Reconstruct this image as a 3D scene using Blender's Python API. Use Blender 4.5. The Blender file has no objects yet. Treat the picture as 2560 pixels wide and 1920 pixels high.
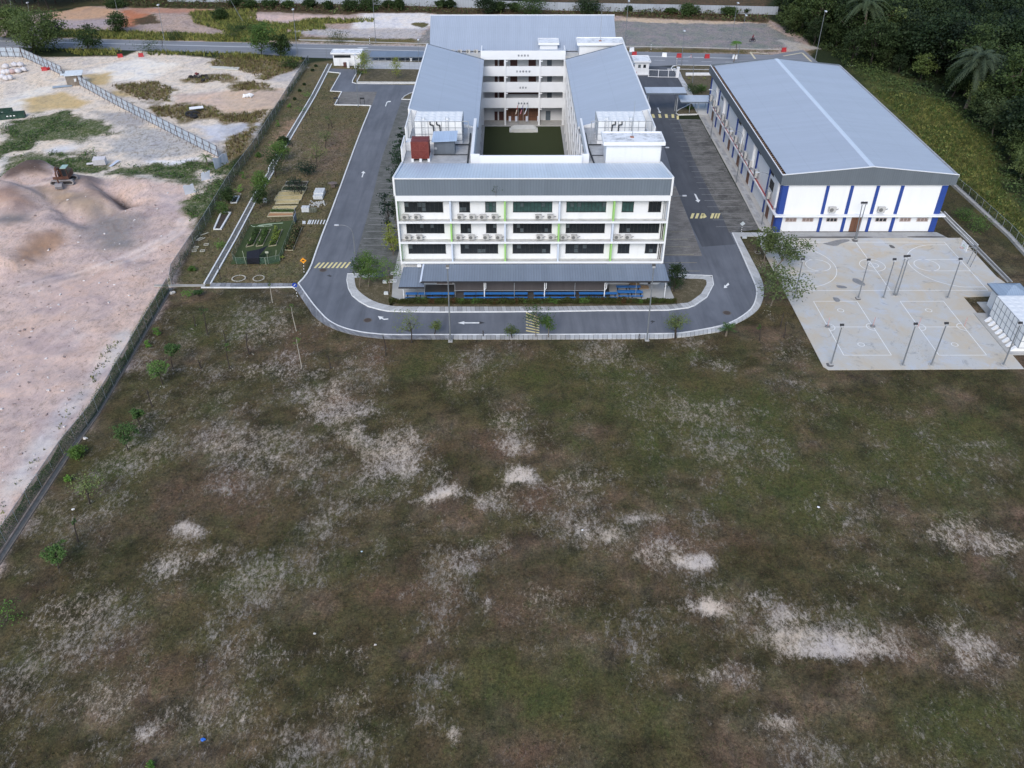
import bpy, bmesh, math, random
import numpy as np
from mathutils import Vector, Matrix
from mathutils.geometry import tessellate_polygon
S = bpy.context.scene
COL = S.collection
rnd = random.Random(7)

# ------------------------------------------------------------------ camera
CF, CP, CYW, CR, CH = 2118.34, 0.635383, -0.00251357, -0.000108, 61.4191
def cam_axes():
    cp, sp = math.cos(CP), math.sin(CP)
    fw = Vector((0, cp, -sp)); rt = Vector((1, 0, 0)); up = rt.cross(fw)
    Rz = Matrix.Rotation(CYW, 3, 'Z')
    fw, rt, up = Rz @ fw, Rz @ rt, Rz @ up
    c, s = math.cos(CR), math.sin(CR)
    return c*rt + s*up, -s*rt + c*up, fw
RT, UP, FW = cam_axes()
cd = bpy.data.cameras.new('camera'); cam = bpy.data.objects.new('camera', cd); COL.objects.link(cam)
cd.sensor_width = 36; cd.lens = CF/2560*36; cd.clip_start = 1; cd.clip_end = 5000
M3 = Matrix((RT, UP, -FW)).transposed()
cam.matrix_world = Matrix.Translation((0, 0, CH)) @ M3.to_4x4()
S.camera = cam

# ------------------------------------------------------------------ world, sun, exposure
SUN_EL, SUN_AZ = 40, 194          # degrees; azimuth measured clockwise from +Y
w = bpy.data.worlds.new("World"); S.world = w; w.use_nodes = True
nt = w.node_tree; bg = nt.nodes['Background']
sky = nt.nodes.new('ShaderNodeTexSky'); sky.sky_type = 'NISHITA'; sky.sun_disc = False
sky.sun_elevation = math.radians(SUN_EL); sky.sun_rotation = math.radians(SUN_AZ)
sky.air_density = 1.0; sky.dust_density = 1.2; sky.ozone_density = 1.0; sky.altitude = 0
nt.links.new(sky.outputs[0], bg.inputs[0]); bg.inputs[1].default_value = 0.15
sd = bpy.data.lights.new('sun', 'SUN'); sd.energy = 1.35; sd.angle = math.radians(30); sd.color = (1.0, 0.97, 0.93)
sun = bpy.data.objects.new('sun', sd); COL.objects.link(sun)
e, a = math.radians(SUN_EL), math.radians(SUN_AZ)
sdir = Vector((math.sin(a)*math.cos(e), math.cos(a)*math.cos(e), math.sin(e)))
sun.rotation_euler = sdir.to_track_quat('Z', 'Y').to_euler()
S.view_settings.view_transform = 'Standard'; S.view_settings.look = 'None'
S.view_settings.gamma = 1; S.view_settings.exposure = 0.55
S.view_settings.use_curve_mapping = False
S.cycles.max_bounces = 5; S.cycles.diffuse_bounces = 3; S.cycles.transparent_max_bounces = 12

# ------------------------------------------------------------------ surveying helpers: sight lines of the photograph met with real planes
V = dict(O=(0,0,.864063),A=(960,0,2.9105),B=(960,380,2.9105),C=(1560,60,2.5136),E=(1800,540,2.9105),F=(0,0,3.456),H=(560,0,4.0963),I=(460,330,4.0463),J=(1560,0,2.212),
 a=(1000,260,9.217),b=(1420,250,8.508),c=(1190,120,9.217),d=(1560,110,9.217),e=(1740,130,3.607),f=(2340,600,5.53),h=(820,100,8.296),i=(1020,640,6.144),
 j=(1360,640,6.144),k=(780,600,6.381),l=(0,380,3.95),m=(0,800,2.676),n=(460,540,6.9125),o=(540,440,6.381),q=(2100,0,2.37),r=(640,240,5.185),
 s=(0,0,6.9125),t=(100,400,16.59),u=(450,150,11.06),x=(1840,40,13.825),y=(1940,480,4.809),z=(1840,560,5.53),X=(640,0,4.809),Y=(460,700,4.0963))
def ray(v, x, y):
    q = V[v]; px, py = q[0]+x/q[2], q[1]+y/q[2]
    return (px-1280)*RT - (py-960)*UP + CF*FW
def g(v, x, y, z=0.0):
    d = ray(v, x, y); t = (z-CH)/d.z
    return (t*d.x, t*d.y)
def gy(v, x, y, Y):
    d = ray(v, x, y); t = Y/d.y
    return (t*d.x, CH+t*d.z)
def gx(v, x, y, X):
    d = ray(v, x, y); t = X/d.x
    return (t*d.y, CH+t*d.z)
def gl(v, pts, z=0.0): return [g(v, x, y, z) for x, y in pts]

# ------------------------------------------------------------------ materials
def new_mat(name):
    m = bpy.data.materials.new(name); m.use_nodes = True
    nt = m.node_tree; b = nt.nodes['Principled BSDF']
    return m, nt, b
def N(nt, typ, **kw):
    n = nt.nodes.new(typ)
    for k, v in kw.items():
        if k.startswith('_'): n.inputs[k[1:]].default_value = v
        elif k[0] == 'i' and k[1:].isdigit(): n.inputs[int(k[1:])].default_value = v
        else: setattr(n, k, v)
    return n
def noise(nt, vec, scale, detail=4, rough=.6, dist=0):
    n = N(nt, 'ShaderNodeTexNoise', _Scale=scale, _Detail=detail, _Roughness=rough, _Distortion=dist)
    nt.links.new(vec, n.inputs['Vector']); return n.outputs['Fac']
def ramp(nt, fac, stops):
    r = N(nt, 'ShaderNodeValToRGB'); cr = r.color_ramp
    while len(cr.elements) < len(stops): cr.elements.new(.5)
    for e_, (p, c) in zip(cr.elements, stops):
        e_.position = p; e_.color = (c, c, c, 1) if isinstance(c, (int, float)) else (*c, 1)
    nt.links.new(fac, r.inputs[0]); return r.outputs[0]
def mix(nt, fac, a_, b_, mode='MIX'):
    m = N(nt, 'ShaderNodeMix', data_type='RGBA', blend_type=mode)
    for s, v in ((0, fac), (6, a_), (7, b_)):
        if isinstance(v, (int, float)): m.inputs[s].default_value = v
        elif isinstance(v, tuple): m.inputs[s].default_value = (*v, 1) if len(v) == 3 else v
        else: nt.links.new(v, m.inputs[s])
    return m.outputs[2]
def math_(nt, op, a_, b_=None, clamp=False):
    m = N(nt, 'ShaderNodeMath', operation=op, use_clamp=clamp)
    for s, v in ((0, a_), (1, b_)):
        if v is None: continue
        if isinstance(v, (int, float)): m.inputs[s].default_value = v
        else: nt.links.new(v, m.inputs[s])
    return m.outputs[0]
def coords(nt, world=False, scale=None, rot=None):
    if world: o_ = N(nt, 'ShaderNodeNewGeometry').outputs['Position']
    else: o_ = N(nt, 'ShaderNodeTexCoord').outputs['Object']
    if scale or rot:
        mp = N(nt, 'ShaderNodeMapping')
        if scale: mp.inputs['Scale'].default_value = scale
        if rot: mp.inputs['Rotation'].default_value = rot
        nt.links.new(o_, mp.inputs[0]); o_ = mp.outputs[0]
    return o_
def bump(nt, b, h, strength=.3, dist=.05):
    n = N(nt, 'ShaderNodeBump', _Strength=strength, _Distance=dist)
    nt.links.new(h, n.inputs['Height']); nt.links.new(n.outputs[0], b.inputs['Normal'])
MATS = {}
def mat(name, col, rough=.7, var=.18, scale=1.2, dirt=0.0, dcol=(.12,.10,.08), metal=0.0, spec=.4, world=True, fine=14, streak=False):
    if name in MATS: return MATS[name]
    m, nt, b = new_mat(name)
    c = coords(nt, world, (1, 1, .18) if streak else None)
    n1 = noise(nt, c, scale, 5, .65); n2 = noise(nt, c, fine, 3, .6)
    f = math_(nt, 'ADD', math_(nt, 'MULTIPLY', n1, .7), math_(nt, 'MULTIPLY', n2, .3))
    lo = tuple(x*(1-var) for x in col); hi = tuple(min(1, x*(1+var)) for x in col)
    cc = mix(nt, ramp(nt, f, [(.32, 0.), (.68, 1.)]), lo, hi)
    if dirt:
        d = ramp(nt, noise(nt, c, scale*.6+.2, 6, .72), [(.5, 0.), (.72, 1.)])
        cc = mix(nt, math_(nt, 'MULTIPLY', d, dirt), cc, dcol)
    nt.links.new(cc, b.inputs['Base Color'])
    b.inputs['Roughness'].default_value = rough; b.inputs['Metallic'].default_value = metal
    b.inputs['Specular IOR Level'].default_value = spec
    MATS[name] = m; return m
def roof_mat(name, col, axis='x', pitch=.3, rough=.45, depth=.03, var=.06, spec=.4):
    """ribbed metal sheet; ribs repeat along the given axis"""
    if name in MATS: return MATS[name]
    m, nt, b = new_mat(name)
    pos = N(nt, 'ShaderNodeNewGeometry').outputs['Position']
    sp = N(nt, 'ShaderNodeSeparateXYZ'); nt.links.new(pos, sp.inputs[0])
    ax = sp.outputs[{'x': 0, 'y': 1, 'z': 2}[axis]]
    fr = math_(nt, 'FRACT', math_(nt, 'MULTIPLY', ax, 1/pitch))
    rib = ramp(nt, fr, [(.0, 0.), (.10, 1.), (.26, 1.), (.36, 0.)])
    sheet = math_(nt, 'FLOOR', math_(nt, 'MULTIPLY', ax, 1/(pitch*3.01)))
    wn = N(nt, 'ShaderNodeTexWhiteNoise', noise_dimensions='1D'); nt.links.new(sheet, wn.inputs['W'])
    n1 = noise(nt, pos, .35, 5, .7)
    f = math_(nt, 'ADD', math_(nt, 'MULTIPLY', wn.outputs['Value'], .35), math_(nt, 'MULTIPLY', n1, .65))
    cc = mix(nt, ramp(nt, f, [(.25, 0.), (.75, 1.)]), tuple(x*(1-var) for x in col), tuple(x*(1+var) for x in col))
    cc = mix(nt, math_(nt, 'MULTIPLY', rib, .22), cc, tuple(x*.5 for x in col))
    st = ramp(nt, noise(nt, pos, 1.3, 6, .8), [(.62, 0.), (.8, 1.)])
    cc = mix(nt, math_(nt, 'MULTIPLY', st, .12), cc, (.2, .19, .18))
    sc_ = {'x': (2.2, .10, .3), 'y': (.12, 2.2, .3), 'z': (1, 1, 1)}[axis]
    sk = ramp(nt, noise(nt, coords(nt, True, sc_), 1.0, 6, .75), [(.44, 0.), (.7, 1.)])
    cc = mix(nt, math_(nt, 'MULTIPLY', sk, .20), cc, tuple(x*.62 for x in col))
    other = sp.outputs[{'x': 1, 'y': 0, 'z': 0}[axis]]
    lap = ramp(nt, math_(nt, 'FRACT', math_(nt, 'MULTIPLY', other, .171)), [(.0, 1.), (.012, 1.), (.02, 0.)])
    cc = mix(nt, math_(nt, 'MULTIPLY', lap, .14), cc, tuple(x*.4 for x in col))
    nt.links.new(cc, b.inputs['Base Color'])
    b.inputs['Roughness'].default_value = rough; b.inputs['Specular IOR Level'].default_value = spec
    bump(nt, b, rib, .5, depth)
    MATS[name] = m; return m
def leaf_mat(name, col, var=.5, trans=.25):
    if name in MATS: return MATS[name]
    m, nt, b = new_mat(name)
    c = coords(nt, True)
    oi = N(nt, 'ShaderNodeObjectInfo')
    n1 = noise(nt, c, .9, 3, .6); n2 = noise(nt, c, 7, 2, .5)
    f = math_(nt, 'ADD', math_(nt, 'MULTIPLY', n1, .45), math_(nt, 'MULTIPLY', n2, .35))
    f = math_(nt, 'ADD', f, math_(nt, 'MULTIPLY', math_(nt, 'SUBTRACT', oi.outputs['Random'], .5), .34)); f = math_(nt, 'ADD', f, .10)
    lo = (col[0]*(1-var), col[1]*(1-var*.9), col[2]*(1-var*.7)); hi = (col[0]*(1+var*1.2), col[1]*(1+var), col[2]*(1+var*.5))
    cc = mix(nt, ramp(nt, f, [(.3, 0.), (.7, 1.)]), lo, hi)
    nt.links.new(cc, b.inputs['Base Color']); b.inputs['Roughness'].default_value = .65
    b.inputs['Specular IOR Level'].default_value = .25
    tr = N(nt, 'ShaderNodeBsdfTranslucent'); nt.links.new(cc, tr.inputs[0])
    ms = N(nt, 'ShaderNodeMixShader'); ms.inputs[0].default_value = trans
    nt.links.new(b.outputs[0], ms.inputs[1]); nt.links.new(tr.outputs[0], ms.inputs[2])
    nt.links.new(ms.outputs[0], nt.nodes['Material Output'].inputs[0])
    MATS[name] = m; return m
def mesh_mat(name, col, pitch=.06, cover=.45, axis='yz'):
    """woven net: a regular see-through weave"""
    if name in MATS: return MATS[name]
    m, nt, b = new_mat(name)
    pos = N(nt, 'ShaderNodeNewGeometry').outputs['Position']
    n1 = noise(nt, pos, 1.1, 4, .7)
    cc = mix(nt, ramp(nt, n1, [(.3, 0.), (.7, 1.)]), tuple(x*.7 for x in col), tuple(x*1.3 for x in col))
    nt.links.new(cc, b.inputs['Base Color']); b.inputs['Roughness'].default_value = .8
    n2 = noise(nt, pos, 14, 2, .5)
    al = ramp(nt, math_(nt, 'ADD', math_(nt, 'MULTIPLY', n2, .5), math_(nt, 'MULTIPLY', n1, .5)), [(.5-.28, max(0, cover-.2)), (.5+.28, min(1, cover+.25))])
    nt.links.new(al, b.inputs['Alpha'])
    MATS[name] = m; return m

# ------------------------------------------------------------------ mesh helpers
class MB:
    def __init__(s): s.v = []; s.f = []; s.mi = []; s.tint = []
    def add(s, vs, fs, mi=0, t=None):
        o = len(s.v); s.v += [tuple(p) for p in vs]
        for f_ in fs: s.f.append(tuple(i+o for i in f_)); s.mi.append(mi); s.tint.append(t)
        return s
    def box(s, x0, x1, y0, y1, z0, z1, mi=0, t=None):
        return s.add([(x0,y0,z0),(x1,y0,z0),(x1,y1,z0),(x0,y1,z0),(x0,y0,z1),(x1,y0,z1),(x1,y1,z1),(x0,y1,z1)],
              [(0,3,2,1),(4,5,6,7),(0,1,5,4),(1,2,6,5),(2,3,7,6),(3,0,4,7)], mi, t)
    def obox(s, c, size, rz=0, rx=0, ry=0, mi=0, t=None):
        R = Matrix.Rotation(rz,3,'Z') @ Matrix.Rotation(ry,3,'Y') @ Matrix.Rotation(rx,3,'X')
        h = [d/2 for d in size]; c = Vector(c)
        vs = [c + R @ Vector((sx*h[0], sy*h[1], sz*h[2])) for sx,sy,sz in ((-1,-1,-1),(1,-1,-1),(1,1,-1),(-1,1,-1),(-1,-1,1),(1,-1,1),(1,1,1),(-1,1,1))]
        return s.add(vs, [(0,3,2,1),(4,5,6,7),(0,1,5,4),(1,2,6,5),(2,3,7,6),(3,0,4,7)], mi, t)
    def hexa(s, b4, t4, mi=0):
        return s.add(list(b4)+list(t4), [(0,3,2,1),(4,5,6,7),(0,1,5,4),(1,2,6,5),(2,3,7,6),(3,0,4,7)], mi)
    def tube(s, p, q, r0, r1=None, n=6, mi=0, caps=True):
        r1 = r0 if r1 is None else r1
        p, q = Vector(p), Vector(q); d = (q-p)
        if d.length < 1e-6: return s
        a_ = d.normalized(); u = a_.orthogonal().normalized(); w_ = a_.cross(u)
        vs = []
        for c, r in ((p, r0), (q, r1)):
            for k in range(n):
                an = 2*math.pi*k/n; vs.append(c + (u*math.cos(an) + w_*math.sin(an))*r)
        fs = [(k, (k+1) % n, n+(k+1) % n, n+k) for k in range(n)]
        if caps: fs += [tuple(range(n-1, -1, -1)), tuple(range(n, 2*n))]
        return s.add(vs, fs, mi)
    def path(s, pts, r, n=6, mi=0):
        for i_ in range(len(pts)-1):
            ra = r[i_] if isinstance(r, (list, tuple)) else r; rb = r[i_+1] if isinstance(r, (list, tuple)) else r
            s.tube(pts[i_], pts[i_+1], ra, rb, n, mi)
        return s
    def poly(s, pts, z0, z1=None, mi=0):
        """flat sheet at z0 (or a prism z0..z1)"""
        n = len(pts); P3 = [Vector((p[0], p[1], 0)) for p in pts]
        area = sum(pts[i_][0]*pts[(i_+1) % n][1]-pts[(i_+1) % n][0]*pts[i_][1] for i_ in range(n))
        if area < 0: pts = pts[::-1]; P3 = P3[::-1]
        tris = tessellate_polygon([P3])
        def up_(t_):
            a_, b_, c_ = (P3[k] for k in t_)
            return t_ if (b_-a_).cross(c_-a_).z > 0 else (t_[0], t_[2], t_[1])
        tris = [up_(t_) for t_ in tris]
        top = z0 if z1 is None else z1
        s.add([(p[0], p[1], top) for p in pts], tris, mi)
        if z1 is not None:
            s.add([(p[0], p[1], z0) for p in pts]+[(p[0], p[1], z1) for p in pts], [(k, (k+1) % n, n+(k+1) % n, n+k) for k in range(n)], mi)
        return s
    def quad(s, a_, b_, c_, d_, mi=0): return s.add([a_, b_, c_, d_], [(0,1,2,3)], mi)
    def blob(s, c, r, seed=0, sub=2, jit=.25, sq=(1,1,1), mi=0):
        bm = bmesh.new(); bmesh.ops.create_icosphere(bm, subdivisions=sub, radius=1)
        R_ = random.Random(seed)
        ph = [R_.uniform(0, 6.3) for _ in range(6)]
        vs = []
        for v_ in bm.verts:
            p = v_.co; k = 1 + jit*(math.sin(p.x*3+ph[0])*math.sin(p.y*3.3+ph[1])+math.sin(p.z*4+ph[2]+p.x*2)*.6 + R_.uniform(-.35, .35))
            vs.append((c[0]+p.x*r*k*sq[0], c[1]+p.y*r*k*sq[1], c[2]+p.z*r*k*sq[2]))
        fs = [tuple(v_.index for v_ in f_.verts) for f_ in bm.faces]; bm.free()
        return s.add(vs, fs, mi)
    def build(s, name, mats, parent=None, smooth=False, loc=None):
        me = bpy.data.meshes.new(name); me.from_pydata(s.v, [], s.f)
        if not isinstance(mats, (list, tuple)): mats = [mats]
        for m_ in mats: me.materials.append(m_)
        if len(mats) > 1: me.polygons.foreach_set('material_index', s.mi)
        if any(t is not None for t in s.tint):
            at = me.attributes.new('tint', 'FLOAT', 'FACE'); at.data.foreach_set('value', [0.5 if t is None else t for t in s.tint])
        if smooth: me.polygons.foreach_set('use_smooth', [True]*len(me.polygons))
        o = bpy.data.objects.new(name, me); COL.objects.link(o)
        if parent is not None: o.parent = parent
        if loc: o.location = loc
        return o
def tag(o, label=None, cat=None, group=None, kind=None):
    if label: o['label'] = label
    if cat: o['category'] = cat
    if group: o['group'] = group
    if kind: o['kind'] = kind
    return o
def thing(name, label, cat, loc=(0,0,0), rz=0, group=None):
    o = bpy.data.objects.new(name, None); COL.objects.link(o)
    o.location = loc; o.rotation_euler = (0, 0, rz); o.empty_display_size = .3
    return tag(o, label, cat, group)
def struct(o): return tag(o, kind='structure')
def dup(root, loc, rz=0.0, label=None, group=None, sc=None):
    r = root.copy(); COL.objects.link(r); r.location = loc; r.rotation_euler = (0, 0, rz)
    if sc: r.scale = (sc, sc, sc) if isinstance(sc, (int, float)) else sc
    if label: r['label'] = label
    if group: r['group'] = group
    for ch in root.children:
        c = ch.copy(); COL.objects.link(c); c.parent = r
        for g_ in ch.children:
            d = g_.copy(); COL.objects.link(d); d.parent = c
    return r
ORD = ['first','second','third','fourth','fifth','sixth','seventh','eighth','ninth','tenth','eleventh','twelfth','thirteenth','fourteenth','fifteenth','sixteenth','seventeenth','eighteenth','nineteenth','twentieth']
def resample(pts, step):
    out = [Vector(pts[0])]; acc = 0; L = [0]
    P_ = [Vector(p) for p in pts]
    for i_ in range(1, len(P_)): L.append(L[-1]+(P_[i_]-P_[i_-1]).length)
    n = max(1, round(L[-1]/step)); res = []
    k = 0
    for j_ in range(n+1):
        t = L[-1]*j_/n
        while k < len(L)-2 and L[k+1] < t: k += 1
        f_ = (t-L[k])/max(1e-9, L[k+1]-L[k]); res.append(P_[k].lerp(P_[k+1], f_))
    return res
def smooth_line(pts, it=2):
    P_ = [Vector(p) for p in pts]
    for _ in range(it):
        q = [P_[0]]
        for i_ in range(len(P_)-1):
            q += [P_[i_].lerp(P_[i_+1], .25), P_[i_].lerp(P_[i_+1], .75)]
        q.append(P_[-1]); P_ = q
    return P_
def normals2(P_):
    out = []
    for i_ in range(len(P_)):
        d = P_[min(i_+1, len(P_)-1)]-P_[max(i_-1, 0)]; d = Vector((d[0], d[1])).normalized()
        out.append(Vector((-d.y, d.x)))
    return out
def ribbon(mb, pts, off0, off1, z0, z1, mi=0):
    """band between two side offsets of a polyline, z0 bottom z1 top"""
    P_ = [Vector((p[0], p[1])) for p in pts]; nn = normals2(P_)
    for i_ in range(len(P_)-1):
        a0, a1 = P_[i_]+nn[i_]*off0, P_[i_]+nn[i_]*off1
        b0, b1 = P_[i_+1]+nn[i_+1]*off0, P_[i_+1]+nn[i_+1]*off1
        q = [(a0.x,a0.y),(b0.x,b0.y),(b1.x,b1.y),(a1.x,a1.y)]
        if (off1-off0) < 0: q = q[::-1]
        vs = [(x_, y_, z0) for x_, y_ in q]+[(x_, y_, z1) for x_, y_ in q]
        mb.add(vs, [(4,5,6,7),(0,1,5,4),(1,2,6,5),(2,3,7,6),(3,0,4,7)], mi)
    return mb
def slabs(mb, left, right, step, z0, z1, gap=.02, rows=1):
    """paving slabs between two polylines"""
    n = max(2, int(round(sum((Vector(left[i_+1])-Vector(left[i_])).length for i_ in range(len(left)-1))/step)))
    def rs(pl):
        P_ = resample(pl, 1e9) if False else None
        Ls = [0]; Q = [Vector((p[0], p[1])) for p in pl]
        for i_ in range(1, len(Q)): Ls.append(Ls[-1]+(Q[i_]-Q[i_-1]).length)
        r_ = []; k = 0
        for j_ in range(n+1):
            t = Ls[-1]*j_/n
            while k < len(Ls)-2 and Ls[k+1] < t: k += 1
            r_.append(Q[k].lerp(Q[k+1], (t-Ls[k])/max(1e-9, Ls[k+1]-Ls[k])))
        return r_
    A_, B_ = rs(left), rs(right)
    for i_ in range(n):
        f0 = gap/step
        a0, a1 = A_[i_].lerp(A_[i_+1], f0), A_[i_].lerp(A_[i_+1], 1-f0)
        b0, b1 = B_[i_].lerp(B_[i_+1], f0), B_[i_].lerp(B_[i_+1], 1-f0)
        for r_ in range(rows):
            u0, u1 = r_/rows+.01, (r_+1)/rows-.01
            q = [a0.lerp(b0, u0), a1.lerp(b1, u0), a1.lerp(b1, u1), a0.lerp(b0, u1)]
            ar = (q[1]-q[0]).cross(q[2]-q[0]) if hasattr(Vector((0,0)), 'cross') else 1
            if ar < 0: q = q[::-1]
            dz = rnd.uniform(-.012, .012)
            vs = [(p.x, p.y, z0) for p in q]+[(p.x, p.y, z1+dz) for p in q]
            mb.add(vs, [(4,5,6,7),(0,1,5,4),(1,2,6,5),(2,3,7,6),(3,0,4,7)], 0, rnd.random())
    return mb
def slab_mat(name, cols, dirt=.4, dk=(.11,.11,.12)):
    m, nt, b = new_mat(name)
    at = N(nt, 'ShaderNodeAttribute', attribute_name='tint')
    c = coords(nt, True)
    base = ramp(nt, at.outputs['Fac'], [(i_/(len(cols)-1), c_) for i_, c_ in enumerate(cols)])
    n2 = noise(nt, c, 6, 5, .7)
    base = mix(nt, math_(nt, 'MULTIPLY', ramp(nt, n2, [(.35, 0.), (.7, 1.)]), .35), base, dk)
    st = ramp(nt, noise(nt, c, .5, 6, .75), [(.48, 0.), (.66, 1.)])
    base = mix(nt, math_(nt, 'MULTIPLY', st, dirt), base, dk)
    nt.links.new(base, b.inputs['Base Color']); b.inputs['Roughness'].default_value = .85
    bump(nt, b, n2, .3, .02)
    return m
# ------------------------------------------------------------------ terrain
nrs = np.random.RandomState(3)
_vn = {}
def vnoise(X, Y, seed):
    if seed not in _vn: _vn[seed] = np.random.RandomState(seed).rand(256, 256)
    r = _vn[seed]
    xi, yi = np.floor(X).astype(int), np.floor(Y).astype(int)
    fx, fy = X-xi, Y-yi; fx = fx*fx*(3-2*fx); fy = fy*fy*(3-2*fy)
    a_ = r[xi & 255, yi & 255]; b_ = r[(xi+1) & 255, yi & 255]; c_ = r[xi & 255, (yi+1) & 255]; d_ = r[(xi+1) & 255, (yi+1) & 255]
    return (a_*(1-fx)+b_*fx)*(1-fy)+(c_*(1-fx)+d_*fx)*fy
def fbm(X, Y, sc, oc=4, seed=1, rough=.55):
    t = 0; am = 1; s_ = 0
    for k in range(oc):
        t = t + am*vnoise(X/sc*2**k+k*17.3, Y/sc*2**k+k*9.1, seed+k); s_ += am; am *= rough
    return t/s_
xs = np.unique(np.round(np.concatenate([np.linspace(-3000,-420,6), np.arange(-400,-205,10), np.arange(-205,-108,1.5), np.arange(-108,110,.55), np.arange(110,206,1.5), np.arange(210,401,10), np.linspace(420,3000,6)]),3))
ys = np.unique(np.round(np.concatenate([np.linspace(-3000,-60,6), np.arange(-50,27,4), np.arange(30,216,.55), np.arange(216,340,1.1), np.arange(345,500,10), np.linspace(560,5000,6)]),3))
TX, TY = np.meshgrid(xs, ys, indexing='ij')
shp = TX.shape
cover = np.zeros(shp+(3,)); bare = np.zeros(shp+(3,)); wt = np.zeros(shp); TZ = np.zeros(shp)
WN = fbm(TX, TY, 3.0, 4, 11)-.5; WN2 = fbm(TX, TY, 9.0, 4, 31)-.5
def inside(poly):
    """signed distance to polygon (positive inside), only near the polygon"""
    px = np.array([p[0] for p in poly]); py = np.array([p[1] for p in poly])
    i0, i1 = np.searchsorted(xs, px.min()-12), np.searchsorted(xs, px.max()+12)
    j0, j1 = np.searchsorted(ys, py.min()-12), np.searchsorted(ys, py.max()+12)
    X_, Y_ = TX[i0:i1, j0:j1], TY[i0:i1, j0:j1]
    ins = np.zeros(X_.shape, bool); dd = np.full(X_.shape, 1e9)
    n = len(poly)
    for k in range(n):
        ax, ay = px[k], py[k]; bx, by = px[(k+1) % n], py[(k+1) % n]
        cond = ((ay > Y_) != (by > Y_))
        with np.errstate(divide='ignore', invalid='ignore'):
            xc = (bx-ax)*(Y_-ay)/(by-ay if by != ay else 1e-9)+ax
        ins ^= cond & (X_ < xc)
        ex, ey = bx-ax, by-ay; L2 = ex*ex+ey*ey+1e-12
        t = np.clip(((X_-ax)*ex+(Y_-ay)*ey)/L2, 0, 1)
        dd = np.minimum(dd, np.hypot(X_-ax-t*ex, Y_-ay-t*ey))
    return (slice(i0, i1), slice(j0, j1)), np.where(ins, dd, -dd)
def paint(poly, cov=None, bar=None, wv=None, soft=1.5, warp=3.0):
    sl, d = inside(poly)
    m = np.clip((d+WN[sl]*warp)/max(.05, soft)*.5+.5, 0, 1); m = m*m*(3-2*m)
    if cov is not None: cover[sl] = cover[sl]*(1-m[..., None])+np.array(cov)*m[..., None]
    if bar is not None: bare[sl] = bare[sl]*(1-m[..., None])+np.array(bar)*m[..., None]
    if wv is not None: wt[sl] = wt[sl]*(1-m)+wv*m
def lift(poly, h, soft=3.0):
    sl, d = inside(poly); m = np.clip((d+WN[sl]*2)/soft*.5+.5, 0, 1); m = m*m*(3-2*m); TZ[sl] += h*m
# palette (real surface colours)
OLIVE=(.074,.067,.035); BROWN=(.082,.062,.042); GREEN=(.058,.064,.026); LBARE=(.36,.30,.24)
SAND=(.76,.66,.56); PINK=(.62,.475,.42); YEL=(.60,.45,.24); ORA=(.50,.20,.11); GRY=(.27,.275,.285); WEED=(.045,.075,.018); DRY=(.16,.135,.055); FOR=(.018,.028,.012); SCRUB=(.07,.055,.035)
cover[:] = FOR; bare[:] = (.10,.09,.05); wt[:] = .12
fld = gl('O', [(0,1215),(372,618),(640,618),(700,700),(850,725),(1450,725),(1600,690),(1640,600),(1600,500),(1900,490),(2050,470),(2212,560),(2400,700)]) + [(95,34),(95,20),(-75,20),(-75,34)]
paint(fld, OLIVE, (.34,.30,.255), .27, 1.0, 1.0)
sl, d = inside(fld); wt[sl] = np.where(d > 0, np.clip(.30+(fbm(TX[sl], TY[sl], 6, 5, 201, .65)-.5)*.95-(TX[sl]+10)*.0012, .06, .50), wt[sl])
lawnL = gl('O', [(370,622),(645,622),(800,240),(900,215),(930,120),(715,130),(668,135),(500,375),(430,500)])
paint(lawnL, (.100,.092,.052), (.34,.27,.20), .34, 1.0, 1.0)
paint(gl('H', [(620,1230),(800,1200),(700,1500),(560,1600),(480,1640),(400,1600),(520,1400)]), None, (.42,.27,.19), .62, 2)
paint(gl('r', [(380,640),(560,560),(640,700),(560,960),(330,960),(240,900)]), None, (.36,.29,.22), .52, 3)
paint(gl('r', [(800,420),(1250,430),(1150,900),(760,1100),(600,1000)]), (.115,.092,.066), None, .42, 3)
paint(gl('O', [(640,620),(1000,640),(860,170),(800,230)]), None, None, .3, 2)
# verges around the gate side and right of the hall
paint(gl('O', [(1590,480),(1900,470),(2060,395),(2212,540),(2300,640),(2212,720),(2100,600),(1700,520)]), (.05,.048,.026), LBARE, .22, 1, 1)
paint(gl('O', [(1450,230),(1540,100),(1760,110),(1720,150),(1600,230)]), (.075,.065,.035), (.3,.24,.17), .3, 1, 1)
sl, d = inside(fld); F1 = fbm(TX[sl], TY[sl]*1.3, 6.5, 5, 301, .62); F2 = fbm(TX[sl]+40, TY[sl], 11, 4, 401); F3 = fbm(TX[sl]+9, TY[sl]*1.4, 2.2, 4, 501, .7)
k1 = np.clip((F1-.44)/.2, 0, 1)[..., None]; k2 = np.clip((F2-.5)/.16, 0, 1)[..., None]; k3 = (.44+.58*np.clip((F3-.28)/.44, 0, 1))[..., None]; on = (d > 0)[..., None]
cover[sl] = np.where(on, ((cover[sl]*(1-k1)+np.array((.120,.096,.068))*k1)*(1-.55*k2)+np.array((.070,.070,.036))*.55*k2)*k3, cover[sl])
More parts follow.
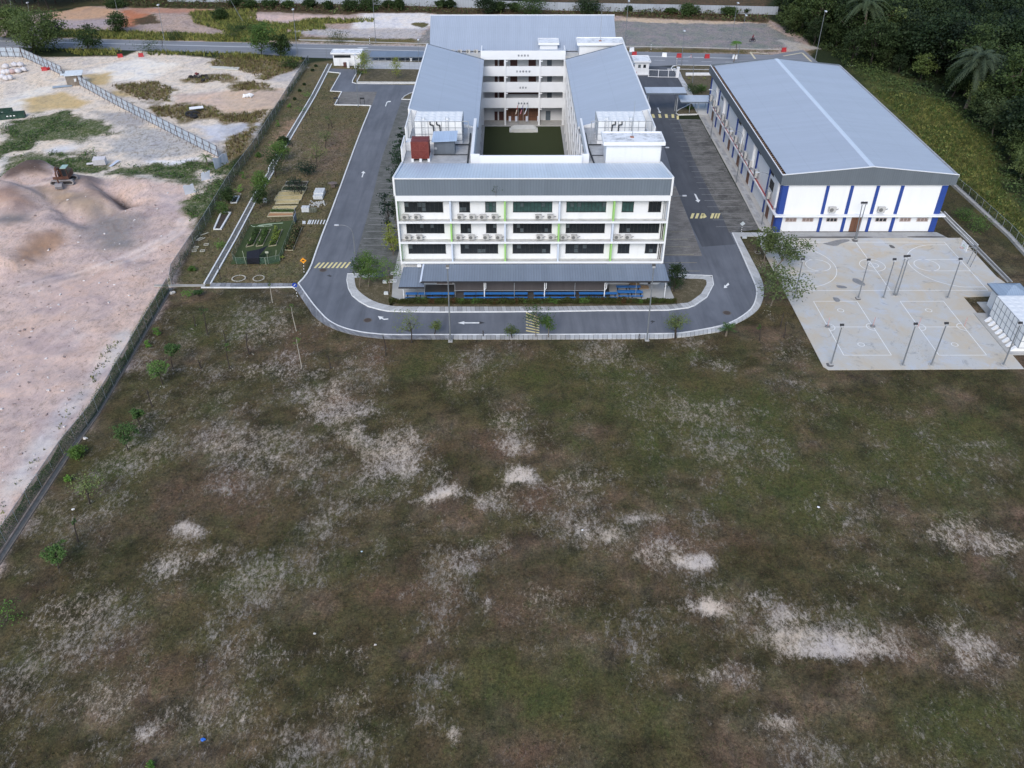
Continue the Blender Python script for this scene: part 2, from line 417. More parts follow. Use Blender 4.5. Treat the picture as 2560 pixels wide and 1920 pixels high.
def ell(x, y, rx, ry, wv, bar=None, cov=None):
    c = g('O', x, y); ex = g('O', x+rx, y); ey = g('O', x, y-ry)
    rX, rY = abs(ex[0]-c[0]), abs(ey[1]-c[1])
    i0, i1 = np.searchsorted(xs, c[0]-rX*2.2), np.searchsorted(xs, c[0]+rX*2.2)
    j0, j1 = np.searchsorted(ys, c[1]-rY*2.2), np.searchsorted(ys, c[1]+rY*2.2)
    sl = (slice(i0, i1), slice(j0, j1)); X_, Y_ = TX[sl], TY[sl]
    d = np.sqrt(((X_-c[0])/rX)**2+((Y_-c[1])/rY)**2)
    d = d + WN[sl]*1.7+WN2[sl]*.6
    m = np.clip(1.25-d, 0, 1); m = m**1.7
    if bar is not None: bare[sl] = bare[sl]*(1-m[..., None])+np.array(bar)*m[..., None]
    if cov is not None: cover[sl] = cover[sl]*(1-m[..., None])+np.array(cov)*m[..., None]
    if wv is not None: wt[sl] = np.maximum(wt[sl], wt[sl]*(1-m)+wv*m)
for x, y, rx, ry in ((1500,880,420,120),(1720,1040,300,110),(2000,950,250,140),(620,1240,200,60),(1200,1500,250,120),(2050,1560,200,90),(250,1000,120,130),(900,780,140,40),(1300,800,260,50),(500,700,120,50)):
    ell(x, y, rx, ry, None, None, GREEN)
for x, y, rx, ry in ((1000,960,170,35),(980,1290,330,80),(640,730,70,60),(820,760,100,40),(1420,1200,160,60),(450,1080,170,60),(1150,1080,120,40),(300,1440,200,60),(1560,1150,120,40),(1130,1620,180,60),(560,1080,140,60)):
    ell(x, y, rx, ry, .24, None, BROWN)
for x, y, rx, ry, wv in ((790,940,95,45,.74),(735,885,70,40,.6),(905,1012,85,42,.7),(960,1065,50,26,.85),(860,970,80,32,.62),(650,850,60,34,.55),(600,790,60,36,.5),(560,730,50,40,.42),(500,960,80,34,.52),(560,1000,90,44,.45),
  (1110,905,48,22,.5),(1130,960,48,18,.62),(1125,1025,40,20,.85),(1070,1080,46,28,.58),(1250,1040,60,40,.45),(1310,1160,85,34,.72),(1370,1195,80,36,.66),(1372,1118,50,18,.68),(1505,1215,42,14,.85),
  (1545,1312,48,24,.85),(1640,1290,50,24,.5),(1740,1375,150,40,.74),(1820,1398,80,24,.95),(1700,1330,70,26,.66),(1690,1560,60,24,.62),(1600,1450,120,40,.45),(425,1145,40,22,.85),(370,1222,42,34,.62),(445,1200,28,22,.66),
  (1010,1190,66,34,.55),(1000,1228,42,18,.68),(310,1590,46,34,.74),(460,1560,110,50,.42),(230,1500,110,60,.45),(640,1420,130,60,.42),(2120,1170,110,60,.56),(2095,1410,110,70,.6),(1560,790,60,18,.5),(1690,770,50,18,.42),
  (985,1590,14,40,.7),(1045,1305,30,26,.5),(1850,1480,90,40,.4),(740,1500,120,50,.38),(1200,1300,80,50,.42),(1270,1345,70,40,.36),(820,1360,12,14,.7),(700,1370,20,10,.6),(1900,1250,90,60,.35),(130,1320,70,40,.45),(700,680,40,22,.5),(610,700,30,40,.45),(750,770,40,16,.5)):
    ell(x, y, rx*1.22, ry*1.22, min(wv*.95, .80), (.60,.52,.45) if wv > .8 else (.50,.43,.36))
# construction land on the left
site = gl('O', [(-400,118),(0,120),(100,122),(270,120),(300,108),(470,126),(640,150),(668,134),(560,272),(500,345),(484,395),(430,470),(370,622),(0,1212),(-300,1700),(-900,1700),(-900,118)])
paint(site, (.12,.11,.07), SAND, .84, .8, .8)
pit = gl('O', [(-400,400),(0,402),(60,398),(110,376),(175,380),(260,388),(350,402),(400,405),(415,440),(425,490),(370,622),(0,1212),(-300,1700),(-900,1700),(-900,420)])
paint(pit, (.26,.205,.19), PINK, .80, 1.5, 3)
for pl, c_, w_, sf in (
  ([('l',60,370),('l',300,200),('l',480,180),('l',520,330),('l',120,400)], (.13,.095,.085), .95, 1),
  ([('l',990,380),('l',1150,420),('l',1390,490),('l',1200,550),('l',1130,480)], (.10,.075,.065), .98, .8),
  ([('l',700,240),('l',1000,280),('l',980,380),('l',1180,540),('l',900,560),('l',800,420)], (.36,.26,.22), .95, 2),
  ([('l',450,470),('l',700,470),('l',900,520),('l',1100,600),('l',900,660),('l',560,620)], (.38,.29,.22), .9, 2),
  ([('l',330,950),('l',620,820),('l',640,900),('l',300,1120),('l',160,1200),('l',190,1050)], (.42,.27,.19), .9, 1.5),
  ([('l',0,730),('l',330,720),('l',360,800),('l',150,820),('l',0,800)], (.22,.20,.20), .9, 1.5),
  ([('l',1000,620),('l',1400,620),('l',1330,960),('l',1000,960),('l',800,780)], (.27,.25,.25), .8, 3),
  ([('l',440,1240),('l',800,1180),('l',760,1330),('l',480,1400)], (.26,.25,.26), .85, 2),
  ([('l',1540,380),('l',1830,360),('l',1830,560),('l',1600,600)], (.60,.48,.45), .85, 2),
  ([('l',0,600),('l',200,560),('l',400,640),('l',200,720),('l',0,660)], (.30,.21,.18), .9, 2)):
    paint([g(*p) for p in pl], None, c_, w_, sf)
def track(pts, c_):
    P_ = smooth_line([(*g(*p), 0) for p in pts], 2); L_ = [(a_.x+n_.x*.45, a_.y+n_.y*.45) for a_, n_ in zip(P_, normals2(P_))]+[(a_.x-n_.x*.45, a_.y-n_.y*.45) for a_, n_ in list(zip(P_, normals2(P_)))[::-1]]
    paint(L_, None, c_, .95, .5, .5)
for pts in ([('l',1840,640),('l',1800,820),('l',1500,960),('l',1150,1110),('l',800,1230),('l',300,1400)], [('l',1780,640),('l',1740,800),('l',1460,930),('l',1120,1070),('l',760,1190),('l',200,1340)], [('m',480,60),('m',330,180),('m',150,300),('m',0,380)], [('m',560,90),('m',400,230),('m',220,350),('m',0,470)], [('l',250,450),('l',600,400),('l',760,380)]): track(pts, (.70,.58,.53))
for pl in ([('m',0,100),('m',330,60),('m',520,160),('m',300,380),('m',60,560),('m',0,560)], [('l',400,1250),('l',1100,1180),('l',1000,1500),('l',300,1659)]):
    paint([g(*p) for p in pl], None, (.60,.45,.40), .93, 5)
for pl, c_, w_ in (([('m',560,420),('m',820,80),('m',880,100),('m',560,560),('m',300,940),('m',0,1300),('m',0,1050)], (.66,.60,.57), .95), ([('F',0,1340),('F',60,1360),('F',120,1560),('F',0,1659)], (.66,.66,.68), .95),
   ([('F',700,620),('F',1200,500),('F',1500,560),('F',1300,680),('F',900,700)], (.84,.78,.70), .98), ([('F',0,880),('F',300,760),('F',560,700),('F',560,720),('F',300,860),('F',0,1060)], (.80,.74,.66), .97),
   ([('F',200,860),('F',560,780),('F',760,880),('F',700,930),('F',260,960)], YEL, .92), ([('F',700,650),('F',960,620),('F',920,730),('F',760,720)], YEL, .9), ([('F',930,760),('F',1150,800),('F',1180,850),('F',960,830)], YEL, .85),
   ([('F',1480,820),('F',2200,760),('F',2212,960),('F',1950,960),('F',1500,900)], (.66,.50,.40), .93), ([('F',820,960),('F',1200,980),('F',1300,1060),('F',1200,1150),('F',1000,1080)], (.44,.42,.42), .8),
   ([('F',1100,1080),('F',1700,1150),('F',1850,1300),('F',1300,1380),('F',900,1330)], (.52,.50,.49), .76), ([('F',1680,1080),('F',2212,1060),('F',2150,1220),('F',1800,1210)], (.66,.66,.70), .97),
   ([('F',1250,1390),('F',1700,1370),('F',1500,1470),('F',1420,1430)], (.86,.85,.86), 1.0), ([('F',350,1300),('F',600,1240),('F',700,1270),('F',450,1340)], (.72,.70,.70), 1.0),
   ([('H',0,940),('H',600,900),('H',620,1000),('H',480,1120),('H',0,1180)], (.62,.47,.36), .95), ([('H',420,820),('H',800,640),('H',830,700),('H',650,860)], (.56,.52,.50), .9), ([('H',0,1260),('H',380,1260),('H',350,1400),('H',0,1450)], (.52,.52,.55), .93),
   ([('F',1800,575),('F',2080,580),('F',2050,612),('F',1860,608)], (.60,.58,.50), 1.0)):
    paint([g(*p) for p in pl], None, c_, w_, 1.5, 4)
GREENS = ([('F',0,1100),('F',300,1000),('F',560,960),('F',700,1040),('F',960,1080),('F',1010,1150),('F',700,1230),('F',560,1200),('F',350,1230),('F',260,1290),('F',0,1330)],
  [('F',100,1350),('F',300,1290),('F',560,1330),('F',820,1280),('F',860,1420),('F',1000,1440),('F',1430,1430),('F',1700,1400),('F',1850,1380),('F',1950,1420),('F',1700,1560),('F',1400,1560),('F',1200,1540),('F',900,1520),('F',600,1480),('F',300,1480),('F',200,1560),('F',40,1500)],
  [('O',400,462),('O',420,415),('O',470,372),('O',505,348),('O',512,356),('O',478,410),('O',440,470),('O',425,500)])
for pl in GREENS: paint([g(*p) for p in pl], WEED, (.36,.33,.25), .46, 1.5, 9)
DRYS = ([('F',960,740),('F',1350,700),('F',1480,760),('F',1480,880),('F',1200,860)], [('F',1820,540),('F',1900,490),('F',2212,480),('F',2212,600),('F',1850,572)], [('F',1300,930),('F',1500,900),('F',1850,920),('F',1930,1000),('F',1600,1040),('F',1350,1000)],
  [('F',1900,1010),('F',2212,980),('F',2212,1060),('F',1900,1050)], [('F',2010,740),('F',2212,700),('F',2212,770),('F',2060,780)], [('H',80,900),('H',250,830),('H',450,860),('H',470,900),('H',250,920)],
  [('H',0,560),('H',750,590),('H',750,700),('H',400,820),('H',300,760),('H',0,680)], [('H',0,1170),('H',450,1130),('H',380,1250),('H',0,1240)], [('F',1950,1200),('F',2212,1100),('F',2100,1300),('F',1960,1400)], [('F',1600,690),('F',1950,640),('F',2050,680),('F',1700,720)])
for pl in DRYS: paint([g(*p) for p in pl], (.13,.11,.05), (.40,.33,.25), .52, 1.5, 9)
# land beyond the main road
north = gl('O', [(-500,78),(0,80),(560,95),(930,105),(1320,112),(1700,118),(1760,108),(1740,80),(1640,30),(1330,20),(930,16),(500,16),(250,10),(180,14),(130,26),(-300,50)])
paint(north, (.11,.10,.05), (.50,.38,.33), .8, 1, 1)
for pl, cv, br, w_ in (
  ([('F',1030,80),('F',1250,75),('F',1300,150),('F',1150,225),('F',1060,225)], None, ORA, .97), ([('F',430,110),('F',760,50),('F',1030,80),('F',1000,150),('F',700,170),('F',450,170)], None, (.56,.36,.24), .93),
  ([('F',1100,60),('F',1860,75),('F',1850,110),('F',1200,110)], None, (.52,.28,.2), .85), ([('F',460,170),('F',1000,170),('F',900,250),('F',480,250)], None, (.44,.36,.36), .95),
  ([('F',1640,100),('F',2212,80),('F',2212,330),('F',1990,280),('F',1680,200)], (.12,.115,.045), None, .36),
  ([('F',1140,160),('F',1340,120),('F',1380,200),('F',1160,210)], SCRUB, None, .3),
  ([('F',430,255),('F',900,260),('F',1500,285),('F',2212,310),('F',2212,362),('F',1200,342),('F',640,322),('F',380,318)], (.15,.15,.05), (.3,.22,.14), .2),
  ([('H',0,90),('H',220,130),('H',240,200),('H',450,230),('H',680,250),('H',650,330),('H',800,330),('H',760,400),('H',0,420)], (.13,.13,.045), (.3,.25,.18), .22),
  ([('H',230,140),('H',1400,170),('H',1400,190),('H',900,230),('H',250,210)], None, (.66,.50,.45), .96),
  ([('H',900,190),('H',1530,195),('H',1530,225),('H',1000,240),('H',1050,300),('H',680,330),('H',650,240)], (.12,.12,.04), None, .12),
  ([('H',1400,130),('H',2130,120),('H',2200,200),('H',2100,300),('H',1300,300)], None, (.80,.76,.74), 1.0),
  ([('H',600,300),('H',1300,290),('H',2060,290),('H',2060,400),('H',1300,400),('H',700,330)], None, (.54,.50,.49), .82),
  ([('H',1920,240),('H',2060,220),('H',2100,290),('H',2000,280)], (.11,.10,.05), None, .1),
  ([('H',600,375),('H',1300,385),('H',2120,400),('H',2120,455),('H',1300,440),('H',700,425)], (.11,.10,.045), (.45,.38,.33), .25),
  ([('H',640,428),('H',1300,445),('H',2100,465),('H',2100,482),('H',1300,462),('H',640,440)], None, (.55,.49,.46), .7),
  ([('F',0,-30),('F',2212,-30),('F',2212,82),('F',1250,62),('F',760,42),('F',360,100),('F',0,120)], (.05,.05,.025), (.1,.08,.05), .1),
  ([('H',0,-20),('H',2212,-20),('H',2212,130),('H',1400,130),('H',1200,150),('H',0,100)], SCRUB, (.2,.14,.1), .3),
  ([('A',300,-40),('A',2400,-20),('A',2400,125),('A',1700,112),('A',300,100)], SCRUB, (.2,.14,.1), .3),
  ([('J',0,-30),('J',810,-20),('J',790,128),('J',0,95)], SCRUB, (.3,.18,.1), .35),
  ([('J',0,95),('J',790,128),('J',870,175),('J',700,150),('J',300,140),('J',0,130)], None, (.60,.46,.33), .9),
  ([('A',1600,165),('J',0,118),('J',330,130),('J',780,132),('J',860,172),('J',960,230),('J',1010,262),('J',700,272),('J',0,268),('A',1640,355)], (.20,.205,.215), (.42,.42,.45), .30),
  ([('H',1990,400),('H',2080,300),('H',2300,250),('H',2300,470),('H',2000,430)], (.20,.205,.215), (.42,.42,.45), .35),
  ([('J',0,262),('J',700,272),('J',900,282),('J',700,292),('J',300,290),('J',0,285)], (.10,.085,.04), (.36,.28,.22), .3),
  ([('J',860,215),('J',1110,270),('J',1000,275),('J',1060,345),('J',1000,345),('J',900,275)], None, (.46,.42,.37), .9)):
    paint([g(*p) for p in pl], cv, br, w_, 1.3, 4)
paint([g(*p) for p in (('q',180,530),('q',420,560),('q',600,600),('q',750,720),('q',900,820),('q',950,1100),('q',1090,1300),('q',1090,1450),('q',860,1230),('q',690,1040))], (.13,.14,.045), (.2,.16,.08), .3, 3, 6)
paint([g(*p) for p in (('J',1250,380),('J',1560,420),('J',1700,560),('J',1560,664),('J',1400,560))], (.07,.085,.03), None, .1, 3, 6)
# relief
lift([g(*p) for p in (('l',-400,300),('l',0,330),('l',480,190),('l',900,290),('l',1180,540),('l',800,640),('l',620,640),('l',700,790),('l',420,940),('l',200,1180),('l',-400,1300))], 2.0, 2.2)
lift([g(*p) for p in (('l',-100,450),('l',150,450),('l',400,560),('l',200,700),('l',-100,640))], 2.2, 3)
lift([g(*p) for p in (('l',100,380),('l',300,200),('l',480,190),('l',500,300),('l',300,380))], 1.8, 2.4)
lift([g(*p) for p in (('l',1150,250),('l',1500,260),('l',1700,330),('l',1500,420),('l',1300,380))], 1.2, 4)
lift([g(*p) for p in (('l',960,370),('l',1150,400),('l',1400,490),('l',1200,560),('l',1100,480))], -1.6, 1.4)
lift([g(*p) for p in (('l',460,520),('l',640,540),('l',620,620),('l',500,620))], -.9, 2)
sl, d = inside(pit); mpit = np.clip(d/3, 0, 1)
TZ[sl] += mpit*((fbm(TX[sl], TY[sl], 4, 4, 77)-.5)*.8+(fbm(TX[sl], TY[sl], 1.2, 3, 78)-.5)*.18)
sl, d = inside(site); ms_ = np.clip(d/3-.3, 0, 1)
TZ[sl] += ms_*(fbm(TX[sl], TY[sl], 6, 4, 99)-.5)*.18
sl, d = inside(fld); mf = np.clip(d/2-.3, 0, 1)
TZ[sl] += mf*(fbm(TX[sl], TY[sl], 5, 4, 55)-.55)*.16
TZ -= .07
far = np.clip((np.hypot(TX, TY-150)-300)/400, 0, 1); TZ += far*0
nx, ny = shp
verts = np.stack([TX, TY, TZ], -1).reshape(-1, 3)
ii = np.arange(nx*ny).reshape(nx, ny)
q = np.stack([ii[:-1,:-1], ii[1:,:-1], ii[1:,1:], ii[:-1,1:]], -1).reshape(-1, 4)
me = bpy.data.meshes.new('ground'); me.vertices.add(len(verts)); me.vertices.foreach_set('co', verts.ravel())
me.loops.add(q.size); me.loops.foreach_set('vertex_index', q.ravel().astype(np.int32))
me.polygons.add(len(q)); me.polygons.foreach_set('loop_start', (np.arange(len(q))*4).astype(np.int32)); me.polygons.foreach_set('loop_total', np.full(len(q), 4, np.int32))
me.update(); me.validate()
me.polygons.foreach_set('use_smooth', np.ones(len(q), bool))
for nm, arr, al in (('cover', cover, np.ones(shp)), ('bare', bare, wt)):
    at = me.attributes.new(nm, 'FLOAT_COLOR', 'POINT')
    at.data.foreach_set('color', np.concatenate([arr, al[..., None]], -1).reshape(-1).astype(np.float32))
def ground_mat():
    m, nt, b = new_mat('ground')
    c = coords(nt, True)
    A_ = N(nt, 'ShaderNodeAttribute', attribute_name='cover'); B_ = N(nt, 'ShaderNodeAttribute', attribute_name='bare')
    stretch = coords(nt, True, (1, .55, 1))
    n_a = noise(nt, stretch, 1.1, 8, .72, .4); n_b = noise(nt, c, 7.5, 5, .75); n_c = noise(nt, c, .22, 5, .6); n_d = noise(nt, c, 24, 3, .7)
    n_e = noise(nt, coords(nt, True, (1, .6, 1)), 3.4, 5, .8, .6)
    k = math_(nt, 'ADD', math_(nt, 'MULTIPLY', n_a, .24), math_(nt, 'MULTIPLY', n_e, .50)); k = math_(nt, 'ADD', k, math_(nt, 'MULTIPLY', n_d, .26))
    k = math_(nt, 'SUBTRACT', k, .5)
    t = math_(nt, 'ADD', B_.outputs['Alpha'], math_(nt, 'MULTIPLY', k, 3.3))
    msk = ramp(nt, t, [(.42, 0.), (.80, 1.)])
    cv = mix(nt, ramp(nt, n_b, [(.3, 0.), (.7, 1.)]), (.62,.62,.62), (1.42,1.42,1.42)); cv = mix(nt, 1.0, A_.outputs['Color'], cv, 'MULTIPLY')
    g2 = mix(nt, ramp(nt, n_c, [(.35, 0.), (.65, 1.)]), (.84,.92,.84), (1.2,1.05,1.1)); cv = mix(nt, 1.0, cv, g2, 'MULTIPLY')
    n_f = noise(nt, coords(nt, True, (1, .7, 1)), .8, 6, .7, .8)
    tone = ramp(nt, n_f, [(.32, (.72,.72,.76)), (.46, (1.0,.99,.92)), (.56, (1.18,1.08,.98)), (.68, (.92,1.06,.80))]); cv = mix(nt, 1.0, cv, tone, 'MULTIPLY')
    n_g = noise(nt, c, 3.6, 4, .85); g5 = mix(nt, ramp(nt, n_g, [(.34, 0.), (.66, 1.)]), (.58,.58,.58), (1.5,1.48,1.44)); cv = mix(nt, 1.0, cv, g5, 'MULTIPLY')
    g3 = mix(nt, ramp(nt, n_d, [(.3, 0.), (.72, 1.)]), (.52,.52,.50), (1.62,1.60,1.58)); cv = mix(nt, 1.0, cv, g3, 'MULTIPLY')
    bv = mix(nt, ramp(nt, n_a, [(.3, 0.), (.7, 1.)]), (.85,.84,.84), (1.12,1.12,1.12)); bv = mix(nt, 1.0, B_.outputs['Color'], bv, 'MULTIPLY')
    bt = ramp(nt, noise(nt, c, .16, 6, .7, .7), [(.34, (.80,.80,.84)), (.48, (1.0,.99,.97)), (.6, (1.08,1.02,.93)), (.7, (.92,.84,.76))]); bv = mix(nt, 1.0, bv, bt, 'MULTIPLY')
    dk = ramp(nt, noise(nt, c, .9, 7, .8, 1.2), [(.54, 0.), (.66, 1.)]); bv = mix(nt, math_(nt, 'MULTIPLY', dk, .30), bv, (.25,.21,.19))
    g4 = mix(nt, ramp(nt, n_d, [(.3, 0.), (.7, 1.)]), (.82,.82,.82), (1.12,1.12,1.12)); bv = mix(nt, 1.0, bv, g4, 'MULTIPLY')
    st = ramp(nt, noise(nt, c, 3.2, 2, .5), [(.70, 0.), (.74, 1.)]); bv = mix(nt, math_(nt, 'MULTIPLY', st, .35), bv, (.7,.68,.66))
    cc = mix(nt, msk, cv, bv)
    nt.links.new(cc, b.inputs['Base Color']); b.inputs['Roughness'].default_value = .95; b.inputs['Specular IOR Level'].default_value = .15
    h = math_(nt, 'ADD', n_b, math_(nt, 'MULTIPLY', n_a, 1.2)); bump(nt, b, h, .42, .12)
    return m
me.materials.append(ground_mat())
ground = bpy.data.objects.new('ground', me); COL.objects.link(ground); struct(ground)
def gz(x, y):
    i_ = min(max(int(np.searchsorted(xs, x)), 0), nx-1); j_ = min(max(int(np.searchsorted(ys, y)), 0), ny-1)
    return float(TZ[i_, j_])
# ------------------------------------------------------------------ paved surfaces
def asphalt(name, lo, hi, streak=(1, 1, 1), crack=.2):
    m, nt, b = new_mat(name)
    c = coords(nt, True); cs = coords(nt, True, streak)
    n1 = noise(nt, cs, .45, 7, .66, .3); n2 = noise(nt, c, 9, 4, .7); n3 = noise(nt, c, .12, 4, .6)
    f = math_(nt, 'ADD', math_(nt, 'MULTIPLY', n1, .6), math_(nt, 'MULTIPLY', n3, .4))
    cc = mix(nt, ramp(nt, f, [(.36, 0.), (.64, 1.)]), lo, hi)
    cc = mix(nt, math_(nt, 'MULTIPLY', ramp(nt, n2, [(.4, 0.), (.7, 1.)]), .25), cc, tuple(x*.65 for x in lo))
    dk = ramp(nt, noise(nt, cs, 1.1, 6, .8, .8), [(.62, 0.), (.78, 1.)]); tk = ramp(nt, noise(nt, coords(nt, True, tuple(1.8 if x_ == 1 else x_*.35 for x_ in streak)), .55, 4, .6), [(.5, 0.), (.68, 1.)]); cc = mix(nt, math_(nt, 'MULTIPLY', tk, .35), cc, tuple(x*.68 for x in lo)); cc = mix(nt, math_(nt, 'MULTIPLY', dk, crack*2.2), cc, tuple(x*.45 for x in lo))
    nt.links.new(cc, b.inputs['Base Color']); b.inputs['Roughness'].default_value = .82; b.inputs['Specular IOR Level'].default_value = .3
    bump(nt, b, n2, .25, .02); return m
M_drive = asphalt('asphalt_driveway', (.108,.116,.134), (.18,.19,.215), (1, .22, 1))
M_drive2 = asphalt('asphalt_driveway_front', (.12,.13,.15), (.19,.2,.225), (.22, 1, 1))
M_road = asphalt('asphalt_road', (.20,.205,.22), (.27,.275,.29), (.12, 1, 1), .12)
M_paint = mat('white_road_paint', (.78,.78,.76), .7, .08, 3, .25, (.3,.3,.3))
M_yel = mat('yellow_road_paint', (.72,.62,.30), .7, .10, 3, .3, (.2,.2,.18))
M_kerb = mat('white_kerb_paint', (.72,.72,.71), .8, .12, 2, .35, (.3,.29,.27))
M_conc = mat('grey_concrete', (.40,.39,.37), .85, .16, .8, .45, (.2,.19,.17))
M_conc_dk = mat('dark_concrete', (.16,.16,.15), .9, .25, .8, .5, (.06,.06,.05))
M_white = mat('white_wall_paint', (.73,.735,.74), .75, .04, .8, .24, (.50,.50,.48), streak=True)
M_wht2 = mat('white_trim_paint', (.76,.765,.77), .7, .03, .8)
# inner loop asphalt: everything inside the outer kerb; islands sit on top
I_left = [(1790,0),(1500,800),(1420,1000),(1330,1250),(1290,1370),(1230,1470),(1165,1535)]
outer = [g('r',1105,0) if False else g('h',900,1380)] + gl('I', I_left[0:])
outer += gl('k', [(0,990),(100,1110),(250,1270),(400,1360),(600,1430),(850,1480),(1150,1508),(1400,1512)]) + gl('i', [(0,1205),(2212,1205)]) + gl('j', [(900,1200),(1800,1195),(2100,1188)])
out_right = [('E',0,803),('E',100,765),('E',180,715),('E',235,665),('E',262,590),('E',262,520),('E',225,440),('E',160,290),('E',85,125)]
outer += [g(*p) for p in out_right]
driveR = outer[-1]
topR = [g('C',660,1310), g('C',480,600), g('C',325,595), g('d',1180,1560), g('d',1300,1500), g('d',1560,1370), g('d',1450,1180), g('d',1230,775), g('d',1060,500)]
full = outer + [g('C',675,1310)] + [g('C',852,1290), g('C',640,900), g('C',480,600)] + [g('C',335,598), g('d',1175,1570), g('d',1290,1500), g('d',1545,1370), g('d',1445,1180), g('d',1225,760), g('d',1080,520)] + [g('d',180,480)] + [g('A',250,620), g('h',590,905), g('h',510,880), g('h',600,690), g('h',600,610), g('h',60,590), g('h',10,660), g('h',270,690), g('h',60,1060), g('h',295,1075), g('h',150,1345), g('h',880,1355)]
mb = MB(); mb.poly(full, 0.0); drv = struct(mb.build('driveway', M_drive))
M_drvd = asphalt('dark_asphalt', (.066,.070,.081), (.108,.113,.127), (1, .2, 1), .3)
patchR = [g('d',180,480), g('d',1080,520), g('d',1225,760), g('d',1445,1180), g('d',1545,1370), g('d',1290,1500), g('d',1175,1570), g('C',335,598), g('C',380,700), g('C',440,860), g('C',520,1020), g('C',610,1190), g('C',700,1385), g('C',490,1400), g('C',425,1270), g('C',325,1020), g('C',270,830), g('C',185,600)]
mb = MB(); mb.poly(patchR, .0025); struct(mb.build('driveway_side', M_drvd))
# kerbs
def kerb(name, pts, w_=.16, h=.12, mt=None, side=1):
    mb = MB(); ribbon(mb, pts, 0, w_*side, -.05, h); return struct(mb.build(name, mt or M_kerb))
Lk = gl('h', [(150,1345),(880,1355),(905,1375)]) + gl('I', I_left) 
kerb('kerb', smooth_line([(p[0], p[1], 0) for p in Lk], 1), .22, .13, None, -1)
kerb('kerb', gl('h', [(10,660),(270,690),(60,1060),(295,1075),(150,1345)]), .2, .12, None, -1)
kerb('kerb', gl('h', [(1990,905),(590,905),(515,885),(520,840),(600,690)]), .2, .12, None, 1)
kerb('kerb', gl('h', [(2000,885),(600,880),(600,850),(690,680)]), .2, .13, None, -1)
Bk = gl('I', [(1165,1535)]) + gl('k', [(0,990),(100,1110),(250,1270),(400,1360),(600,1430),(850,1480),(1150,1508),(1400,1512)]) + gl('i', [(2212,1207)]) + gl('j', [(900,1202),(1800,1195),(2100,1188)]) + [g(*p) for p in out_right[:]]
Bk = smooth_line([(p[0], p[1], 0) for p in Bk], 1)
kerb('kerb', Bk, .18, .12, None, -1)
# outer paving: dark weathered slabs on the left and front, pale ones on the right
M_slabD = slab_mat('weathered_slabs', [(.16,.165,.18),(.26,.265,.28),(.20,.20,.215),(.36,.36,.37)], .6, (.07,.07,.075))
M_slabL = slab_mat('pale_slabs', [(.42,.42,.42),(.55,.55,.55),(.48,.48,.47),(.60,.60,.60)], .22, (.2,.2,.19))
M_slabM = slab_mat('grey_slabs', [(.34,.34,.35),(.50,.50,.50),(.42,.41,.40),(.30,.30,.30)], .35, (.15,.15,.15))
def slabs_obj(name, L_, R_, step, mt, z=.10, rows=1, gap=.03):
    mb = MB(); base = MB()
    slabs(mb, L_, R_, step, -.05, z, gap, rows)
    o = struct(mb.build(name, mt))
    base.poly(list(L_)+list(R_)[::-1], z-.03); struct(base.build(name+'_bed', M_conc_dk)); return o
dkI = gl('k', [(0,1005),(100,1125),(250,1285),(400,1375),(600,1445),(850,1495),(1150,1522),(1400,1527)]); dkO = gl('k', [(0,1190),(90,1270),(200,1350),(400,1440),(600,1500),(850,1545),(1150,1578),(1400,1582)])
dkI += gl('i', [(700,1218)]); dkO += gl('i', [(700,1280)])
slabs_obj('front_pavement', [(p[0], p[1], 0) for p in dkI], [(p[0], p[1], 0) for p in dkO], .62, M_slabD)
slabs_obj('front_pavement', [(*p, 0) for p in gl('i', [(700,1218),(2212,1218)])+gl('j', [(400,1216)])], [(*p, 0) for p in gl('i', [(700,1280),(2212,1280)])+gl('j', [(400,1278)])], .62, M_slabM)
slabs_obj('front_pavement', [(*p, 0) for p in gl('j', [(400,1216),(900,1212),(1800,1208),(2100,1200)])+[g('E',0,812)]], [(*p, 0) for p in gl('j', [(400,1278),(900,1276),(1800,1272),(2212,1240)])+[g('E',0,842)]], .62, M_slabL)
prI = [('E',0,812),('E',100,772),('E',186,718),('E',242,665),('E',270,590),('E',270,520),('E',232,435),('E',166,285),('E',92,122)]
prO = [('E',0,842),('E',60,812),('E',200,745),('E',285,680),('E',318,600),('E',320,510),('E',290,430),('E',222,300),('E',142,148)]
sm = lambda L_: [tuple(p) for p in smooth_line([(*g(*p), 0) for p in L_], 2)]
slabs_obj('side_pavement', sm(prI), sm(prO), .9, M_slabL)
slabs_obj('side_pavement', [(*p, 0) for p in gl('E', [(88,122),(350,124)])], [(*p, 0) for p in gl('E', [(142,148),(360,150)])], .9, M_slabL)
# inner island: curved pavement, lawn patches
inO = [('k',1020,550),('k',568,550),('k',565,650),('k',590,780),('k',650,890),('k',760,980),('k',900,1060),('k',1080,1110),('k',1210,1135),('k',1400,1142),('k',2042,1150),('i',1400,858),('i',2212,852),('j',900,838),('j',1600,836),('j',1900,832),('j',2212,796)]
inI = [('k',1020,606),('k',680,610),('k',685,690),('k',715,790),('k',800,870),('k',900,940),('k',1020,1000),('k',1130,1030),('k',1290,1062),('k',1500,1072),('k',2042,1072),('i',1400,786),('i',2212,786),('j',900,774),('j',1600,768),('j',1900,755),('j',2212,724)]
inO += [('O',1500,660),('O',1526,642),('O',1540,615),('O',1538,597),('O',1465,594)]; inI += [('O',1492,652),('O',1514,636),('O',1527,614),('O',1524,604),('O',1465,602)]
gO = [g(*p) for p in inO]; gI = [g(*p) for p in inI]
mb = MB(); ribbon(mb, [(p[0], p[1]) for p in gO], 0, -.14, -.02, .13); struct(mb.build('kerb', M_kerb))
slabs_obj('inner_pavement', [(*p, 0) for p in gO[1:11]], [(*p, 0) for p in gI[1:11]], 1.15, M_slabL, .11)
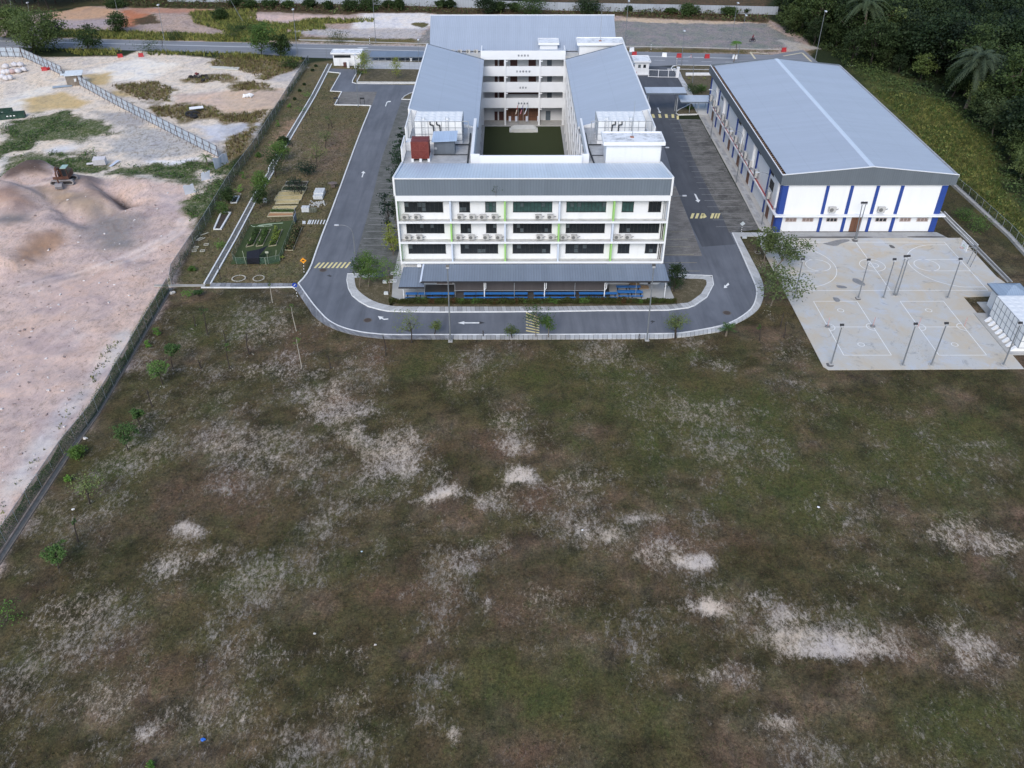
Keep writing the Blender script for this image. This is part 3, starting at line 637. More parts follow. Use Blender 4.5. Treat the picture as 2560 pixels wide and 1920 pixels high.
slabs_obj('inner_pavement', [(*p, 0) for p in gO[10:18]], [(*p, 0) for p in gI[10:18]], .62, M_slabM, .11)
slabs_obj('inner_pavement', [(*p, 0) for p in gO[17:]], [(*p, 0) for p in gI[17:]], .9, M_slabL, .11)
slabs_obj('inner_pavement', [(*p, 0) for p in [gO[0], gO[1]]], [(*p, 0) for p in [gI[0], gI[1]]], .9, M_slabL, .11)
def lawn_mat(name, cov, bar, w_):
    m, nt, b = new_mat(name); c = coords(nt, True)
    n_a = noise(nt, c, 1.1, 8, .72, .4); n_b = noise(nt, c, 7.5, 5, .75); n_d = noise(nt, c, 24, 3, .7)
    k = math_(nt, 'ADD', math_(nt, 'MULTIPLY', n_a, .55), math_(nt, 'MULTIPLY', n_b, .45))
    msk = ramp(nt, math_(nt, 'ADD', k, w_-.5), [(.46, 0.), (.66, 1.)])
    cv = mix(nt, ramp(nt, n_d, [(.3, 0.), (.72, 1.)]), tuple(x*.6 for x in cov), tuple(x*1.45 for x in cov))
    bv = mix(nt, ramp(nt, n_b, [(.3, 0.), (.7, 1.)]), tuple(x*.75 for x in bar), tuple(x*1.2 for x in bar))
    nt.links.new(mix(nt, msk, cv, bv), b.inputs['Base Color']); b.inputs['Roughness'].default_value = .95; b.inputs['Specular IOR Level'].default_value = .15
    bump(nt, b, n_b, .5, .12); return m
M_lawn = lawn_mat('thin_lawn', (.10,.085,.05), (.27,.22,.16), .47)
M_lawnG = lawn_mat('green_lawn', (.058,.080,.032), (.13,.12,.07), .30)
def patch(name, pts, z, mt, z1=None):
    mb = MB(); mb.poly(pts, z, z1); return struct(mb.build(name, mt))
patch('lawn', gI[1:11]+[g('k',1290,1062), g('B',62,1075), g('k',1400,560), g('k',1020,606)], .0, M_lawn, .085)
patch('lawn', [g('i',-300,790)]+gI[11:18]+[g('O',1492,652),g('O',1514,636),g('O',1527,614),g('O',1524,604),g('O',1465,602)]+[g('B',2085,920), g('B',2092,1063), g('B',62,1075)], .0, M_lawn, .085)
# canteen apron and strip round the school
M_apron = mat('apron_concrete', (.43,.43,.42), .8, .14, .5, .4, (.22,.22,.21))
ap = MB(); ap.poly([(-16.7,103.05),(22.9,103.05),(23.2,103.4),(22.75,109.5),(22.75,182),(-17.2,182),(-17.2,109.5)], -.02, .14); struct(ap.build('school_apron', M_apron))
# parking bays (grass pavers)
def paver_mat(name, a_, b_, dark):
    m, nt, bb = new_mat(name); c = coords(nt, True)
    n1 = noise(nt, c, .35, 6, .7, .5); n2 = noise(nt, c, 5, 4, .75); n3 = noise(nt, coords(nt, True, (.5, 3, 1)), 1.2, 5, .7)
    cc = mix(nt, ramp(nt, n1, [(.36, 0.), (.6, 1.)]), a_, b_)
    cc = mix(nt, math_(nt, 'MULTIPLY', ramp(nt, n2, [(.42, 0.), (.62, 1.)]), .5), cc, dark)
    cc = mix(nt, math_(nt, 'MULTIPLY', ramp(nt, n3, [(.5, 0.), (.66, 1.)]), .45), cc, tuple(x*1.7 for x in b_))
    nt.links.new(cc, bb.inputs['Base Color']); bb.inputs['Roughness'].default_value = .95; bump(nt, bb, n2, .5, .05); return m
M_pav1 = paver_mat('mossy_pavers', (.075,.078,.070), (.15,.15,.145), (.045,.05,.035))
M_pav2 = paver_mat('stained_pavers', (.06,.058,.054), (.20,.192,.18), (.03,.032,.03))
M_pav3 = paver_mat('pale_pavers', (.135,.125,.115), (.22,.205,.19), (.07,.065,.055))
pkL = [g('I',1690,1440), g('I',1870,800), g('r',1640,780), g('r',1790,330), g('r',1890,50), (-17.3, g('r',1890,50)[1]), (-17.3, g('I',1690,1440)[1])]
patch('parking_bays', pkL, .004, M_pav1)
patch('parking_bays', gl('h', [(295,1072),(1020,1075),(905,1360),(150,1345)]), .004, M_pav3)
patch('parking_bays', [g('C',345,600), g('C',480,600), g('C',640,900), g('C',850,1290), g('C',660,1310), g('C',610,1190), g('C',520,1020), g('C',440,860), g('C',380,700)], .004, M_pav2)
patch('parking_bays', [(22.8, g('C',300,1000)[1]), g('C',325,1020), g('C',430,1290), g('C',492,1458), (22.8, g('C',492,1458)[1])] if True else [], .004, M_pav3)
mb = MB()
def line(mb, p, q, w_=.1, z=.01, mi=0):
    p, q = Vector((p[0], p[1])), Vector((q[0], q[1])); d = (q-p).normalized(); n_ = Vector((-d.y, d.x))*w_/2
    c_ = [p-n_, q-n_, q+n_, p+n_]
    if (c_[1]-c_[0]).x*(c_[2]-c_[0]).y-(c_[1]-c_[0]).y*(c_[2]-c_[0]).x < 0: c_ = c_[::-1]
    mb.add([(v_.x, v_.y, z) for v_ in c_], [(0,1,2,3)], mi)
for yy in (315,365,437,520,580,635,690,752,812,872,938,1005,1077,1145):
    y_ = g('I',1950,yy)[1]; xl = g('I',1740,1250)[0]+.25; line(mb, (xl+.1, y_), (-17.5, y_), .09)
for k_ in range(14):
    y_ = g('I',1950,315)[1]+2.5*(k_+1); line(mb, (g('I',1740,1250)[0]+.35, y_), (-17.5, y_), .09)
struct(mb.build('bay_lines', mat('faded_line_paint', (.34,.34,.33), .8, .2, 2, .4)))
mb = MB()
yb0 = g('C',700,1305)[1]; 
for k_ in range(22):
    y_ = yb0+1.8+2.55*k_
    xa = g('C',610,1190)[0]; 
    line(mb, (33.6, y_), (39.6-.0, y_), .08)
struct(mb.build('bay_lines', MATS['faded_line_paint']))
mb = MB()
for k_ in range(7): line(mb, (22.9, 109+2.6*k_), (28.3, 109+2.6*k_), .09)
struct(mb.build('bay_lines', mat('faded_yellow_paint', (.36,.32,.2), .8, .2, 2, .4)))
# hall apron
patch('hall_pavement', [g('C',470,575), g('C',528,500), (42.6,182), (42.6,124.6), g('C',900,1325), g('C',850,1290), g('C',700,1000)], -.02, mat('hall_apron_concrete', (.46,.44,.41), .85, .12, .5, .3, (.25,.24,.22)), .09)
slabs_obj('hall_footpath', [(*p, 0) for p in gl('C', [(480,590),(570,740),(700,980),(850,1275)])], [(*p, 0) for p in gl('C', [(508,585),(610,760),(745,1000),(900,1290)])], 1.2, M_slabM, .115, 2)
patch('walkway_slab', [g('d',1560,1370), g('d',1930,1370), g('d',1930,1659), g('d',1690,1620)], -.02, mat('pale_walkway', (.58,.57,.55), .8, .08, 1), .10)
# game court
def court_mat():
    m, nt, b = new_mat('court_concrete'); c = coords(nt, True)
    n1 = noise(nt, c, .16, 6, .68, .6); n2 = noise(nt, coords(nt, True, (1, 1, 1), (0, 0, 1)), .23, 6, .72, 1.0); n3 = noise(nt, c, .4, 7, .78, 1.5); n4 = noise(nt, c, 5, 4, .7)
    cc = mix(nt, ramp(nt, n1, [(.42, 0.), (.62, 1.)]), (.52,.51,.48), (.54,.46,.345))
    cc = mix(nt, math_(nt, 'MULTIPLY', ramp(nt, n2, [(.52, 0.), (.64, 1.)]), .7), cc, (.50,.53,.58))
    cc = mix(nt, math_(nt, 'MULTIPLY', ramp(nt, n3, [(.57, 0.), (.66, 1.)]), .55), cc, (.22,.22,.22))
    cc = mix(nt, math_(nt, 'MULTIPLY', ramp(nt, n3, [(.28, 1.), (.36, 0.)]), .4), cc, (.62,.62,.6))
    cc = mix(nt, math_(nt, 'MULTIPLY', n4, .16), cc, (.25,.24,.23))
    nt.links.new(cc, b.inputs['Base Color']); b.inputs['Roughness'].default_value = .75; bump(nt, b, n4, .15, .02); return m
M_court = court_mat()
ctA = gl('E', [(268,165),(1752,160),(2010,440),(2080,490),(1955,585),(1772,590),(2212,1112),(790,1120),(750,1095),(495,600)])
patch('game_court', ctA, -.05, M_court, .03)
patch('hall_forecourt', gl('E', [(350,118),(1575,118),(1655,158),(268,163)]), -.05, mat('forecourt_concrete', (.36,.36,.355), .8, .16, .35, .5, (.14,.14,.14)), .024)
M_line = mat('court_line_paint', (.80,.80,.78), .6, .05, 3, .15, (.5,.5,.48))
zc = .036
mb = MB()
X0, X1, X2 = g('E',988,192)[0]-14, g('E',988,192)[0], g('E',988,192)[0]+14
ya, yb = g('E',1240,543)[1], g('E',988,192)[1]
yc = (ya+yb)/2
for p, q_ in (((X0,ya),(X2,ya)),((X0,yb),(X2,yb)),((X0,ya),(X0,yb)),((X2,ya),(X2,yb)),((X1,ya),(X1,yb))): line(mb, p, q_, .09, zc)
def arc(mb, cx, cy, r, a0, a1, n=40, w_=.09, z=zc+.002):
    for k_ in range(n):
        t0, t1 = math.radians(a0+(a1-a0)*k_/n), math.radians(a0+(a1-a0)*(k_+1)/n)
        line(mb, (cx+r*math.cos(t0), cy+r*math.sin(t0)), (cx+r*math.cos(t1), cy+r*math.sin(t1)), w_, z)
arc(mb, X1, yc, 1.85, 0, 360); arc(mb, X1+.2, yc, .7, 0, 360, 24)
for sx, xx in ((1, X0), (-1, X2)):
    bx = xx+1.575*sx
    yt = 6.6
    a_ = math.degrees(math.acos(min(1, 1.4/6.75)))
    t_ = math.degrees(math.asin(yt/6.75))
    if sx == 1: arc(mb, bx, yc, 6.75, -t_, t_)
    else: arc(mb, bx, yc, 6.75, 180-t_, 180+t_)
    ex = bx+sx*math.sqrt(6.75**2-yt**2)
    line(mb, (xx, yc+yt), (ex, yc+yt), .09, zc+.002); line(mb, (xx, yc-yt), (ex, yc-yt), .09, zc+.002)
    line(mb, (xx, yc+1.8), (xx+5.8*sx, yc+1.8), .09, zc+.002); line(mb, (xx, yc-1.8), (xx+5.8*sx, yc-1.8), .09, zc+.002)
    arc(mb, xx+5.8*sx, yc, 1.8, 0, 360, 36)
for cxn in (('E',680,622),('E',1310,622)):
    xl, yt_ = g(*cxn); yb_ = yt_-13.4; xr = xl+6.1
    for p, q_ in (((xl,yb_),(xr,yb_)),((xl,yt_),(xr,yt_)),((xl,yb_),(xl,yt_)),((xr,yb_),(xr,yt_)),((xl,yt_-6.7),(xr,yt_-6.7))): line(mb, p, q_, .09, zc)
    for yy in (yt_-2.45, yb_+2.45): arc(mb, (xl+xr)/2, yy, .42, 0, 360, 20)
    arc(mb, xl, yt_-6.7, .9, -90, 90, 14); arc(mb, xr, yt_-6.7, .9, 90, 270, 14)
struct(mb.build('court_lines', M_line))
# dark damp stains on the court: paint-thin sheets of another concrete tone
def stain(pts, mt, z):
    mb = MB(); P_ = smooth_line([(*p, 0) for p in pts+[pts[0]]], 2); mb.poly([(p.x, p.y) for p in P_[:-1]], z); struct(mb.build('damp_stain', mt))
M_st = mat('damp_concrete', (.22,.22,.22), .6, .3, 2.5)
M_st2 = mat('dark_mould', (.12,.115,.11), .8, .3, 2)
stain(gl('E', [(745,200),(800,190),(860,172),(940,170),(945,185),(880,200),(850,222),(790,215)]), M_st, .037)
stain(gl('E', [(965,455),(1000,455),(1060,495),(1055,512),(1010,500),(960,475)]), M_st, .037)
stain(gl('E', [(820,592),(860,595),(880,622),(845,628),(825,612)]), M_st, .037)
stain(gl('E', [(845,505),(900,508),(935,525),(890,530),(850,522)]), M_st, .037)
stain(gl('E', [(1228,210),(1250,212),(1275,228),(1270,238),(1238,232)]), M_st2, .0375)
stain(gl('E', [(550,152),(700,150),(1110,150),(1112,160),(700,161),(552,160)]), M_st2, .031)
stain(gl('E', [(1360,150),(1500,146),(1650,150),(1640,158),(1380,158)]), M_st2, .031)
stain(gl('E', [(980,592),(1020,592),(1030,612),(990,614)]), M_st2, .0378)
stain(gl('E', [(770,1072),(820,1068),(832,1100),(780,1100)]), M_st2, .0378)
stain(gl('E', [(955,170),(995,168),(1008,190),(968,192)]), M_st2, .0378)
# main road
def rp(px, py): return g('F', px*3.456, py*3.456)
roadT = [rp(-500,81), rp(0,92.6), rp(1068,117), rp(1560,128.4), rp(1800,134.2), rp(1930,137)]
roadB = [rp(-500,104), rp(0,117), rp(631,134.5), rp(767,144), rp(1450,165), rp(1560,168), rp(1688,163.5), rp(1780,164), rp(2050,168)]
patch('main_road', roadT+[g('J',990,275), g('J',1080,350)]+roadB[::-1], .012, M_road)
mb = MB()
line(mb, rp(-500,91), rp(0,102.7), .26, .018); line(mb, rp(0,102.7), rp(1840,146), .26, .018)
a_, b_ = Vector(rp(1560,158) if False else g('d',700,372)), Vector(g('d',2000,408)); dv = (b_-a_).normalized()
for k_ in range(-14, 9):
    p = a_+dv*(k_*5.9); line(mb, p, p+dv*2.6, .12, .018)
line(mb, rp(120,95.5), rp(1560,129.6), .12, .018)
struct(mb.build('road_markings', M_paint))
mb = MB()
for p, q_ in ((('J',698,288),('J',726,326)),(('J',985,292),('J',1040,345)),(('J',698,288),('J',800,300)),(('J',985,292),('J',880,310))): line(mb, g(*p), g(*q_), .5, .02)
struct(mb.build('road_markings', mat('pale_yellow_paint', (.62,.55,.38), .7, .1, 2, .3)))
# arrows and bars on the driveway
def flat(name, polys, mt, z=.008):
    mb = MB()
    for p in polys: mb.poly(p, z)
    return struct(mb.build(name, mt))
flat('arrow_marking', [gl('k', [(1050,1212),(1148,1228),(1120,1240),(1150,1258),(1215,1252),(1218,1268),(1150,1275),(1108,1255),(1082,1270)])], M_paint)
flat('arrow_marking', [gl('i', [(765,1028),(865,1003),(865,1018),(1095,1018),(1095,1036),(865,1036),(865,1052)])], M_paint)
flat('arrow_marking', [gl('i', [(1095,1018),(1100,1003),(1185,1028),(1085,1050),(1095,1036)])], mat('blackened_paint', (.05,.05,.055), .8))
flat('arrow_marking', [gl('r', [(1392,972),(1420,1000),(1400,1000),(1380,1055),(1368,1052),(1385,1000),(1364,998)])], M_paint)
flat('arrow_marking', [gl('h', [(1185,1375),(1210,1295),(1235,1272),(1290,1262),(1308,1272),(1295,1286),(1245,1290),(1225,1305),(1202,1378)])], M_paint)
flat('arrow_marking', [gl('C', [(440,1066),(452,1070),(470,1105),(480,1105),(468,1122),(448,1108),(458,1106)])], M_paint)
flat('arrow_marking', [gl('d', [(755,1478),(780,1462),(810,1478),(795,1482),(830,1560),(860,1560),(835,1595),(775,1565),(805,1562),(775,1485)])], M_paint)
flat('arrow_marking', [gl('E', [(28,525),(32,500),(38,508),(60,485),(68,500),(45,515),(55,522)])], M_paint)
flat('ghost_marking', [gl('k', [(230,570),(262,562),(275,550),(290,562),(325,575),(290,590),(270,582)])], MATS['blackened_paint'])
flat('ghost_marking', [gl('j', [(1630,1010),(1660,988),(1715,1010),(1680,1018),(1640,1052),(1660,1020)])], MATS['blackened_paint'])
hump = [gl('k', [(25+70*k_, 448),(62+70*k_, 448),(140+69*k_, 362-k_),(108+69*k_, 362-k_)]) for k_ in range(8)]
flat('speed_hump_bars', hump, M_yel, .016)
flat('speed_hump_bars', [gl('C', [(415+x_,1222),(432+x_,1222),(444+x_,1190),(427+x_,1190)]) for x_ in (0,30,60,95,125,150,162) if x_ != 95]+[gl('C', [(490,1200),(500,1222),(520,1212),(505,1190)])], M_yel, .016)
flat('speed_hump_bars', [gl('C', [(172+42*k_,567),(188+42*k_,567),(197+40*k_,590),(180+40*k_,590)]) for k_ in range(4)], M_yel, .016)
flat('speed_hump_bars', [gl('i', [(1812,1155-46*k_),(1812,1140-46*k_),(2010+6,1175-34*k_-k_*4),(2018,1192-34*k_-k_*4)]) for k_ in range(7)], M_yel, .016)
flat('yellow_box_line', [gl('C', [(330,575),(345,575),(345,600),(332,600)])], M_yel)
def manhole(v, x, y):
    c = g(v, x, y); mb = MB(); n = 20
    for r_, z_, mi in ((.62, .012, 0), (.48, .02, 1)):
        mb.add([(c[0]+r_*math.cos(k_*2*math.pi/n), c[1]+r_*math.sin(k_*2*math.pi/n), z_) for k_ in range(n)], [tuple(range(n))], mi)
    return tag(mb.build('manhole_cover', [mat('manhole_rim', (.13,.12,.11), .8), mat('rusty_iron', (.075,.055,.045), .7, .3, 6)]), None, 'manhole cover')
tag(manhole('k',888,1280), 'round rusty manhole cover in the curve of the driveway near the white bent arrow', 'manhole cover')
tag(manhole('k',178,480), 'round manhole cover just below the yellow striped hump on the left driveway', 'manhole cover')
tag(manhole('E',50,705), 'round manhole cover in the right bend of the driveway beside the pale kerb slabs', 'manhole cover')
# white stepping kerb bars by the garden
# ------------------------------------------------------------------ school
M_glass = mat('dark_window_glass', (.018,.022,.026), .18, .3, 1.5, spec=.6)
M_glassT = mat('teal_curtained_glass', (.035,.075,.07), .3, .4, 2.5, spec=.5)
M_frame = mat('black_window_frame', (.03,.03,.032), .5)
M_louv = mat('grey_louvre_glass', (.09,.11,.12), .3, .5, 3)
M_green = mat('lime_green_paint', (.30,.56,.16), .7, .06, 1)
M_bluew = mat('pale_blue_grey_paint', (.56,.62,.72), .7, .05, 1)
M_ledge = mat('stained_ledge_concrete', (.50,.49,.46), .85, .14, 1.2, .55, (.22,.21,.19))
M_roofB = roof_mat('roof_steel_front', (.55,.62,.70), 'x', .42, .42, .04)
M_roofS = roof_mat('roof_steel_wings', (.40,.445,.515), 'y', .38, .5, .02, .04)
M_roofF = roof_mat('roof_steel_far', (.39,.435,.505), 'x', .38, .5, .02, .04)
M_clad = roof_mat('grey_cladding', (.15,.18,.215), 'x', .38, .45, .02, .05)
M_canop = roof_mat('canopy_steel', (.17,.205,.26), 'x', .36, .45, .045, .08)
M_maroon = mat('dark_maroon_door', (.065,.025,.022), .6, .2, 2)
M_brown = mat('brown_timber', (.16,.075,.045), .6, .3, 2, streak=True)
M_greydoor = mat('blue_grey_door', (.10,.125,.15), .6, .1)
M_corr = mat('corridor_wall_paint', (.62,.63,.64), .8, .05, .6)
M_deck = mat('weathered_roof_deck', (.42,.43,.44), .85, .25, .7, .6, (.20,.20,.21))
M_mould = mat('mouldy_white_slab', (.74,.75,.76), .85, .12, .9, .9, (.23,.24,.25))
M_pipe = mat('black_pipe', (.025,.027,.03), .5)
M_gpipe = mat('galvanised_steel', (.38,.40,.42), .45, .15, 2, metal=.3)
M_dark = mat('dark_interior', (.03,.03,.032), .9)
school = thing('school_building', 'white four storey school block with grey metal roofs round an open courtyard', 'school', (3.1, 106.4, 0))
def P(name, mb, mats, parent=school, smooth=False):
    o = mb.build(name, mats, None, smooth)
    pl = parent.location if parent.parent is None else parent.location
    o.parent = parent
    # keep world coordinates: undo the root's translation
    r = parent
    while r.parent is not None: r = r.parent
    if parent is r: o.location = -r.location
    return o
YW, YE = 107.45, 106.4
XL, XR = -15.45, 21.62
FZ = [4.3, 7.38, 10.45, 13.55]
# body walls
mb = MB(); mb.box(XL+.1, XR-.1, YW, YW+.25, .12, 13.55); P('wall', mb, M_white)
mb = MB(); mb.box(XL-.15, XL+.1, YW+.26, 134.3, .12, 13.55); mb.box(XL-.35, XL-.1, 134.3, 191.5, .12, 13.6); P('wall', mb, M_white)
mb = MB(); mb.box(XR-.1, XR+.15, YW+.26, 134.3, .12, 13.55); mb.box(XR+.1, XR+.35, 134.3, 191.5, .12, 13.6); P('wall', mb, M_white)
mb = MB(); mb.box(XL-.3, XR+.3, 191.6, 191.9, .12, 16.4); P('wall', mb, M_white)
# ledges with white nosing
for zf in FZ[:3]:
    mb = MB(); mb.box(XL+.12, XR-.12, YE+.16, YW-.002, zf-.16, zf+.02); P('ledge', mb, M_ledge)
    mb = MB(); mb.box(XL, XR, YE, YE+.155, zf-.2, zf+.06); P('ledge_nosing', mb, M_wht2)
mb = MB(); mb.box(XL, XR, YE, YE+.2, 13.55, 14.3); mb.box(XL+.1, XR-.1, YE+.2, YW+.3, 13.56, 13.7); P('parapet_band', mb, M_wht2)
mb = MB(); mb.box(XL+.15, XR-.15, YE+.08, YE+.2, 14.31, 16.72); P('cladding', mb, M_clad)
fx = [-15.33,-8.11,-.69,6.72,14.14,21.5]
cols = {2: 'gwgwgw', 1: 'wgwgwg', 0: 'gwgwgw'}
for lv in range(3):
    z0 = FZ[lv]+.065; z1 = (FZ[lv+1]-.205) if lv < 2 else 13.545
    for k_, x_ in enumerate(fx):
        edge = k_ in (0, 5); gcol = cols[lv][k_] == 'g'
        mb = MB(); hw = .11
        if edge:
            s_ = 1 if k_ == 0 else -1
            mb.box(x_-.11, x_+.11, YE+.002, YE+.2, z0, z1); P('fin', mb, M_wht2)
            mb = MB(); mb.box(x_-.09, x_+.09, YE+.205, YW-.003, z0, z1)
            P('fin', mb, M_green if (gcol or (lv == 1 and k_ == 5)) else M_bluew)
        else:
            mb.box(x_-hw, x_+hw, YE+.16, YW-.003, z0, z1); P('fin', mb, M_green if gcol else M_bluew)
# windows
def window(x0, x1, z0, z1, Y, n, mt=None, parent=school, face=-1, some=0.15):
    mb = MB(); mb.box(x0, x1, Y-.03, Y-.004, z0, z1)
    w_ = P('window', mb, mt or M_glass, parent)
    fr = MB(); t = .045
    for a_, b_, c_, d_ in ((x0-.05,x1+.05,z0-.05,z0+.03),(x0-.05,x1+.05,z1-.03,z1+.05)): fr.box(a_, b_, Y-.07, Y-.032, c_, d_)
    for k_ in range(n+1):
        x_ = x0+(x1-x0)*k_/n; fr.box(x_-.02, x_+.02, Y-.068, Y-.032, z0+.03, z1-.03)
    fo = fr.build('frame', M_frame); fo.parent = w_
    lo = MB(); cnt = 0
    for k_ in range(n):
        for m_ in range(2):
            if rnd.random() < some:
                xa, xb = x0+(x1-x0)*k_/n+.03, x0+(x1-x0)*(k_+1)/n-.03; za = z0+(z1-z0)*(.08+.46*m_); zb = za+(z1-z0)*.4
                for q_ in range(5):
                    zz = za+(zb-za)*q_/5; lo.box(xa, xb, Y-.05, Y-.035, zz+.01, zz+(zb-za)/5-.03); cnt += 1
    if cnt: l_ = lo.build('louvre', M_louv); l_.parent = w_; l_['kind'] = 'stuff'
    return w_
for (x0, x1, n, mt, sm_) in ((-14.38,-9.16,9,None,.3),(-6.91,-5.49,3,None,.3),(-3.36,-1.92,3,M_glassT,.4),(.43,5.74,11,M_glassT,.08),(7.72,13.1,11,M_glassT,.2),(15.29,16.87,3,M_glassT,.1),(18.93,20.61,3,None,.05)):
    window(x0, x1, 11.5, 12.95, YW, n, mt, some=sm_)
for (x0, x1, n) in ((-14.34,-9.13,11),(-6.84,-5.42,3),(-3.31,-1.88,3),(.44,5.76,11),(7.75,13.12,11),(15.17,20.67,11)): window(x0, x1, 8.36, 9.78, YW, n, None, some=.06)
for (x0, x1, n) in ((-14.29,-9.08,9),(-6.95,-1.72,9),(.38,5.65,9),(7.83,13.19,9),(15.2,16.8,3),(19.05,20.7,3)): window(x0, x1, 5.2, 6.6, YW, n, None, some=.14)
for zf in FZ[:3]:
    mb = MB(); mb.tube((20.98, YW-.12, zf), (20.98, YW-.12, zf+3.0), .06); mb.tube((21.22, YW-.12, zf), (21.22, YW-.12, zf+3.0), .07); P('drain_pipe', mb, M_pipe if zf < 10 else M_gpipe)
# front roof, gables
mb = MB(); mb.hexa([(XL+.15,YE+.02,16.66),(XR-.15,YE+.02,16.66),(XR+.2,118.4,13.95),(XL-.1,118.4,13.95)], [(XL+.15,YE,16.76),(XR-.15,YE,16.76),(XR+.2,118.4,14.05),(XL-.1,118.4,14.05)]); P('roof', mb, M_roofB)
mb = MB(); mb.box(XL+.1, XR-.1, YE-.03, YE+.08, 16.66, 16.80); P('roof_edge', mb, M_wht2)
for xa, xb, xa2, xb2 in ((XL-.12, XL+.13, XL-.35, XL-.1), (XR-.13, XR+.12, XR+.2, XR+.45)):
    mb = MB()
    pr = [(YE,14.31),(YE-.02,16.95),(118.4,14.3),(118.4,13.4),(108,13.4)]
    n = len(pr)
    def xl_(Y_): return (xa+(xa2-xa)*(Y_-YE)/12, xb+(xb2-xb)*(Y_-YE)/12)
    vs = [(xl_(y_)[0], y_, z_) for y_, z_ in pr]+[(xl_(y_)[1], y_, z_) for y_, z_ in pr]
    mb.add(vs, [tuple(range(n-1,-1,-1)), tuple(range(n, 2*n))]+[(k_, (k_+1) % n, n+(k_+1) % n, n+k_) for k_ in range(n)]); P('gable_wall', mb, M_wht2)
# decks
mb = MB(); mb.box(XL-.15, -5.55, 118.41, 134.4, 13.4, 13.72); mb.box(-5.5, 11.35, 118.41, 119.35, 13.4, 13.70); mb.box(11.4, XR+.15, 118.41, 134.4, 13.4, 13.72); P('roof_deck', mb, M_deck)
mb = MB(); mb.box(-4.4, 10.5, 118.55, 118.75, 13.7, 15.15); P('parapet', mb, M_wht2)
for sx, xi in ((-1, -5.62), (1, 11.32)):
    mb = MB(); mb.box(xi-.12, xi+.32 if sx < 0 else xi+.2, 119.1, 134.3, 13.71, 15.2)
    if sx < 0: mb.box(-5.74, -4.42, 119.0, 119.2, 13.70, 15.19)
    else: mb.box(10.52, 11.55, 119.0, 119.2, 13.70, 15.19)
    P('parapet', mb, M_wht2)
# wings
for sx, xo, xi in ((-1, -16.0, -5.1), (1, 22.2, 11.0)):
    mb = MB(); a_, b_ = (xo, xi) if sx < 0 else (xi, xo); za, zb = (16.6, 13.65) if sx < 0 else (13.65, 16.6)
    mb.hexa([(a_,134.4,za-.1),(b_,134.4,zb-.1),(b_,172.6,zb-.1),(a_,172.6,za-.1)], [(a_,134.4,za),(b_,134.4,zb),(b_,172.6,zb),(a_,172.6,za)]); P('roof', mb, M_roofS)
    mb = MB(); xw = xo+sx*0
    mb.hexa([(a_,134.2,13.5),(b_ if sx>0 else b_-.5,134.2,13.5),(b_ if sx>0 else b_-.5,134.38,13.5),(a_,134.38,13.5)], [(a_,134.2,za+.16),(b_ if sx>0 else b_-.5,134.2,zb+.1),(b_ if sx>0 else b_-.5,134.38,zb+.1),(a_,134.38,za+.16)]); P('gable_wall', mb, M_white)
    mb = MB(); mb.box(*sorted((xo, xo+sx*.22)), 134.4, 172.8, 13.6, 16.72); mb.box(*sorted((xo+sx*.55, xo+sx*.75)), 134.4, 178, 13.0, 13.9); mb.box(*sorted((xo+sx*.22, xo+sx*.55)), 134.4, 178, 13.0, 13.3); P('outer_parapet', mb, M_wht2)
    mb = MB(); mb.hexa([(a_,172.62,13.2),(b_,172.62,13.2),(b_,172.8,13.2),(a_,172.8,13.2)], [(a_,172.62,za+.1),(b_,172.62,zb+.1),(b_,172.8,zb+.1),(a_,172.8,za+.1)]); P('roof_edge', mb, M_clad)
    mb = MB(); mb.box(*sorted((xi-sx*.02, xi+sx*.1)), 134.4, 172.6, 13.35, 13.62); P('gutter', mb, M_gpipe)
# wing inner faces
CZ = [(3.8, 5.8), (7.0, 9.0), (10.2, 12.1)]
for sx, xf in ((-1, -5.9), (1, 11.3)):
    for z0, z1 in CZ:
        mb = MB(); mb.box(*sorted((xf, xf+sx*.18)), 119.5, 173.6, z0, z1-.0); P('parapet_band', mb, M_wht2)
        mb = MB(); mb.box(*sorted((xf+sx*.18, xf+sx*2.6)), 119.5, 173.6, z0+.3, z0+.55); P('corridor_floor', mb, M_ledge)
    mb = MB(); mb.box(*sorted((xf+sx*2.6, xf+sx*2.8)), 119.5, 176.4, .12, 13.4); P('wall', mb, M_corr)
    mb = MB(); mb.box(*sorted((xf, xf+sx*2.6)), 119.5, 173.6, 13.2, 13.39); P('soffit', mb, M_wht2)
    for k_ in range(12):
        y_ = 123.5+4.55*k_; mb = MB(); mb.box(*sorted((xf-sx*.22, xf-sx*.003)), y_-.14, y_+.14, .12, 13.2); P('column', mb, M_wht2)
        if k_ < 11:
            mb = MB()
            for zf in (.13, 4.36, 7.56, 10.76): mb.box(*sorted((xf+sx*2.56, xf+sx*2.597)), y_+.7, y_+1.6, zf, zf+2.1); mb.box(*sorted((xf+sx*2.56, xf+sx*2.597)), y_+2.2, y_+4.0, zf+1.1, zf+2.2)
            P('door' , mb, M_maroon)
mb = MB(); mb.box(-5.7, 11.1, 119.36, 119.5, .12, 13.4); P('wall', mb, M_white)
# courtyard
mb = MB(); mb.box(-5.2, 10.5, 123, 173.0, .1, .17); cy_ = P('courtyard_lawn', mb, lawn_mat('courtyard_grass', (.040,.050,.022), (.07,.065,.035), .40))
mb = MB(); mb.box(-9, 14.4, 119.6, 176.4, .05, .145); P('courtyard_paving', mb, M_apron)
mb = MB(); mb.box(-9, 14.4, 173.3, 176.4, .15, .30); P('courtyard_paving', mb, M_conc)
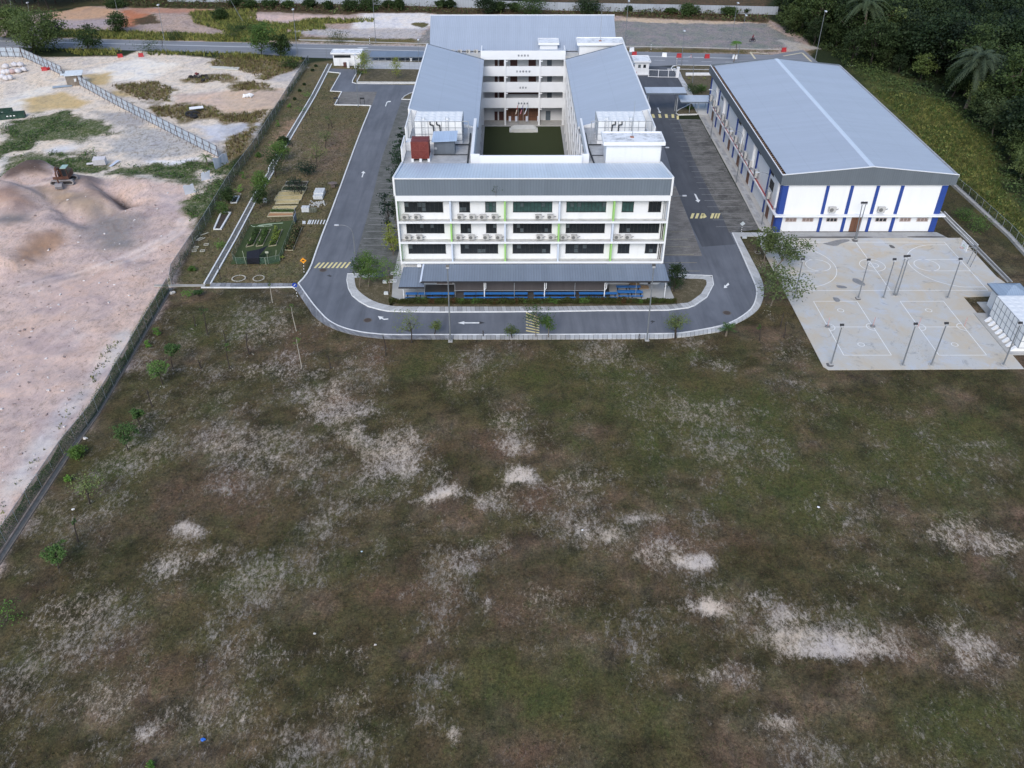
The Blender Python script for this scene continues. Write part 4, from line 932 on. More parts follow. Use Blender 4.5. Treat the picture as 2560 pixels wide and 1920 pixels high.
# far block
YF = 173.62
for k_, (z0, z1) in enumerate(CZ+[(13.4, 15.1)]):
    mb = MB(); x0_, x1_ = (-5.9, 11.3) if k_ < 3 else (-5.75, 11.05)
    mb.box(x0_, x1_, YF, YF+.18, z0, z1); P('parapet_band', mb, M_wht2)
    mb = MB(); mb.box(-8.6, 14, YF+.181, 176.4, z0+.3, z0+.55); P('corridor_floor', mb, M_ledge)
mb = MB(); mb.box(-8.6, 14, 176.4, 176.6, .3, 13.4); P('wall', mb, M_corr)
for x_ in (-5.55, -.95, 6.0, 10.9):
    mb = MB(); mb.box(x_-.17, x_+.17, YF-.25, YF-.003, .15, 13.35)
    if x_ in (-.95, 6.0):
        s_ = 1
        for zz in (3.75, 6.95, 10.15, 13.3): mb.box(x_-.6 if x_ < 0 and zz < 0 else x_-.17, x_+.55, YF-.24, YF-.05, zz-.25, zz-.08)
    P('column', mb, M_wht2)
def cw(x0, x1, z0, z1, mt, nm='door', Y=176.39):
    (xa, za), (xb, zb) = gy('c', x0, z1, Y), gy('c', x1, z0, Y)
    mb = MB(); mb.box(xa, xb, Y-.06, Y-.004, za, zb); return P(nm, mb, mt)
for row, (yt, yb_) in enumerate(((268,412),(650,780),(1025,1152))):
    cw(430, 500, yb_, yt, M_maroon); cw(535, 645, yb_, yt, M_maroon); cw(1640, 1745, yb_, yt, M_greydoor)
    if row < 2: cw(790, 952, yb_, yt, M_maroon); cw(1212, 1380, yb_, yt, M_maroon)
cw(700, 1460, 1062, 1026, M_maroon, 'window'); cw(1990, 2050, 1152, 1020, M_dark, 'doorway')
cw(425, 500, 1690, 1462, M_maroon); cw(530, 640, 1690, 1462, M_maroon); cw(1608, 1712, 1690, 1450, M_greydoor)
(xa, za), (xb, zb) = gy('c', 688, 1384, 176.2), gy('c', 1480, 1384, 176.2)
mb = MB(); mb.box(xa, xb, 176.15, 176.37, .31, 4.0); P('timber_stage_wall', mb, M_brown)
mb = MB()
for k_ in range(9): mb.box(xa+(xb-xa)*k_/9+.02, xa+(xb-xa)*k_/9+.06, 176.11, 176.148, .32, 3.9)
for zz in (1.1, 2.3, 3.2): mb.box(xa, xb, 176.105, 176.146, zz, zz+.04)
P('timber_batten', mb, mat('dark_timber', (.07,.035,.025), .7))
# dark cut letters on the bands (four rows)
def glyph(mb, xc, zc_, s_, Y, seed):
    R_ = random.Random(seed); t = s_*.13
    for k_ in range(3):
        zz = zc_+s_*(.38-.36*k_)+R_.uniform(-.04, .04)*s_; hw = s_*R_.uniform(.26, .48); mb.box(xc-hw, xc+hw, Y-.05, Y-.003, zz-t/2, zz+t/2)
    for k_ in range(2):
        xx = xc+s_*(R_.uniform(-.28, -.08) if k_ == 0 else R_.uniform(.08, .28)); mb.box(xx-t/2, xx+t/2, Y-.052, Y-.051+.001, zc_-s_*.45, zc_+s_*R_.uniform(.2, .5)); mb.box(xx-t/2, xx+t/2, Y-.052, Y-.004, zc_-s_*.45, zc_+s_*.4)
    mb.obox((xc+s_*.25, Y-.03, zc_-s_*.32), (t, .05, s_*.4), ry=.7); mb.obox((xc-s_*.25, Y-.03, zc_-s_*.32), (t, .05, s_*.4), ry=-.7)
M_let = mat('dark_blue_lettering', (.05,.07,.12), .6)
for yy, xs_ in ((172, (982,1055,1125,1198)), (540, (945,1018,1088,1158,1232)), (912, (1018,1082,1148)), (1275, (985,1050,1118,1182))):
    for k_, x_ in enumerate(xs_):
        mb = MB(); X_, Z_ = gy('c', x_, yy, YF); glyph(mb, X_, Z_, .36, YF, int(yy*7+x_)); P('letter', mb, M_let)
# far roof and towers
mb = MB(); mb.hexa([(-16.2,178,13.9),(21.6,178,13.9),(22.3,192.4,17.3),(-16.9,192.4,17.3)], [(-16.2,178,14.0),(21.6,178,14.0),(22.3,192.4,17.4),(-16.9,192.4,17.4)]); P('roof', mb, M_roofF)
mb = MB(); mb.box(-15.8, 21.9, YF+.3, 177.98, 13.4, 13.75); P('roof_deck', mb, M_deck)
mb = MB(); mb.box(-17.0, 22.4, 192.41, 192.6, 16.6, 17.5); mb.box(-5.7,-5.5,YF+.19,177.5,13.76,15.1); mb.box(10.85,11.05,YF+.19,177.5,13.76,15.1); P('parapet', mb, M_wht2)
def tower(x0, x1, y0, y1, z0, z1, ov=.5, up=.18):
    mb = MB(); mb.box(x0+ov, x1-ov, y0+ov, y1-ov, z0, z1-.34); P('stair_tower_wall', mb, M_white)
    mb = MB(); mb.box(x0, x1, y0, y1, z1-.34, z1-.001); tp = P('stair_tower_slab', mb, M_wht2)
    mb = MB(); mb.box(x0+.2, x1-.2, y0+.2, y1-.2, z1, z1+.03); P('slab_top', mb, M_mould)
    mb = MB(); mb.box(x0, x1, y0, y0+.15, z1, z1+up); mb.box(x0, x1, y1-.15, y1, z1, z1+up); mb.box(x0, x0+.15, y0+.15, y1-.15, z1, z1+up); mb.box(x1-.15, x1, y0+.15, y1-.15, z1, z1+up); P('slab_upstand', mb, M_wht2)
tower(13.45, 22.35, 118.3, 122.7, 13.73, 17.05)
tower(13.3, 22.6, 174.0, 178.4, 13.76, 16.3)
tower(5.75, 10.0, 178.1, 181.9, 14.0, 15.35, .35, .08)
for p_, q_ in ((('b',1362,795,17.1),('b',1430,10)), ):
    pass
def rod(name, label, v, xb, yb_, zb, xt, yt, r=.055):
    X_, Y_ = g(v, xb, yb_, zb); xt_, zt = gy(v, xt, yt, Y_)
    t = thing(name, label, 'lightning rod', (X_, Y_, zb))
    mb = MB(); mb.path([(0,0,0),(0,0,(zt-zb)*.5),(0,0,zt-zb)], [r, r*.8, r*.4], 5); o = mb.build('mast', M_gpipe, t)
    mb = MB(); mb.box(-.25,.25,-.25,.25,0,.1); mb.build('base_plate', mat('rusty_plate', (.3,.12,.07), .8), t)
rod('lightning_rod', 'thin steel lightning rod on the mould-stained roof slab of the nearer stair tower', 'b', 1362, 790, 17.1, 1440, 10)
rod('lightning_rod', 'thin steel lightning rod on the roof slab of the far stair tower beyond the courtyard', 'A', 1573, 298, 16.35, 1586, 55)
# louvre screens on the outer deck edges
for sx, xo in ((-1, XL-.35), (1, XR+.35)):
    for y0, y1, zt in ((126.0, 134.1, 16.7), (119.4, 124.2, 16.1)):
        mb = MB(); mb.box(xo-.08, xo+.08, y0, y1, zt-.12, zt); mb.box(xo-.08, xo+.08, y0, y1, 13.45, 13.62)
        n = int((y1-y0)/.62)
        for k_ in range(n+1): mb.box(xo-.07, xo+.07, y0+(y1-y0-.08)*k_/n, y0+(y1-y0-.08)*k_/n+.08, 13.62, zt-.12)
        P('louvre_screen', mb, M_wht2)
    mb = MB(); mb.box(*sorted((xo-.1*sx, xo-sx*2.1)), 124.3, 125.9, 13.73, 15.0); P('parapet', mb, M_wht2)
# canteen canopy
mb = MB(); mb.hexa([(-12.25,106.3,3.98),(21.8,106.3,3.98),(22.05,102.8,3.2),(-12.4,102.8,3.2)], [(-12.25,106.3,4.05),(21.8,106.3,4.05),(22.05,102.8,3.27),(-12.4,102.8,3.27)][::1])
def fixhex(m_): return m_
P('canopy_roof', mb, M_canop)
mb = MB(); mb.box(-12.42, 22.07, 102.68, 102.79, 3.1, 3.3); P('canopy_gutter', mb, M_frame)
mb = MB(); mb.hexa([(-12.5,102.7,3.12),(-12.26,102.7,3.12),(-12.1,106.3,3.95),(-12.34,106.3,3.95)],[(-12.5,102.7,3.34),(-12.26,102.7,3.34),(-12.1,106.3,4.1),(-12.34,106.3,4.1)]); P('canopy_gutter', mb, M_bluew)
mb = MB(); mb.hexa([(-15.1,106.3,3.55),(-12.5,106.3,3.55),(-11.9,102.4,2.5),(-15.45,102.4,2.5)], [(-15.1,106.3,3.62),(-12.5,106.3,3.62),(-11.9,102.4,2.57),(-15.45,102.4,2.57)]); P('canopy_roof', mb, M_canop)
mb = MB(); mb.box(-15.47,-11.88,102.3,102.39,2.42,2.62); P('canopy_gutter', mb, M_frame)
mb = MB(); mb.box(-13.1,-12.55,106.0,106.39,3.75,4.02); P('vent_box', mb, M_wht2)
for x_, r_ in ((-14.95,.08),(-3.61,.075),(4.82,.075),(13.23,.075),(21.7,.06)):
    mb = MB(); mb.tube((x_,103.25,.14),(x_,103.25,3.25 if x_ > -12 else 2.55), r_, n=8)
    if -12 < x_ < 20: mb.path([(x_+.02,103.25,1.6),(x_+.22,103.1,2.0),(x_+.22,102.95,3.15)], .055, 6)
    P('canopy_post', mb, M_wht2)
for x_ in (-12.0,-7.72,.58,9.06,17.63):
    mb = MB(); mb.tube((x_,103.35,.14),(x_,103.35,3.28 if x_ > -12 else 2.6), .035, n=6); P('canopy_post', mb, M_gpipe)
mb = MB()
for k_ in range(17): mb.box(-12+2.1*k_, -11.92+2.1*k_, 102.85, 106.25, 3.02+.0, 3.12) if False else mb.hexa([(-12+2.1*k_,102.85,3.08),(-11.92+2.1*k_,102.85,3.08),(-11.92+2.1*k_,106.2,3.82),(-12+2.1*k_,106.2,3.82)],[(-12+2.1*k_,102.85,3.18),(-11.92+2.1*k_,102.85,3.18),(-11.92+2.1*k_,106.2,3.93),(-12+2.1*k_,106.2,3.93)])
P('canopy_rafter', mb, M_gpipe)
mb = MB(); mb.box(-7.9, 13.5, 104.55, 104.6, .8, 3.45); P('shade_curtain', mb, mat('brown_grey_curtain', (.085,.075,.075), .9, .15, 1.5, streak=True))
mb = MB(); mb.box(-7.9, 13.5, 104.5, 104.545, .76, .84); P('curtain_rail', mb, M_gpipe)
mb = MB(); mb.box(-12.2, 14.2, 103.3, YW-.1, .141, .15); P('canteen_floor', mb, mat('shade_darkened_tiles', (.085,.082,.08), .6, .2, 2))  # grey-brown floor, with the shade under the canopy put into its colour
mb = MB(); mb.box(-8.0, 13.8, YW-.03, YW-.003, .15, 4.0); P('canteen_shade_panel', mb, mat('wall_shade_tone', (.11,.10,.10), .6, .2, 2))  # added dark panel: the gloom under the canopy painted over the white wall
mb = MB(); mb.box(14.35, 15.97, YW-.06, YW-.004, .75, 1.9); P('serving_hatch', mb, M_maroon)
mb = MB(); mb.box(-10.6,-8.4,YW-.06,YW-.004,.3,2.3); P('door', mb, M_brown)
mb = MB(); mb.box(19.95,20.35,YW-.06,YW-.004,.2,2.2); P('doorway', mb, M_dark)
mb = MB()
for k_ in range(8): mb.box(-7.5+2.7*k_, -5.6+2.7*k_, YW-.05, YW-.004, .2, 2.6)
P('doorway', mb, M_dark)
# windows on the long outer walls (seen only from the side)
for sx, xo in ((-1, XL-.15), (1, XR+.15)):
    mb = MB()
    for k_ in range(16):
        y_ = 110+5.1*k_; ox = 0 if y_ < 134 else -.2 if sx < 0 else .2
        for zf in (1.2, 5.2, 8.36, 11.5): mb.box(*sorted((xo+ox+sx*.002, xo+ox+sx*.03)), y_, y_+3.2, zf, zf+1.4)
    P('window', mb, M_glass)

# ------------------------------------------------------------------ condenser units
M_unit = mat('ivory_unit_casing', (.47,.46,.44), .6, .06, 2, .2, (.35,.33,.3))
M_grl = mat('grey_fan_grille', (.15,.15,.145), .6, .1)
def make_unit(name, label, w_=.85, d_=.34, h_=.68, group=None):
    t = thing(name, label, 'air conditioner', (0,0,0), 0, group)
    mb = MB(); mb.box(-w_/2, w_/2, -d_/2, d_/2, .08, h_); mb.box(-w_/2-.012, w_/2+.012, -d_/2-.012, d_/2+.012, h_, h_+.03); mb.build('casing', M_unit, t)
    mb = MB(); r_ = min(w_, h_)*.36; n = 18; cx_, cz_ = -w_*.14, .08+(h_-.08)*.5
    if h_ > 1:
        for cz_ in (.08+(h_-.08)*.27, .08+(h_-.08)*.73):
            mb.add([(cx_+r_*.8*math.cos(k_*2*math.pi/n), -d_/2-.012, cz_+r_*.8*math.sin(k_*2*math.pi/n)) for k_ in range(n)], [tuple(range(n))])
    else: mb.add([(cx_+r_*math.cos(k_*2*math.pi/n), -d_/2-.012, cz_+r_*math.sin(k_*2*math.pi/n)) for k_ in range(n)], [tuple(range(n))])
    mb.build('fan_grille', M_grl, t)
    mb = MB()
    for sx in (-1, 1): mb.box(sx*w_*.33-.03, sx*w_*.33+.03, -d_/2-.02, d_/2+.1, 0, .078)
    mb.build('bracket', M_gpipe, t)
    mb = MB(); mb.path([(w_/2, .05, .3),(w_/2+.12, .08, .3),(w_/2+.3, .14, .36),(w_/2+.42, .2, .36)], .035, 5); mb.build('hose', M_pipe, t)
    return t
unit0 = make_unit('condenser_unit', 'x', group='condenser units on the front ledges')
placed = 0
rows = {2: ((130,'beside the left end of the facade'),(215,''),(530,''),(617,''),(693,''),(780,''),(1098,''),(1185,'')), 1: ((148,''),(233,''),(522,''),(612,''),(717,''),(808,''),(1106,''),(1194,''),(1283,''),(1359,''),(1671,''),(1750,''))}
for lv, lst in rows.items():
    for k_, (x_, _) in enumerate(lst):
        xx = gy('B', x_+25, 470 if lv == 2 else 622, 106.85)[0]
        lb = 'ivory condenser unit, %s from the left on the %s ledge of the school front' % (ORD[k_], 'top' if lv == 2 else 'middle')
        loc = (xx, 106.9, FZ[lv]+.2)
        if not placed: unit0.location = loc; unit0['label'] = lb; placed = 1
        else: dup(unit0, loc, 0, lb)
for k_, x_ in enumerate((500, 553, 613, 669)):
    xx, zz = gy('A', x_, 390, 176.5)
    dup(unit0, (xx, 176.5, 13.85), 0, 'small condenser unit, %s from the left in the row behind the far courtyard parapet' % ORD[k_], 'condenser units on the far roof deck')
# ------------------------------------------------------------------ rooftop tanks
M_tank = mat('white_tank_panels', (.74,.75,.75), .6, .05, 1.5, .2, (.45,.45,.45))
def panel_tank(name, label, x0, x1, y0, y1, z0, z1, nx_, ny_, nz_, mt, seam, parts=(), cat='water tank', xbrace=False, dome=.07, group=None):
    t = thing(name, label, cat, ((x0+x1)/2, (y0+y1)/2, z0), 0, group)
    w_, d_, h_ = x1-x0, y1-y0, z1-z0
    mb = MB(); mb.box(-w_/2, w_/2, -d_/2, d_/2, 0, h_); mb.build('tank_body', mt, t)
    mb = MB(); s_ = .03
    px_, py_, pz_ = w_/nx_, d_/ny_, h_/nz_
    for i_ in range(nx_+1):
        x_ = -w_/2+px_*i_; mb.box(x_-s_, x_+s_, -d_/2-.05, -d_/2-.002, 0, h_); mb.box(x_-s_, x_+s_, d_/2+.002, d_/2+.05, 0, h_)
    for i_ in range(ny_+1):
        y_ = -d_/2+py_*i_; mb.box(-w_/2-.05, -w_/2-.002, y_-s_, y_+s_, 0, h_); mb.box(w_/2+.002, w_/2+.05, y_-s_, y_+s_, 0, h_)
    for i_ in range(nz_+1):
        z_ = h_*i_/nz_; mb.box(-w_/2-.056, w_/2+.056, -d_/2-.056, -d_/2-.051, z_-s_, z_+s_); mb.box(-w_/2-.056, -w_/2-.051, -d_/2, d_/2, z_-s_, z_+s_); mb.box(w_/2+.051, w_/2+.056, -d_/2, d_/2, z_-s_, z_+s_)
    mb.build('flange', seam, t)
    mb = MB()
    for i_ in range(nx_):
        for j_ in range(ny_):
            cx_, cy_2 = -w_/2+px_*(i_+.5), -d_/2+py_*(j_+.5); a_, b_ = px_*.46, py_*.46
            mb.add([(cx_-a_,cy_2-b_,h_+.004),(cx_+a_,cy_2-b_,h_+.004),(cx_+a_,cy_2+b_,h_+.004),(cx_-a_,cy_2+b_,h_+.004),(cx_,cy_2,h_+dome*1.6)], [(0,1,4),(1,2,4),(2,3,4),(3,0,4)])
    mb.build('lid_panel', mt, t)
    if xbrace:
        mb = MB()
        for i_ in range(nx_):
            for j_ in range(nz_):
                x_, z_ = -w_/2+px_*i_, pz_*j_
                mb.tube((x_+.15,-d_/2-.03,z_+.15),(x_+px_-.15,-d_/2-.03,z_+pz_-.15),.035,n=4); mb.tube((x_+.15,-d_/2-.03,z_+pz_-.15),(x_+px_-.15,-d_/2-.03,z_+.15),.035,n=4)
        mb.build('pressed_brace', seam, t)
    return t, w_, d_, h_
M_seam = mat('grey_tank_flange', (.20,.22,.25), .6)
for sx, xa, xb, lb in ((-1,-14.5,-7.3,'large white panelled water tank on the left roof deck behind the small tin shed'), (1,13.4,20.6,'large white panelled water tank on the right roof deck behind the stair tower')):
    t, w_, d_, h_ = panel_tank('water_tank', lb, xa, xb, 127.0, 131.5, 14.3, 17.25, 7, 4, 3, M_tank, M_seam)
    mb = MB()
    for k_ in range(5): mb.box(-w_/2, w_/2, -d_/2+(d_-.3)*k_/4, -d_/2+(d_-.3)*k_/4+.3, -.58, -.01)
    mb.build('plinth', M_wht2, t)
    for k_, x_ in enumerate((-1.2, -.2) if sx < 0 else (-1.0, 0.0)):
        s2 = -sx
        mb = MB(); mb.path([(x_,-d_/2-.08,h_-.1),(x_,-d_/2-.25,h_-.15),(x_,-d_/2-.25,h_-.45),(x_+.45*s2,-d_/2-.25,h_-.5),(x_+.5*s2,-d_/2-.25,h_-1.9),(x_+.5*s2,-d_/2-.3,-.5)], .09, 7); mb.build('outlet_pipe', M_pipe, t)
    for x_ in (-w_/2*.62, w_/2*.38):
        mb = MB()
        for dx in (-.22, .22): mb.tube((x_+dx,-d_/2-.2,-.5),(x_+dx,-d_/2-.2,h_+.55),.02,n=5); mb.path([(x_+dx,-d_/2-.2,h_+.55),(x_+dx,-d_/2+.4,h_+.55),(x_+dx,-d_/2+.4,h_+.05)],.02,5)
        for k_ in range(9): mb.tube((x_-.22,-d_/2-.2,.0+k_*.35),(x_+.22,-d_/2-.2,.0+k_*.35),.015,n=4)
        mb.build('ladder', M_gpipe, t)
        mb = MB(); mb.tube((x_,-d_/2+.9,h_+.02),(x_,-d_/2+.9,h_+.2),.35,.3,12); mb.build('hatch', M_tank, t)
    for s_ in (-1, 1):
        mb = MB(); mb.path([(s_*w_/2,-d_/2+.1,h_-.05),(s_*(w_/2+1.0),-d_/2+.1,h_-.05),(s_*(w_/2+1.0),-d_/2-.2,-.5)], .07, 6); mb.build('overflow_pipe', M_gpipe, t)
t, w_, d_, h_ = panel_tank('water_tank', 'small maroon pressed-steel water tank on white plinths at the left roof corner', -14.4, -11.9, 119.9, 122.3, 14.2, 16.68, 2, 2, 2, mat('maroon_tank_paint', (.15,.028,.022), .6, .12, 2, .2, (.3,.12,.1)), mat('red_tank_flange', (.23,.06,.045), .6), xbrace=True, dome=.03)
mb = MB()
for x_ in (-w_/2-.1, -.15, w_/2-.2): mb.box(x_, x_+.35, -d_/2-.1, d_/2, -.5, -.005)
mb.build('plinth', M_wht2, t)
t = thing('tin_shed', 'small tin pump shed with pale blue sloping roof beside the maroon tank', 'shed', (-9.75, 123.7, 13.72))
mb = MB(); mb.box(-1.55, 1.5, -1.15, 1.2, 0, 2.1); mb.build('wall', roof_mat('shed_cladding', (.13,.15,.175), 'x', .2, .5, .02), t)
mb = MB(); mb.hexa([(-1.85,-1.7,2.12),(1.9,-1.7,2.3),(1.9,1.7,2.62),(-1.75,1.7,2.5)], [(-1.85,-1.7,2.18),(1.9,-1.7,2.36),(1.9,1.7,2.68),(-1.75,1.7,2.56)]); mb.build('roof', roof_mat('pale_blue_sheet', (.40,.50,.64), 'x', .25, .4, .02), t)
mb = MB(); mb.box(-1.5, -1.1, -1.35, -1.16, .9, 1.2); mb.build('control_box', M_gpipe, t)
mb = MB()
mb.path([(-6.2,131,13.9),(-6.2,118.6,13.9)], .12, 8); mb.path([(-9.0,126.3,13.9),(-6.2,126.3,13.9)], .1, 6); mb.path([(-11.4,122.3,13.85),(-6.2,122.3,13.85)], .07, 6)
tag(mb.build('pipe_run', M_pipe), 'black pipe run along the left roof deck beside the courtyard parapet', 'pipe')
mb = MB()
mb.path([(11.95,131,13.9),(11.9,126,13.9),(12.3,118.7,13.9)], .12, 8); mb.path([(11.95,126.2,13.9),(14.0,126.2,13.9)], .1, 6); mb.path([(12.1,122,13.85),(14.2,122,13.85)], .06, 6)
tag(mb.build('pipe_run', M_pipe), 'black pipe run along the right roof deck between the courtyard parapet and stair tower', 'pipe')
# assembly podium with flagpoles
t = thing('podium', 'low white concrete podium with side steps on the courtyard lawn', 'podium', (2.8, 170.6, .17))
mb = MB(); mb.box(-2.0,2.0,-1.2,1.3,0,.7); mb.build('platform', mat('pale_concrete', (.6,.6,.57), .8, .1), t)
mb = MB()
for s_ in (-1, 1):
    for k_ in range(3): mb.box(*sorted((s_*2.0, s_*(2.0+.3*(3-k_)))), -1.1, 1.2, .21*k_+.001, .21*(k_+1))
mb.build('step', mat('pale_concrete', (.6,.6,.57)), t)
for k_, (xt, yt, xb, yb_, lb, fc) in enumerate(((975,1215,970,1690,'left flagpole with a limp red and cream flag in front of the school lettering',((.35,.06,.06),(.7,.6,.5))),(1092,1215,1085,1690,'middle flagpole with a blue and red striped flag in front of the school lettering',((.06,.05,.25),(.6,.25,.3))),(1205,1215,1198,1690,'right flagpole with a pale blue and white flag in front of the school lettering',((.35,.45,.6),(.75,.75,.78))))):
    Yp = 172.6; X_, zt = gy('c', xt, yt, Yp)
    t = thing('flagpole', lb, 'flagpole', (X_, Yp, .17), 0, 'flagpoles behind the podium')
    mb = MB(); mb.path([(0,0,0),(0,0,zt-.2)], [.045,.025], 6); mb.build('pole', M_gpipe, t)
    mb = MB(); zz = zt-.9; w_ = .55; 
    pts = [(0,0,zz)]; n = 8
    vs = []; 
    for i_ in range(n+1):
        f_ = i_/n; vs += [(-.02-.10*f_*k_-.35*f_, .06*math.sin(f_*7), zz-f_*1.9), (-.05-.5*f_-.12*k_*f_-.1, .1*math.cos(f_*6), zz-.25-f_*1.9)]
    mb.add(vs, [(2*i_, 2*i_+1, 2*i_+3, 2*i_+2) for i_ in range(n)]); mb.mi = [0 if i_ < 4 else 1 for i_ in range(n)]
    mb.build('flag', [mat('flag_cloth_%s' % ('abc'[k_]), fc[0], .9), mat('flag_cloth_%s' % ('xyz'[k_]), fc[1], .9)], t)
for k_, x_ in enumerate((780, 928, 1172, 1438)):
    X_, Z_ = gy('c', x_, 1640, 174.6)
    t = thing('notice_board', 'white standing notice board, %s from the left before the timber stage wall' % ORD[k_], 'notice board', (X_, 174.9, .3), 0, 'standing boards before the stage wall')
    mb = MB(); mb.box(-.24,.24,-.03,.03,.25,1.35); mb.build('board', mat('board_face', (.62,.64,.72), .6), t)
    mb = MB(); mb.box(-.22,-.18,-.2,.2,0,.25); mb.box(.18,.22,-.2,.2,0,.25); mb.build('stand', M_gpipe, t)
# ------------------------------------------------------------------ canteen tables
M_blue = mat('blue_laminate', (.035,.17,.46), .45, .08, 2)
M_leg = mat('black_steel_leg', (.02,.02,.022), .5)
def make_table():
    t = thing('canteen_table', 'x', 'table', (0,0,0), 0, 'blue canteen tables under the canopy')
    mb = MB(); mb.box(-.84,.84,-.3,.3,.71,.75); mb.build('table_top', M_blue, t)
    for s_ in (-1, 1): mb = MB(); mb.box(-.84,.84,s_*.62-.15,s_*.62+.15,.41,.45); mb.build('bench_seat', M_blue, t)
    for s_ in (-1, 1):
        mb = MB(); x_ = s_*.62; mb.box(x_-.03,x_+.03,-.7,.7,0,.05); mb.box(x_-.03,x_+.03,-.06,.06,.05,.709); mb.box(x_-.025,x_+.025,-.66,-.58,.05,.409); mb.box(x_-.025,x_+.025,.58,.66,.05,.409); mb.build('leg', M_leg, t)
    return t
tb0 = make_table(); cnt = 0
segs = [(-14.75,-13.05,103.65,1),(-12.95,-7.85,103.65,3),(-6.55,-4.85,103.6,1),(-4.8,2.47,103.65,4),(3.3,9.25,103.65,3),(9.7,15.1,103.65,3),(15.2,18.76,104.0,2),(15.15,18.6,105.5,2)]
names = ['at the left end under the low roof','of the run left of the curtain','alone left of the second white post','of the run across the second white post','of the run after the third white post','of the run across the fourth white post','of the near row at the right end','of the rear row at the right end']
for (xa, xb, y_, n), nm in zip(segs, names):
    for k_ in range(n):
        loc = (xa+(xb-xa)*(k_+.5)/n, y_, .14)
        lb = 'blue canteen table ' + nm + ('' if n == 1 else ', %s from left' % ORD[k_])
        sc = ((xb-xa)/n/1.72, 1, 1)
        if cnt == 0: tb0.location = loc; tb0['label'] = lb; tb0.scale = sc
        else: dup(tb0, loc, 0, lb, sc=sc)
        cnt += 1
def simple(name, label, cat, fn, mats, loc=(0,0,0), rz=0, group=None, smooth=False):
    mb = MB(); fn(mb); o = mb.build(name, mats, None, smooth); o.location = loc; o.rotation_euler = (0,0,rz); return tag(o, label, cat, group)
M_card = mat('brown_cardboard', (.28,.19,.11), .9, .2)
x_, y_ = g('j', 1385, 465, .15)
def boxes(mb): mb.obox((0,0,.28),(1.3,.7,.5),.2); mb.obox((.2,-.1,.62),(.7,.5,.14),-.2); mb.obox((-.3,.1,.6),(.5,.4,.18),.5,.3)
simple('cardboard_pile', 'heap of brown cardboard boxes by the canteen wall behind the rear blue table', 'cardboard', boxes, M_card, (x_,y_,.14))
x_, y_ = g('j', 1525, 485, .15)
def tray(mb): mb.box(-.75,.75,-.35,.35,0,.18); mb.obox((-.2,0,.25),(.5,.3,.14),.4); mb.obox((.35,.05,.24),(.3,.3,.12),-.3)
simple('wooden_tray', 'shallow brown wooden tray of scraps beside the cardboard heap', 'tray', tray, M_card, (x_,y_,.14))
# ------------------------------------------------------------------ sports hall
M_navy = mat('navy_blue_paint', (.018,.052,.24), .6, .1, 2)
M_hwhite = mat('hall_wall_paint', (.74,.745,.75), .75, .03, .8, .16, (.55,.55,.53), streak=True)
M_clad2 = roof_mat('hall_fascia_cladding', (.12,.14,.16), 'x', .35, .5, .02, .06)
M_clad3 = roof_mat('hall_side_cladding', (.13,.15,.17), 'y', .35, .5, .02, .06)
M_roofH = roof_mat('hall_roof_steel', (.40,.445,.515), 'y', .36, .5, .02, .04)
hall = thing('sports_hall', 'long white sports hall with navy pilasters and a low pitched grey metal roof', 'hall', (55.6, 124.6, 0))
HX0, HX1, HY0, HY1 = 42.6, 68.35, 124.6, 182.0
HP = lambda nm, mb, mt: P(nm, mb, mt, hall)
mb = MB(); mb.box(HX0, HX1, HY0, HY0+.3, .05, 8.6); HP('wall', mb, M_hwhite)
mb = MB(); mb.box(HX0, HX0+.3, HY0+.3, HY1-.3, .05, 8.6); HP('wall', mb, M_hwhite)
mb = MB(); mb.box(HX1-.3, HX1, HY0+.3, HY1-.3, .05, 8.6); HP('wall', mb, M_hwhite)
mb = MB(); mb.box(HX0, HX1, HY1-.3, HY1, .05, 8.6); HP('wall', mb, M_hwhite)
# roof
RX, RZ, EZ = 55.8, 11.0, 9.55
for a_, b_ in ((42.95, RX), (RX, 69.2)):
    za, zb = (EZ, RZ) if a_ < 50 else (RZ, EZ)
    mb = MB(); mb.hexa([(a_,124.3,za-.08),(b_,124.3,zb-.08),(b_,182.9,zb-.08),(a_,182.9,za-.08)], [(a_,124.3,za),(b_,124.3,zb),(b_,182.9,zb),(a_,182.9,za)]); HP('roof', mb, M_roofH)
mb = MB(); mb.add([(RX-.42,124.25,RZ-.03),(RX,124.25,RZ+.05),(RX+.42,124.25,RZ-.03),(RX-.42,182.95,RZ-.03),(RX,182.95,RZ+.05),(RX+.42,182.95,RZ-.03)], [(0,1,4,3),(1,2,5,4)]); HP('ridge_cap', mb, mat('pale_ridge_cap', (.56,.62,.70), .45, .05))
def gable(y0, y1, mt, z0=8.12, ex=0.0, up=.06):
    mb = MB(); pr = [(42.08,z0),(69.32,z0),(69.32,EZ+.16+up),(RX,RZ+.04+up),(42.08,EZ+.16+up)]
    n = 5; vs = [(x_, y0, z_) for x_, z_ in pr]+[(x_, y1, z_) for x_, z_ in pr]
    mb.add(vs, [tuple(range(n)), tuple(range(2*n-1, n-1, -1))]+[(k_, n+k_, n+(k_+1) % n, (k_+1) % n) for k_ in range(n)]); HP('fascia', mb, mt)
gable(124.18, 124.29, M_clad2); gable(182.92, 183.05, M_clad2)
mb = MB()
for (xa, za), (xb, zb) in (((42.05,EZ+.22),(RX,RZ+.10)),((RX,RZ+.10),(69.35,EZ+.22))):
    mb.hexa([(xa,124.1,za+.005),(xb,124.1,zb+.005),(xb,124.36,zb+.005),(xa,124.36,za+.005)],[(xa,124.1,za+.07),(xb,124.1,zb+.07),(xb,124.36,zb+.07),(xa,124.36,za+.07)])
HP('fascia_capping', mb, M_wht2)
mb = MB(); mb.box(42.08, 42.17, 124.3, 182.9, 8.12, 9.72); HP('fascia', mb, M_clad3)
mb = MB(); mb.box(42.04, 42.2, 124.37, 182.9, 9.722, 9.78); HP('fascia_capping', mb, M_wht2)
